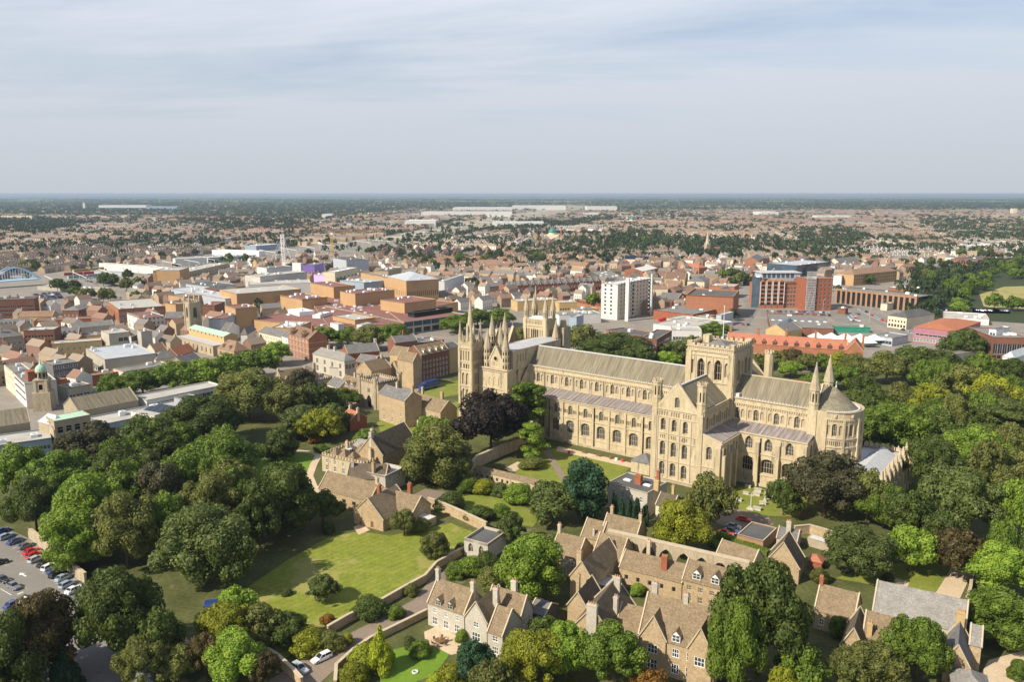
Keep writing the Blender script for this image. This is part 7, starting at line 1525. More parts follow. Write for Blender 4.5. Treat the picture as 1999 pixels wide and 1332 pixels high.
# blue arch bridge at the left edge
A = at(*q3(-60, 800), 0); B = at(*q3(340, 770), 0); d = B-A; Ln = math.hypot(d.x, d.y)
t_ = thing('arch_bridge', 'pale blue bowstring arch bridge at the left edge', 'bridge', (A.x, A.y, 0), math.atan2(d.y, d.x))
q = MB(); q.box(-20, 0, 6, Ln*.9, 11, 7.2, 0); q.build('deck', 'blue_paint', t_)
for y in (0, 11):
    q = MB(); N_ = 18; P = [(Ln*.95*i/N_, y, 7+13*math.sin(math.pi*i/N_)) for i in range(N_+1)]
    for i, (a, b) in enumerate(zip(P, P[1:])):
        q.bar(a, b, 1.0)
        if i: q.bar((a[0], y, 7), a, .2)
    q.build('arch', 'blue_paint', t_)
T('white concrete approach deck of the blue bridge', q3, (285, 775), (780, 800), 11, 'concrete', 'flat', 'pale_felt', base=(780, 812), name='road_viaduct', cat='bridge')
T('white striped concrete station footbridge', q3, (755, 600), (1290, 640), 6, 'white_render', 'flat', 'pale_felt', h=9, name='footbridge', cat='bridge')
T('white railway platform canopy', q3, (690, 660), (930, 670), 8, 'steel_grey', 'flat', 'pale_felt', h=5, name='platform_canopy', cat='canopy')
T('dark railway signal building beside the footbridge', q3, (820, 605), (880, 615), 8, 'brown_brick', 'flat', 'dark_felt', base=(880, 645), name='lift_tower')
T('second brown lift tower beside the footbridge', q3, (925, 605), (975, 612), 8, 'brown_brick', 'flat', 'dark_felt', base=(975, 640), name='lift_tower')
T('pale railway shed with a long low roof', q3, (1340, 570), (1580, 560), 18, 'white_render', 'flat', 'pale_lead', base=(1580, 600), name='railway_shed')
T('white-roofed depot beside the railway sheds', q3, (1590, 560), (1960, 540), 22, 'steel_grey', 'flat', 'pale_lead', base=(1960, 565), name='depot')
T('pale lattice-roofed depot along the railway', q3, (1620, 500), (1980, 512), 14, 'white_metal', 'flat', 'pale_lead', h=8, name='depot')
T('red depot shed by the railway', q3, (1800, 435), (1960, 430), 16, 'sign_red', 'flat', 'grey_felt', base=(1960, 446), name='depot')
T('blue-ended white warehouse by the railway', q4, (0, 470), (180, 455), 26, 'blue_cladding', 'flat', 'pale_lead', base=(180, 482), name='warehouse')

for i, (x0, y0, x1, y1, m, lab) in enumerate(((490, 705, 760, 690, 'sign_red', 'red freight train standing left of the footbridge'), (520, 730, 900, 700, 'steel_grey', 'grey passenger train at the station platforms'), (700, 640, 1150, 610, 'white_metal', 'white passenger train beyond the station footbridge'), (560, 680, 690, 668, 'yellow_paint', 'short yellow works train by the platforms'))):
    A, B = at(*q3(x0, y0)), at(*q3(x1, y1)); d = B-A; Ln = d.length; t_ = thing('train', lab, 'train', (A.x, A.y, .1), math.atan2(d.y, d.x)); n = max(2, int(Ln/21))
    for j in range(n):
        q = MB(); q.box(j*21, -1.5, .8, j*21+20, 1.5, 4.0, 0); q.box(j*21+1, -1.52, 2.2, j*21+19, 1.52, 3.1, 1); q.box(j*21+.3, -1.2, 4.0, j*21+19.7, 1.2, 4.3, 2); q.build('carriage', [m, 'dark_glass', 'grey_felt'], t_)

T('silver-grey boxed store beside the street below the department store', q5, (1560, 985), (1600, 1000), (1692, 975), 'steel_grey', 'flat', 'pale_lead', base=(1600, 1065), name='store')
T('pale upper parking deck behind the red lorry', q5, (1180, 1020), (1420, 1050), (1560, 1020), 'concrete', 'flat', 'pale_felt', base=(1420, 1085), name='parking_deck')
T('red-walled low store in front of the wide grey store', q5, (1390, 1010), (1480, 1020), (1560, 1000), 'red_brick', 'flat', 'grey_felt', base=(1480, 1055), name='store')
T('low tan shops between the bell tower and the white apartments', q5, (500, 960), (660, 950), 12, 'yellow_brick', 'flat', 'grey_felt', base=(660, 985), name='shop')
T('cream low offices beside the pillared glass office', q6, (860, 905), (910, 915), (960, 905), 'cream_render', 'flat', 'grey_felt', base=(910, 940), name='office_wing')
T('small brick substation at the corner of the market road', q6, (530, 945), (590, 950), 8, 'brown_brick', 'flat', 'pale_felt', base=(590, 968), name='store')
# ================================================================ far country
def terrain_mat():
    m = bpy.data.materials.new('open_country'); m.use_nodes = True; M['open_country'] = m
    nt = m.node_tree; N = nt.nodes.new; L = nt.links.new; b = nt.nodes['Principled BSDF']; b.inputs['Roughness'].default_value = .9; b.inputs['Specular IOR Level'].default_value = .1
    ge = N('ShaderNodeNewGeometry')
    vo = N('ShaderNodeTexVoronoi'); vo.inputs['Scale'].default_value = 1/420; L(ge.outputs['Position'], vo.inputs['Vector'])
    cr = N('ShaderNodeValToRGB'); L(vo.outputs['Color'], cr.inputs[0]); e = cr.color_ramp.elements
    e[0].position = .2; e[0].color = (.055, .080, .025, 1); e[1].position = .9; e[1].color = (.30, .25, .13, 1)
    for p, c in ((.42, (.09, .11, .035, 1)), (.62, (.17, .16, .07, 1)), (.74, (.06, .085, .028, 1))): k = e.new(p); k.color = c
    n = N('ShaderNodeTexNoise'); n.inputs['Scale'].default_value = 1/28; n.inputs['Detail'].default_value = 5; L(ge.outputs['Position'], n.inputs['Vector'])
    mr = N('ShaderNodeMapRange'); L(n.outputs['Fac'], mr.inputs['Value']); mr.inputs['From Min'].default_value = .3; mr.inputs['From Max'].default_value = .7; mr.inputs['To Min'].default_value = .6; mr.inputs['To Max'].default_value = 1.4
    v = N('ShaderNodeVectorMath'); v.operation = 'SCALE'; L(cr.outputs[0], v.inputs[0]); L(mr.outputs[0], v.inputs['Scale']); L(v.outputs[0], b.inputs['Base Color'])
terrain_mat()
mat('suburb_ground', (.07, .095, .035), (.20, .185, .125), .05, fine=.25, fscale=.3, world=True, spot=((.30, .27, .23), .03, .58), contrast=.15)
g = MB(); g.face([(-40000, -400, -.06), (40000, -400, -.06), (40000, 40000, -.06), (-40000, 40000, -.06)]); tag(g.build('ground', 'open_country'), kind='structure')
# suburb soil under the houses, precinct soil under the garden trees
mb = MB(); mb.face([(-620, 520, -.03), (620, 520, -.03), (3700, 4300, -.03), (-3700, 4300, -.03)]); tag(mb.build('suburb_ground', 'suburb_ground'), kind='structure')
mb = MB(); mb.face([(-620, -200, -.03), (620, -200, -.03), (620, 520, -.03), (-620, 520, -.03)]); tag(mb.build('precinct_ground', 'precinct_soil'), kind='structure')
def proj(x, y, z=0):
    Z = z-CH; d = y*CP-Z*SP; return 999.5+F*x/d, 666-F*(y*SP+Z*CP)/d
def inpoly(x, y, P):
    c = False; j = len(P)-1
    for i in range(len(P)):
        if (P[i][1] > y) != (P[j][1] > y) and x < (P[j][0]-P[i][0])*(y-P[i][1])/(P[j][1]-P[i][1])+P[i][0]: c = not c
        j = i
    return c
RAILP = [(-50, 556), (60, 536), (250, 522), (380, 502), (520, 486), (640, 476), (760, 460), (900, 432), (1040, 412), (1110, 400), (1150, 402), (1130, 412), (1040, 430), (940, 452), (830, 474), (740, 494), (600, 506), (440, 522), (330, 545), (200, 580), (100, 600), (-50, 600)]
TOWNP = [(-120, 900), (-120, 570), (300, 520), (480, 505), (720, 494), (900, 540), (1000, 530), (1180, 520), (1330, 520), (1480, 505), (1660, 530), (1840, 500), (2120, 500), (2120, 900)]
PARKP = [(1790, 620), (1760, 560), (1800, 530), (1850, 515), (1940, 500), (2100, 490), (2100, 640), (1900, 625)]
WOODS = [([(-50, 378), (-50, 418), (200, 424), (330, 422), (480, 426), (640, 432), (700, 420), (860, 402), (1060, 396), (1150, 388), (1150, 380)], .95),
         ([(-50, 424), (-50, 452), (80, 462), (110, 452), (200, 436), (90, 426)], .9), ([(330, 428), (430, 450), (520, 452), (640, 450), (560, 430)], .55),
         ([(880, 430), (1020, 424), (1090, 436), (1190, 418), (1200, 426), (1120, 446), (1000, 452), (900, 462), (800, 484), (760, 478)], .8), ([(1150, 380), (1150, 394), (1500, 402), (2050, 410), (2050, 384)], .62), ([(1180, 410), (1250, 424), (1420, 432), (1300, 412)], .6), ([(1190, 468), (1230, 452), (1290, 458), (1330, 486), (1190, 492)], .9),
         ([(1330, 480), (1400, 470), (1480, 480), (1440, 505), (1340, 508)], .7), ([(1560, 450), (1640, 444), (1700, 470), (1640, 490), (1540, 485)], .55), ([(1780, 420), (1900, 428), (2050, 440), (2050, 470), (1880, 470), (1800, 440)], .5)]
FIELDP = [(1790, 640), (1912, 566), (1960, 552), (2100, 548), (2100, 640)]
rnd = random.Random(11)
def occupied(x, y, r=16):
    for cx, cy, rr in OCC:
        if (x-cx)**2+(y-cy)**2 < (rr+r)**2: return True
    return False
for o in list(COL.objects):                   # ground already taken by named things
    if o.parent is None and o.type == 'EMPTY' and o.location.y > 380 and not o.name.startswith(('broad', 'shrub')):
        ex = [c for c in o.children if c.type == 'MESH' and len(c.data.vertices)]
        if ex:
            vs = [v.co for c in ex[:2] for v in c.data.vertices]; xa, xb = min(v.x for v in vs), max(v.x for v in vs); ya, yb = min(v.y for v in vs), max(v.y for v in vs)
            ca, sa = math.cos(o.rotation_euler.z), math.sin(o.rotation_euler.z); nx_ = max(1, round((xb-xa)/18)); ny_ = max(1, round((yb-ya)/18))
            for i in range(nx_):
                for j in range(ny_):
                    lx, ly = xa+(xb-xa)*(i+.5)/nx_, ya+(yb-ya)*(j+.5)/ny_; OCC.append((o.location.x+lx*ca-ly*sa, o.location.y+lx*sa+ly*ca, max((xb-xa)/nx_, (yb-ya)/ny_)*.6))
# white sheds and other far landmarks
def far(label, x0, x1, yt, yb, wm='white_render', rm='pale_lead', d=60, name='warehouse', **k):
    town(label, lambda x, y: (x, y), (x0, yt), (x1, yt), d, wm, 'flat', rm, base=(x1, yb), name=name, par=.3, **k); o = [c for c in COL.objects if c.parent is None][-1]
    A_, B_ = at(x0, yb), at(x1, yb)
    for i in range(12): q = A_.lerp(B_, (i+.5)/12); OCC.append((q.x, q.y+d/2, (B_-A_).length/24+d/2))
far('long white glass-fronted office far off among woods at the left', 192, 285, 400.5, 408.5, d=80, name='office_block', win=[(40, 3, 12, 9, 'b')])
far('lower grey wing of the far white office', 286, 345, 403, 408.5, 'blue_cladding', d=60, name='office_wing')
far('slim pale tower block standing alone in the far left woods', 161, 165, 396, 408, d=12, name='tower_block')
far('long white warehouse roof near the horizon', 884, 1000, 405.5, 412, d=220)
far('white warehouse with a pale roof right of centre near the horizon', 1000, 1105, 402, 409, d=260)
far('pale grey distribution shed in front of the horizon warehouses', 822, 1000, 414, 422, d=140)
far('white retail shed with a bright sign beside the railway bridge', 960, 1062, 434, 442, d=90)
far('white flat shed left of the railway bridge', 790, 850, 431, 440, d=120)
far('small white works building in the left suburbs', 628, 648, 418, 424, d=50)
far('white works building beside the horizon woods', 1146, 1205, 403, 412, d=120)
far('small cream works behind the green domed mosque', 1140, 1170, 416, 421, d=80)
far('pale works roof at the right horizon', 1486, 1520, 414, 421, d=120)
far('white school hall in the right suburbs', 1595, 1660, 421, 426, d=50)
far('cream tower block at the far right', 1978, 1986, 407, 418, 'cream_render', d=22, name='tower_block')
far('green-grey sports hall roof in the right suburbs', 1895, 1945, 480, 488, 'pale_lead', d=40)
far('buff estate block row at the left', 1, 62, 421, 428, 'cream_render', d=12, name='terrace')
far('brick railway bridge with arches across the sidings', 885, 985, 431.5, 436, 'concrete', d=12, name='railway_bridge')
A_ = at(300, 416)
# railway land with tracks and line gantries
patch('railway_land', 'railway_ballast', RAILP, .0)
RC = [(-40, 580), (100, 560), (300, 532), (430, 512), (600, 492), (740, 478), (850, 456), (960, 434), (1060, 416), (1120, 404)]
CL = [at(*p) for p in RC]
for k in range(-4, 5):
    mb = MB()
    for a, b in zip(CL, CL[1:]):
        n1 = Vector((0, 1, 0))*k*9; a_, b_ = a+n1, b+n1; mb.face([(a_.x, a_.y-1.1, .03), (b_.x, b_.y-1.1, .03), (b_.x, b_.y+1.1, .03), (a_.x, a_.y+1.1, .03)])
    tag(mb.build('railway_track', 'grey_felt' if k % 2 else 'concrete'), kind='structure')
def gantry():
    r = thing('line_gantry', 'grey portal gantry carrying wires over the railway tracks', 'gantry', (0, 0, 0), 0, 'gantries over the railway'); q = MB()
    q.bar((0, -38, 0), (0, -38, 9), .5); q.bar((0, 38, 0), (0, 38, 9), .5); q.bar((0, -38, 8.6), (0, 38, 8.6), .45); q.bar((0, 0, 0), (0, 0, 9), .4); q.build('frame', 'white_metal', r); return r
g0 = gantry(); first = True
for a, b in zip(CL[1:], CL[2:]):
    for i in range(4):
        p = a.lerp(b, i/4); o = g0 if first else copy_tree(g0); first = False; o.location = (p.x, p.y, 0); o.rotation_euler = (0, 0, math.atan2(b.y-a.y, b.x-a.x)*.5)
# ---- houses: 300 nearest as things, the rest one mass
ROOFS = ['brown_tile_far', 'red_tile_far', 'grey_slate_far', 'tan_tile']; WALLS = ['brick_far', 'buff_far', 'white_far', 'pink_brick']
mat('brown_tile_far', (.14, .115, .088), (.22, .185, .145), .05); mat('red_tile_far', (.205, .122, .088), (.265, .165, .12), .05); mat('grey_slate_far', (.14, .132, .128), (.215, .205, .195), .05); mat('tan_tile', (.23, .18, .135), (.31, .25, .19), .05)
mat('brick_far', (.20, .115, .08), (.27, .165, .12), .05); mat('buff_far', (.36, .27, .17), (.46, .36, .25), .05); mat('white_far', (.58, .55, .50), (.70, .67, .62), .05); mat('pink_brick', (.26, .19, .13), (.34, .25, .175), .05)
segs = []
def street_field(x, y):
    cx, cy = math.floor(x/260), math.floor(y/230); h = random.Random(cx*7919+cy*104729)
    return h.choice((0.0, .12, -.15, 1.45, 1.6, .5, -.45, 1.3)), h.random(), h.randrange(4), h.randrange(4)
tree_pos = []
cell = 230
for cy in range(2, 21):
    for cx in range(-16, 17):
        x0, y0 = cx*260, cy*230; ang, dens, rc, wc = street_field(x0+1, y0+1); D0 = y0+115
        if abs(x0+130) > D0*.82+300: continue
        Ls = 6.2 if D0 < 1250 else (12.4 if D0 < 2400 else 25)
        ca, sa = math.cos(ang), math.sin(ang)
        rows = int(340/25)
        for ri in range(rows):
            v = -170+ri*25+(4 if ri % 2 else -4); u = -190.0
            rowc = rc if rnd.random() < .6 else rnd.randrange(4); roww = wc if rnd.random() < .6 else rnd.randrange(4)
            while u < 190:
                u += Ls
                px_, py_ = x0+130+u*ca-v*sa, y0+115+u*sa+v*ca
                if not (x0 <= px_ < x0+260 and y0 <= py_ < y0+230): continue
                X, Y = proj(px_, py_)
                if X < -260 or X > 2260 or py_ < 540: continue
                if rnd.random() < .10: u += rnd.choice((3, 5, 9, 20)); continue
                w_ = 0
                for P, dn in WOODS:
                    if inpoly(X, Y, P): w_ = dn; break
                if w_ and rnd.random() < w_: 
                    continue
                if inpoly(X, Y, RAILP) or inpoly(X, Y, TOWNP) and not (520 < Y < 600 and 300 < 0) or inpoly(X, Y, PARKP): continue
                if Y < 412 and rnd.random() < .8: continue
                if Y < 440 and X < 760 and rnd.random() < .6: continue
                if occupied(px_, py_, Ls*.6+4): continue
                segs.append((px_, py_, ang + (0 if rnd.random() < .93 else math.pi/2), Ls, 5.0+rnd.random()*1.0, 2.6+rnd.random()*.9, rowc if rnd.random() < .8 else rnd.randrange(4), roww if rnd.random() < .75 else rnd.randrange(4)))
# looser fill of small town buildings between the named ones
for k in range(9000):
    X, Y = rnd.uniform(-30, 2030), rnd.uniform(500, 770); p = at(X, Y)
    if not inpoly(X, Y, TOWNP) or inpoly(X, Y, PARKP) or inpoly(X, Y, RAILP): continue
    if Y > 560 and not (X < 560 or (860 < X < 1180 and Y < 606) or (1180 < X < 1430 and Y < 615)): continue
    if X > 1480 and Y > 545: continue
    if 0 < X < 260 and 545 < Y < 600: continue
    if X < 560 and (Y > 770 or X > 170 and Y > 690): continue
    if occupied(p.x, p.y, 7): continue
    OCC.append((p.x, p.y, 8)); segs.append((p.x, p.y, rnd.choice((.5, -.6, -.55, .95, 1.0)), rnd.choice((8, 11, 15)), rnd.uniform(5.5, 9), 3.2, rnd.randrange(4), rnd.randrange(4)))
segs.sort(key=lambda s: s[1])
ins = [s for s in segs if 0 < proj(s[0], s[1])[0] < 1999]; near = ins[:300]; nid = {id(s) for s in near}; rest = [s for s in segs if id(s) not in nid]
HM = {}
def house_meshes(L, h, rh, rc, wc):
    key = (L, round(h), rc, wc)
    if key not in HM:
        h = round(h); d = 8.2; mb = MB(); wall_rows(mb, (-L/2, -d/2), (1, 0), 0, L, 0, h, [(max(2, round(L/3)), .9, 1.1, 1.5, 's'), (max(2, round(L/3)), 3.4, 1.0, 1.2, 's')]); wn = mb.wins; mb.wins = []
        wall(mb, (L/2, -d/2), (0, 1), 0, d, 0, h); wall(mb, (L/2, d/2), (-1, 0), 0, L, 0, h); wall(mb, (-L/2, d/2), (0, -1), 0, d, 0, h)
        for s in (-1, 1): mb.face([(s*L/2, -s*d/2, h), (s*L/2, s*d/2, h), (s*L/2, 0, h+rh-.03)])
        for O, U, x, zs, dep, w, hh, kind, li, tr, fm, gm in wn:      # glass set into each opening
            mb.face([(O[0]+x-w/2, O[1]+.14, zs), (O[0]+x+w/2, O[1]+.14, zs), (O[0]+x+w/2, O[1]+.14, zs+hh), (O[0]+x-w/2, O[1]+.14, zs+hh)], 1); mb.box(O[0]+x-.05, O[1]+.06, zs, O[0]+x+.05, O[1]+.13, zs+hh, 2); mb.box(O[0]+x-w/2, O[1]+.06, zs+hh*.5, O[0]+x+w/2, O[1]+.13, zs+hh*.5+.1, 2)
        r = MB(); r.gable(-L/2, -d/2, L/2, d/2, h, h+rh, 'x', 0, None, .2)
        c = MB(); c.box(-.6, -.45, 0, .6, .45, 2.2, 0); [c.frus(-.3+.3*i, 0, 2.2, .13, 2.7, .11, 6, 1) for i in range(3)]
        HM[key] = (mb.mesh('walls', [WALLS[wc], 'house_glass', 'white_paint']), r.mesh('roof', [ROOFS[rc]]), c.mesh('chimney', [WALLS[wc], 'pot_clay']), h)
    return HM[key]
RN, WN = ['brown-roofed', 'red-roofed', 'grey-slated', 'tan-roofed'], ['brick', 'buff', 'white-walled', 'pinkish brick']
for x, y, a, L, h, rh, rc, wc in near:
    X, Y = proj(x, y); zone = 'left of the railway and shopping centre' if X < 500 else ('between shopping centre and white apartment tower' if X < 1150 else ('behind the white apartment tower' if X < 1480 else 'behind the red brick offices'))
    lab = f'{RN[rc]} {WN[wc]} house {zone}'
    w_, r_, c_, hh = house_meshes(L, h, rh, rc, wc)
    if math.cos(a)*x*0 + math.cos(a) < 0: a += math.pi
    o = thing('house', lab, 'house', (x, y, 0), a, f'{RN[rc]} {WN[wc]} houses {zone}'); inst('walls', w_, o, (0, 0, 0)); ro = inst('roof', r_, o, (0, 0, 0)); inst('chimney', c_, ro, (L/2-.7, 0, hh+rh-1.2))
mb = MB(); v, f, mi = mb.v, mb.f, mb.m
for x, y, a, L, h, rh, rc, wc in rest:
    ca, sa = math.cos(a), math.sin(a); d = 4.1; i = len(v); hL = L/2
    loc = ((-hL, -d, 0), (hL, -d, 0), (hL, d, 0), (-hL, d, 0), (-hL, -d, h), (hL, -d, h), (hL, d, h), (-hL, d, h), (-hL, 0, h+rh), (hL, 0, h+rh))
    v.extend([(x+p*ca-q*sa, y+p*sa+q*ca, z) for p, q, z in loc])
    f.extend([(i, i+1, i+5, i+4), (i+1, i+2, i+6, i+5), (i+2, i+3, i+7, i+6), (i+3, i, i+4, i+7), (i+5, i+6, i+9), (i+7, i+4, i+8), (i+4, i+5, i+9, i+8), (i+6, i+7, i+8, i+9)]); mi.extend([4+wc]*6+[rc]*2)
    if y < 2600:                              # chimney stack and a back addition
        for q0 in ([hL-.5] if L < 10 else [hL-.5, -.5]):
            i = len(v); lo2 = ((q0-.5, -.4), (q0+.5, -.4), (q0+.5, .4), (q0-.5, .4)); v.extend([(x+p*ca-q*sa, y+p*sa+q*ca, h+rh-.8) for p, q in lo2]+[(x+p*ca-q*sa, y+p*sa+q*ca, h+rh+1.5) for p, q in lo2])
            f.extend([(i, i+1, i+5, i+4), (i+1, i+2, i+6, i+5), (i+2, i+3, i+7, i+6), (i+3, i, i+4, i+7), (i+4, i+5, i+6, i+7)]); mi.extend([4+wc]*5)
        if y < 1500:                          # windows cut as dark panes with pale sills
            for fx in (-.25, .25):
                for z in (.9, 3.3):
                    i = len(v); v.extend([(x+p*ca+d*1.004*sa, y+p*sa-d*1.004*ca, zz) for p, zz in ((fx*L-.55, z), (fx*L+.55, z), (fx*L+.55, z+1.4), (fx*L-.55, z+1.4))]); f.append((i, i+1, i+2, i+3)); mi.append(8)
o = mb.build('distant_houses', ROOFS+WALLS+['house_glass']); tag(o, 'dense mass of small brown-roofed houses spreading to the horizon', 'houses', None, 'stuff')
# ---- mid-distance trees in clumps
CLUMPS = '''935 512 80 20 8 dark clump of dark trees behind the red shopping roofs
1004 498 24 16 2 dark pair of dark trees left of the mosque
1062 512 46 12 3 mid trees by the long red terrace
852 524 50 10 2 mid trees by the cinema hall
1215 482 60 18 6 dark clump of dark trees left of the church spire
1285 474 80 22 8 mid green clump in front of the church spire
1345 488 50 14 3 dark clump under the church spire
1425 552 70 24 7 dark clump left of the red brick offices
1640 476 80 16 4 dark tree line behind the red brick offices
1560 482 60 14 3 dark clump among terraces behind the red offices
1740 470 70 12 3 dark clump among right-hand terraces
1790 524 60 18 6 dark clump left of the orange and grey office
1850 552 90 34 13 mid dark mass behind the pillared office
1895 575 70 30 10 mid green mass at the edge of the dry field
1965 530 90 44 13 mid tall trees at the right edge of the dry field
1880 604 40 16 4 lime pale trees at the left edge of the dry field
1960 606 60 6 4 mid small round trees along the field car park
225 552 54 26 6 dark clump right of the blue bridge
262 566 40 20 4 dark trees below the ochre car park
132 574 40 16 3 dark trees under the bridge approach
182 586 40 12 2 olive trees beside the red bus
235 590 70 10 3 olive shrubby trees along the town road
66 522 56 22 4 dark dark trees above the blue bridge
482 516 70 12 4 mid trees behind the long dark car park deck
705 492 70 10 3 dark trees along the railway near the yellow crane
1150 598 40 10 1 mid trees beside the white apartment tower
1290 575 30 12 1 mid trees right of the white apartment tower
1705 560 40 12 1 dark trees beside the pillared office
1890 500 100 12 5 mid trees behind the orange and grey office
330 1000 260 80 10 mid garden wood left of the big lawn
330 930 260 40 6 mid wood below the library wing
1860 800 260 130 11 mid eastern park right of the round apse
1930 950 120 110 6 olive wood at the right edge above the gravel drive'''
rr_ = random.Random(5)
for ln in CLUMPS.split('\n'):
    t_ = ln.split(' '); cx, cy, w_, h_, n = map(float, t_[:5]); kind = t_[5]; lab = ' '.join(t_[6:])
    for i in range(int(n)):
        p = at(cx+rr_.uniform(-.5, .5)*w_, cy+rr_.uniform(-.35, .5)*h_); hh = rr_.uniform(14, 19) if cy > 640 else (rr_.uniform(10, 15) if kind != 'lime' else 8); OCC.append((p.x, p.y, 4))
        X, Y = proj(p.x, p.y, hh); tree(X, Y, rr_.uniform(*((11, 15) if cy > 640 else (9, 15)))*scale_at(p), hh, kind if rr_.random() < .7 else rr_.choice(('mid', 'dark', 'olive')), 'r', f'tree within the {lab}', f'trees of the {lab}', pos=p, lod=1 if cy > 640 else 2)
# ---- all the other trees as one mass
def blob(seed, n):
    rng = np.random.default_rng(seed); C = np.vstack([[0, 0, .55], rng.normal(size=(4, 3))*[.42, .42, .16]+[0, 0, .58]]); rr = np.array([.7, .5, .5, .45, .4]); idx = rng.integers(0, 5, n); d = sphere_pts(rng, n); d[:, 2] = np.abs(d[:, 2])*1.1-.25
    P = C[idx]+d*rr[idx][:, None]*[1, 1, .62]; Nn = d+rng.normal(size=d.shape)*.3; Nn /= np.linalg.norm(Nn, axis=1)[:, None]
    return quads(P, Nn, rng.uniform(.20, .34, n) if n < 50 else rng.uniform(.14, .24, n), rng).reshape(-1, 4, 3)
TPL = [[blob(i, 80) for i in range(6)], [blob(i+20, 34) for i in range(6)], [blob(i+40, 16) for i in range(6)]]
rng = np.random.default_rng(3); bag = {0: [], 1: [], 2: []}
for k in range(72000):
    d_ = math.exp(rng.uniform(math.log(560), math.log(15000))); x = rng.uniform(-.82, .82)*d_; X, Y = proj(x, d_)
    if X < -260 or X > 2260: continue
    dn = (.62 if random.Random(int(x//110)*7717+int(d_//130)*331).random() < .42 else .10) if d_ < 4500 else .55
    for P, q in WOODS:
        if inpoly(X, Y, P): dn = 1.0; break
    if inpoly(X, Y, RAILP): dn *= .12
    if Y < 396: dn = max(dn, .6) if (int(x/900)+int(d_/1500)) % 3 else .15
    if inpoly(X, Y, PARKP): dn = 0 if inpoly(X, Y, FIELDP) else 1.0
    if d_ < 900: dn *= .8
    if inpoly(X, Y, TOWNP): dn *= .02 if X > 1150 or Y > 590 else .12
    if rng.random() > dn or occupied(x, d_, 3): continue
    bag[0 if d_ < 1300 else (1 if d_ < 3000 else 2)].append((x, d_, rng.uniform(4, 7.5)*(1 if d_ < 2500 else 1.0+min(1.6, (d_-2500)/5000)), rng.uniform(7, 13)))
for k in range(330):
    X, Y = rng.uniform(1760, 2050), rng.uniform(462, 640)
    if inpoly(X, Y, PARKP) and not inpoly(X, Y, FIELDP):
        p = at(X, Y)
        if not occupied(p.x, p.y, 4): OCC.append((p.x, p.y, 1.5)); bag[0].append((p.x, p.y, rng.uniform(4.5, 7.5), rng.uniform(9, 14)))
Vs = []
for k, L in bag.items():
    for t in range(6):
        S = np.array([s for i, s in enumerate(L) if i % 6 == t])
        if not len(S): continue
        T_ = TPL[k][t]; V_ = T_[None]*S[:, None, None, [2, 2, 3]]; V_[..., 0] += S[:, 0][:, None, None]; V_[..., 1] += S[:, 1][:, None, None]; Vs.append(V_.reshape(-1, 3))
V_ = np.vstack(Vs); me = mesh_np('distant_trees', V_, np.arange(len(V_)).reshape(-1, 4), 'leaf_far'); o = bpy.data.objects.new('distant_trees', me); COL.objects.link(o)
tag(o, 'dark green mass of trees scattered through the suburbs and far woods', 'trees', None, 'stuff')
print('segments', len(segs), 'far trees', {k: len(v) for k, v in bag.items()}, 'tree things', TN[0])
# ================================================================ vehicles and small things
def loft(mb, secs, m):
    for (x0, a), (x1, b) in zip(secs, secs[1:]):
        for i in range(len(a)-1): mb.face([(x0, a[i][0], a[i][1]), (x0, a[i+1][0], a[i+1][1]), (x1, b[i+1][0], b[i+1][1]), (x1, b[i][0], b[i][1])], m)
def car_meshes(est):
    L = 4.6; half = lambda w, zs: [(-w, .28), (-w-.02, .55), (-w+.04, zs-.12), (-w*.82, zs), (0, zs+.03), (w*.82, zs), (w-.04, zs-.12), (w+.02, .55), (w, .28)]
    b = MB(); secs = [(-2.25, half(.72, .78)), (-2.1, half(.82, .92)), (-1.2, half(.88, .98)), (0.2, half(.88, .97)), (1.0, half(.87, .93)), (1.9, half(.82, .80)), (2.25, half(.66, .66))]
    loft(b, secs, 0); b.face([(-2.25, y, z) for y, z in secs[0][1]]); b.face([(2.25, y, z) for y, z in secs[-1][1]][::-1])
    rf = -1.85 if est else -1.25
    b.face([(rf, -.58, 1.45), (.15, -.60, 1.46), (.15, .60, 1.46), (rf, .58, 1.45)]); 
    for s in (-1, 1): b.bar((rf-.35, s*.76, .96), (rf, s*.6, 1.43), .07); b.bar((.95, s*.76, .95), (.15, s*.6, 1.44), .07); b.bar((-.5, s*.76, .97), (-.5, s*.61, 1.44), .07); b.bar((rf, s*.6, 1.44), (.15, s*.6, 1.45), .06)
    w = MB(); A = [(-.72, .95), (.72, .95)]
    w.face([(.95, -.74, .95), (.95, .74, .95), (.17, .58, 1.43), (.17, -.58, 1.43)]); w.face([(rf-.35, .74, .95), (rf-.35, -.74, .95), (rf-.02, -.56, 1.43), (rf-.02, .56, 1.43)])
    for s in (-1, 1): w.face([(rf-.32, s*.76, .95), (.92, s*.76, .95), (.15, s*.6, 1.43), (rf, s*.6, 1.43)][::s])
    t = MB()
    t.v = []; n = 14
    for y0, y1, r, m in ((-.1, .1, .33, 0), (-.115, .115, .2, 1)):
        A_ = [(r*math.cos(2*math.pi*i/n), y0, .33+r*math.sin(2*math.pi*i/n)) for i in range(n)]; B_ = [(x, y1, z) for x, _, z in A_]
        for i in range(n): j = (i+1) % n; t.face([A_[i], A_[j], B_[j], B_[i]], m)
        t.face(A_, m); t.face(B_[::-1], m)
    h = MB(); h.box(-.06, -.18, .58, .06, .18, .72)
    return b, w.mesh('window', ['dark_glass']), t.mesh('wheel', ['tyre_rubber', 'steel_grey']), h.mesh('headlight', ['lamp_lens'])
CARB = {e: car_meshes(e) for e in (0, 1)}; BODY = {}
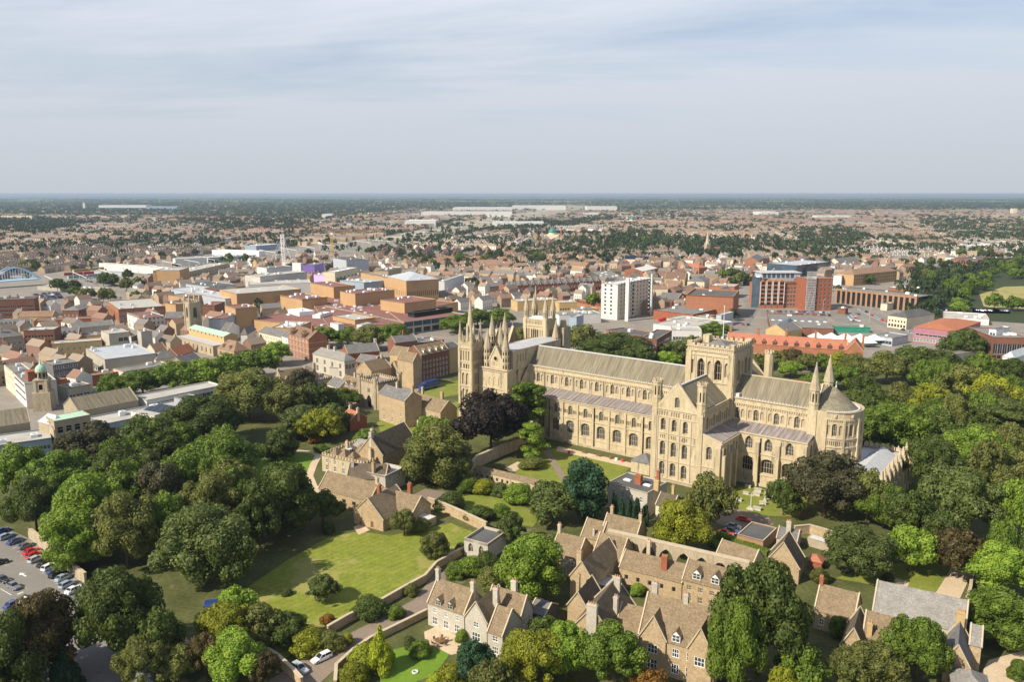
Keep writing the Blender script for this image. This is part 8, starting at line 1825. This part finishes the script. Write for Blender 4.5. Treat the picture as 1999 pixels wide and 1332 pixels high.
def car(p, ang, colour, label, est=0, group='parked cars'):
    b, w, t, h = CARB[est]
    if (est, colour) not in BODY: BODY[est, colour] = b.mesh('body', [colour])
    o = thing('parked_car', label, 'car', (p.x, p.y, .04), ang, group); inst('body', BODY[est, colour], o, (0, 0, 0)); inst('window', w, o, (0, 0, 0))
    for x in (-1.4, 1.4):
        for y in (-.78, .78): inst('wheel', t, o, (x, y, 0))
    for y in (-.55, .55): inst('headlight', h, o, (2.16, y, 0)); 
    return o
def head(a, b): d = at(*b)-at(*a); return math.atan2(d.y, d.x)
k1 = lambda x, y: (x/2.822, 860+y/2.822)
hr = head(k1(145, 690), k1(255, 640))
for x, y, c, lab in ((10, 510, 'car_blue', 'dark blue car at the shaded far end of the row along the buff wall'), (35, 540, 'car_lightblue', 'blue-grey car second from the shaded end of the wall row'), (85, 566, 'car_blue', 'dark blue car in tree shade in the wall row'), (142, 592, 'car_grey', 'grey car next to the two red cars'), (172, 622, 'car_red', 'first red car of the pair in the wall row'), (192, 641, 'car_red', 'second red car, beside the silver one'), (203, 664, 'car_silver', 'silver car between the red pair and a black car'), (252, 690, 'car_black', 'black car between two silver cars in the wall row'), (278, 708, 'car_white', 'white car between a black and a dark blue car'), (310, 727, 'car_blue', 'dark blue car right of the white car in the wall row'), (318, 748, 'car_black', 'black car next to the light blue car'), (352, 768, 'car_lightblue', 'light blue car near the open end of the wall row'), (375, 803, 'car_lightblue', 'light blue car last in the wall row before the trees'), (410, 835, 'car_white', 'white car half under the dark green tree')):
    car(at(*k1(x, y)), hr, c, lab, (x//7) % 2)
for a, b, c, lab in (((-10, 770), (45, 790), 'car_black', 'dark car in the middle bay block of the car park'), ((38, 798), (115, 835), 'car_grey', 'blue-grey saloon beside the yellow bay line'), ((55, 925), (95, 905), 'car_blue', 'dark blue car beside the brownish corner tree'), ((120, 905), (185, 880), 'car_white', 'pale car with its roof just above the brownish tree'), ((240, 1290), (262, 1265), 'car_lightblue', 'light blue car by the small dark conifer'), ((-20, 690), (15, 680), 'car_black', 'dark car cut by the left frame edge')):
    p = (at(*k1(*a))+at(*k1(*b)))/2; car(p, head(k1(*a), k1(*b)), c, lab)
k2 = lambda x, y: (400+x/3.084, 900+y/3.084)
car((at(*k2(640, 1232))+at(*k2(765, 1172)))/2, head(k2(765, 1172), k2(640, 1232)), 'car_white', 'white estate car parked on the drive', 1)
car((at(*k2(530, 1240))+at(*k2(615, 1292)))/2, head(k2(530, 1240), k2(615, 1292)), 'car_silver', 'silver-grey estate car parked nose-in behind the white estate', 1)
k5 = lambda x, y: (1400+x/3.337, 960+y/3.337)
for x, y, c, lab in ((60, 282, 'car_red', 'red car behind the long hedge'), (95, 268, 'car_blue', 'blue car beside the garage block'), (108, 240, 'car_lightblue', 'blue-grey car nearest the churchyard drive'), (175, 192, 'car_red', 'red car under the olive tree by the churchyard drive')): car(at(*k5(x, y)), head(k5(20, 280), k5(110, 300)), c, lab)
# bay markings, arrow and lines
def line(a, b, w=.14, m='road_paint', z=.06):
    A, B = at(*a), at(*b); d = (B-A).normalized(); n = Vector((-d.y, d.x, 0))*w/2; mb = MB(); mb.face([(q.x, q.y, z) for q in (A-n, B-n, B+n, A+n)]); tag(mb.build('road_marking', m), kind='structure')
for i in range(13):
    x, y = 68+i*23.5, 600+i*19.5; line(k1(x, y), k1(x+60, y-24))
line(k1(38, 755), k1(150, 822), .16, 'yellow_line'); line(k1(0, 668), k1(36, 692), .16, 'yellow_line'); line(k1(2, 820), k1(64, 856)); line(k1(95, 852), k1(128, 838), .4); line(k1(112, 872), k1(152, 852), .4); line(k1(130, 1165), k1(180, 1205)); line(k1(240, 1160), k1(262, 1178)); line(k1(345, 1050), k1(380, 1078), .2, 'yellow_line')
A = at(*k1(125, 742)); ar_ = MB(); ar_.v = []; ang = head(k1(145, 752), k1(108, 732)); ca, sa = math.cos(ang), math.sin(ang)
ar_.face([(A.x+p*ca-q*sa, A.y+p*sa+q*ca, .06) for p, q in ((-1.8, -.2), (.2, -.2), (.2, -.75), (1.6, 0), (.2, .75), (.2, .2), (-1.8, .2))]); tag(ar_.build('road_marking', 'road_paint'), kind='structure')
# roads on the right and the street past the department store
ribbon('road', 'asphalt', [q6(1300, 1215), q6(1120, 1150), q6(960, 1085), q6(800, 1010), q6(680, 955), q6(580, 925), q6(500, 920)], [14, 15, 16, 17, 18, 18, 16], .03)
ribbon('road', 'asphalt', [q5(1690, 1140), q5(1760, 1060), q5(1810, 990), q5(1850, 930), q5(1800, 880)], [12, 12, 12, 12, 10], .03)
for dz in (-3.5, 3.5):
    P = [q6(1250, 1195), q6(960, 1085), q6(680, 955)]; line((P[0][0], P[0][1]+dz*.5), (P[1][0], P[1][1]+dz*.5), .35); line((P[1][0], P[1][1]+dz*.5), (P[2][0], P[2][1]+dz*.4), .35)
patch('car_park', 'asphalt', [q6(-60, 962), q6(520, 970), q6(700, 990), q6(720, 1060), q6(520, 1060), q6(480, 1020), q6(-60, 1010)], .03)
patch('car_park', 'asphalt', [q3(230, 830), q3(480, 800), q3(560, 850), q3(430, 905), q3(270, 890)], .03)
patch('car_park', 'asphalt', [q6(1560, 950), q6(1850, 955), q6(1850, 990), q6(1560, 985)], .03)
patch('car_park', 'asphalt', [(1500, 700), (1600, 706), (1608, 728), (1510, 726)], .03)
FAR = {}
def far_car(p, ang, colour, label, group):
    if colour not in FAR:
        b = MB(); b.v = list(CARB[0][0].v); b.f = list(CARB[0][0].f); b.m = [0]*len(b.f); n = len(b.f); q = MB(); 
        b.box(-1.3, -.72, .95, .5, .72, 1.4, 1); b.face([(-1.25, -.62, 1.42), (.35, -.62, 1.42), (.35, .62, 1.42), (-1.25, .62, 1.42)], 0); FAR[colour] = b.mesh('parked_car', [colour, 'dark_glass'])
    o = inst('parked_car', FAR[colour], None, (p.x, p.y, .05), ang); tag(o, label, 'car', group)
CC = ['car_white', 'car_silver', 'car_black', 'car_grey', 'car_red', 'car_blue', 'car_lightblue']; CW = dict(car_white='white', car_silver='silver', car_black='black', car_grey='grey', car_red='red', car_blue='dark blue', car_lightblue='light blue')
rc_ = random.Random(8)
def rows(P0, P1, n, nr, dx, dy, q, where, skip=.18):
    for r in range(nr):
        a, b = at(*q(P0[0]+dx*r, P0[1]+dy*r)), at(*q(P1[0]+dx*r, P1[1]+dy*r)); an = math.atan2(b.y-a.y, b.x-a.x)+math.pi/2
        for i in range(n):
            if rc_.random() < skip: continue
            c = rc_.choice(CC); far_car(a.lerp(b, (i+.5)/n), an, c, f'tiny {CW[c]} car parked in {where}', f'{CW[c]} cars in {where}')
rows((-20, 975), (470, 985), 24, 2, 4, 22, q6, 'the car park below the red brick offices')
rows((610, 1005), (660, 1055), 8, 2, 34, 4, q6, 'the angled bays beside the market road')
rows((250, 850), (440, 828), 18, 4, 12, 14, q3, 'the crowded car park below the blue bridge', .12)
rows((1580, 968), (1840, 972), 16, 1, 0, 0, q6, 'the row along the dry park field')
rows((1300, 965), (1380, 968), 5, 1, 0, 0, q6, 'the bays behind the cream corner pub', .1)
rows((640, 700), (900, 735), 16, 3, 10, 22, q3, 'the railway station car park', .3)
for a, c, lab in (((1762, 1075), 'car_red', 'red car driving on the street below the department store'), ((1805, 1078), 'car_black', 'black car driving on the street below the department store'), ((1828, 1018), 'car_grey', 'grey car driving towards the red offices')): far_car(at(*q5(*a)), head(q5(1760, 1060), q5(1850, 930)), c, lab, 'cars on the store street')
for x, y, c in ((1525, 712, 'car_white'), (1545, 714, 'car_black'), (1567, 721, 'car_blue'), (1512, 709, 'car_silver'), (1590, 716, 'car_grey')): far_car(at(x, y), 1.2, c, f'{CW[c]} car among trees behind the choir roof', 'cars behind the choir')
for i in range(14):
    t_ = (i+.3)/14; P0, P1 = (q6(1240, 1193), q6(960, 1088)) if t_ < .5 else (q6(960, 1082), q6(680, 953)); f_ = t_*2 % 1; c = rc_.choice(CC); far_car(at(P0[0]+(P1[0]-P0[0])*f_, P0[1]+(P1[1]-P0[1])*f_+(1.2 if i % 2 else -1.0)), head(P0, P1), c, f'{CW[c]} car driving along the market road', f'{CW[c]} cars on the market road')
def lorry(a, b, colour, label, L=12.0):
    A, B = at(*a), at(*b); d = B-A; an = math.atan2(d.y, d.x); o = thing('lorry', label, 'lorry', (A.x, A.y, .04), an)
    q = MB(); q.box(2.6, -1.25, .9, L, 1.25, 4.0, 0); q.box(2.55, -1.28, .8, L+.02, 1.28, .95, 1); q.build('trailer', [colour, 'steel_grey'], o)
    q = MB(); q.prism([(.0, -1.2), (2.2, -1.2), (2.2, 1.2), (0, 1.2)], .6, 2.4, 0); q.prism([(.25, -1.15), (2.2, -1.15), (2.2, 1.15), (.25, 1.15)], 2.4, 3.2, 0); q.box(.12, -1.05, 1.7, .26, 1.05, 2.9, 1); q.build('cab', [colour, 'dark_glass'], o)
    for x in (1.0, 5, L-2.4, L-1.2):
        for y in (-1.1, 1.1):
            q = MB(); q.frus(0, 0, -.15, .5, .15, .5, 12); w = q.build('wheel', 'tyre_rubber', o, (x, y, .5)); w.rotation_euler = (math.pi/2, 0, 0)
lorry(q8(1462, 552), q8(1612, 512), 'lorry_blue', 'dark blue articulated lorry parked on the cathedral green')
lorry(q5(1120, 1062), q5(1270, 1052), 'bus_red', 'bright red lorry on the pale parking deck')
o = thing('bus', 'red double-decker bus beyond the cream-roofed shop', 'bus', at(*q7(740, 152)), head(q7(708, 152), q7(780, 150)))
q = MB(); q.box(-5, -1.25, .4, 5, 1.25, 4.3, 0); q.build('body', 'bus_red', o); q = MB(); [q.box(-4.8, -1.28, z, 4.8, 1.28, z+.8, 0) for z in (1.3, 3.0)]; q.build('window', 'dark_glass', o)
for x in (-3.4, 3.4):
    for y in (-1.15, 1.15): q = MB(); q.frus(0, 0, -.15, .5, .15, .5, 12); w = q.build('wheel', 'tyre_rubber', o, (x, y, .5)); w.rotation_euler = (math.pi/2, 0, 0)
# churchyard
kk = lambda x, y: (1240+x/3.57, 640+y/3.57)
def tomb(): q = MB(); q.box(-1.1, -.55, 0, 1.1, .55, .18); q.box(-.95, -.42, .18, .95, .42, .75); q.box(-1.1, -.55, .75, 1.1, .55, .92); return q.mesh('chest_tomb', ['grey_stone'])
TB = tomb()
for x, y, s, w in ((720, 1208, 1, 'nearest the transept corner'), (772, 1162, .9, 'close under the choir wall'), (855, 1142, 1.1, 'upper one of the pair by the buttress'), (845, 1170, 1.1, 'lower one of the pair by the buttress'), (925, 1165, 1, 'beside the dark round tree'), (890, 1232, 1, 'right of the stone cross'), (850, 1272, 1.1, 'lowest, by the drive'), (935, 1195, 1, 'under the dark round tree'), (785, 1115, .9, 'in the angle of transept and choir')):
    p = at(*kk(x, y)); o = inst('chest_tomb', TB, None, (p.x, p.y, .02), -.6+.1*s, (s, s, s)); tag(o, f'flat grey chest tomb {w}', 'tomb', 'tombs in the churchyard')
p = at(*kk(806, 1265)); o = thing('stone_cross', 'tall slim stone cross on a stepped base in the churchyard', 'monument', (p.x, p.y, 0), -.6); q = MB(); q.box(-1.1, -1.1, 0, 1.1, 1.1, .3); q.box(-.75, -.75, .3, .75, .75, .6); q.build('base', 'grey_stone', o); q = MB(); q.frus(0, 0, .6, .28, 5.2, .18, 8); q.box(-.7, -.14, 4.3, .7, .14, 4.65); q.build('shaft', 'grey_stone', o)
p = at(*kk(905, 1212)); o = thing('obelisk', 'small stone obelisk between the tombs', 'monument', (p.x, p.y, 0), -.6); q = MB(); q.box(-.5, -.5, 0, .5, .5, .7); q.build('base', 'grey_stone', o); q = MB(); q.frus(0, 0, .7, .42, 3.4, .2, 4, 0, R(45)); q.frus(0, 0, 3.4, .2, 3.8, .01, 4, 0, R(45)); q.build('shaft', 'grey_stone', o)
# benches, table, parasol, lamps
def bench(p, ang, label):
    o = thing('bench', label, 'bench', (p.x, p.y, .04), ang); q = MB(); q.box(-.9, -.25, .42, .9, .25, .48); q.build('seat', 'wood_brown', o); q = MB(); q.box(-.9, .22, .5, .9, .28, .95); q.build('backrest', 'wood_brown', o)
    for x in (-.8, .8):
        q = MB(); q.box(x-.05, -.22, 0, x+.05, -.14, .42); q.box(x-.05, .2, 0, x+.05, .28, .42); q.build('leg', 'wood_brown', o)
tt = lambda x, y: (880+x/3.7, 560+y/3.7)
bench(at(*tt(962, 1205)), -.652, 'dark bench against the nave wall, left one'); bench(at(*tt(1066, 1228)), -.652, 'dark bench against the nave wall, right one')
for x, y, c, lab in ((855, 1205, 'sign_red', 'small red bin by the cloister path'), (1155, 1245, 'wood_brown', 'brown planter along the nave wall'), (1195, 1256, 'white_paint', 'white low box along the nave wall'), (1240, 1265, 'sign_red', 'red and white covered heap along the nave wall')):
    p = at(*tt(x, y)); q = MB(); q.frus(0, 0, 0, .55, .8, .5, 8); q.frus(0, 0, .8, .6, .95, .3, 8); o = q.build('planter', c, None, (p.x, p.y, .04)); tag(o, lab, 'planter')
p = at(*k2(1415, 1100)); o = thing('garden_table', 'round dark garden table with a closed parasol on the terrace', 'table', (p.x, p.y, .05)); q = MB(); q.frus(0, 0, .68, 1.1, .74, 1.1, 16, 0, 0); q.frus(0, 0, 0, .12, .68, .1, 8); q.build('tabletop', 'wood_brown', o); q = MB(); q.frus(0, 0, .74, .04, 2.7, .03, 6); q.frus(0, 0, 1.5, .1, 2.7, .04, 8, 1); q.build('parasol', ['white_metal', 'verdigris'], o)
for i in range(6):
    a = R(60*i+20); o = thing('garden_chair', 'dark wooden chair drawn up around the terrace table', 'chair', (p.x+1.6*math.cos(a), p.y+1.6*math.sin(a), .05), a+math.pi/2, 'chairs around the terrace table'); q = MB(); q.box(-.25, -.25, .4, .25, .25, .46); q.build('seat', 'wood_brown', o); q = MB(); q.box(-.25, -.27, .46, .25, -.21, .95); q.build('backrest', 'wood_brown', o)
    for sx in (-.2, .2):
        for sy in (-.2, .2): q = MB(); q.box(sx-.03, sy-.03, 0, sx+.03, sy+.03, .4); q.build('leg', 'wood_brown', o)
p = at(*k2(1265, 1277)); q = MB(); n = 18
for i in range(n): a, b = 2*math.pi*i/n, 2*math.pi*(i+1)/n; q.bar((.55*math.cos(a), .55*math.sin(a), .12), (.55*math.cos(b), .55*math.sin(b), .12), .22)
o = q.build('swim_ring', 'white_metal', None, (p.x, p.y, .05)); tag(o, 'white ring lying on the round garden lawn', 'ring')
def lamp(a, h, label):
    p = at(*a); o = thing('street_lamp', label, 'street lamp', (p.x, p.y, 0), .5, 'street lamps along the market road'); q = MB(); q.frus(0, 0, 0, .16, h, .09, 8); q.bar((0, 0, h), (1.6, 0, h+.3), .12); q.build('pole', 'steel_grey', o); q = MB(); q.box(1.4, -.2, h+.2, 2.3, .2, h+.4); q.build('lamp_head', 'white_metal', o)
for a, w in ((q6(870, 990), 'by the pillared glass office'), (q6(770, 1062), 'by the angled parking bays'), (q6(415, 985), 'in front of the scaffolded tower'), (q6(985, 1100), 'at the cream corner pub'), (q6(1200, 1195), 'by the bus station')): lamp(a, 11, f'tall grey street lamp {w}')
p = at(338, 1196); q = MB(); q.face([(-2.2, -.8, .5), (2.0, -1.0, .7), (2.4, .9, .35), (-1.8, 1.0, .8)]); q.face([(-2.2, -.8, .5), (-1.8, 1.0, .8), (-2.2, 1.2, .02), (-2.6, -1, .02)]); q.face([(2.0, -1.0, .7), (-2.2, -.8, .5), (-2.4, -1.2, .02), (2.2, -1.4, .02)])
o = q.build('tarpaulin', 'car_blue', None, (p.x+8, p.y+4, .02), .5); tag(o, 'blue tarpaulin draped over a heap in the derelict garden', 'tarpaulin')
p = at(*q8(140/1+965, 640)); 
# ================================================================ haze over the country
hz = MB(); hz.box(-41000, -420, -1, 41000, 41000, 99.0, 0, None, True)
hm = bpy.data.materials.new('haze_air'); hm.use_nodes = True; M['haze_air'] = hm; nt = hm.node_tree
nt.nodes.remove(nt.nodes['Principled BSDF']); pv = nt.nodes.new('ShaderNodeVolumePrincipled'); pv.inputs['Density'].default_value = 6.0e-5; pv.inputs['Color'].default_value = (.42, .54, .74, 1); pv.inputs['Anisotropy'].default_value = .1
nt.links.new(pv.outputs[0], nt.nodes['Material Output'].inputs['Volume'])
o = hz.build('haze', 'haze_air'); tag(o, 'thin pale haze over the whole city', 'haze', None, 'stuff')
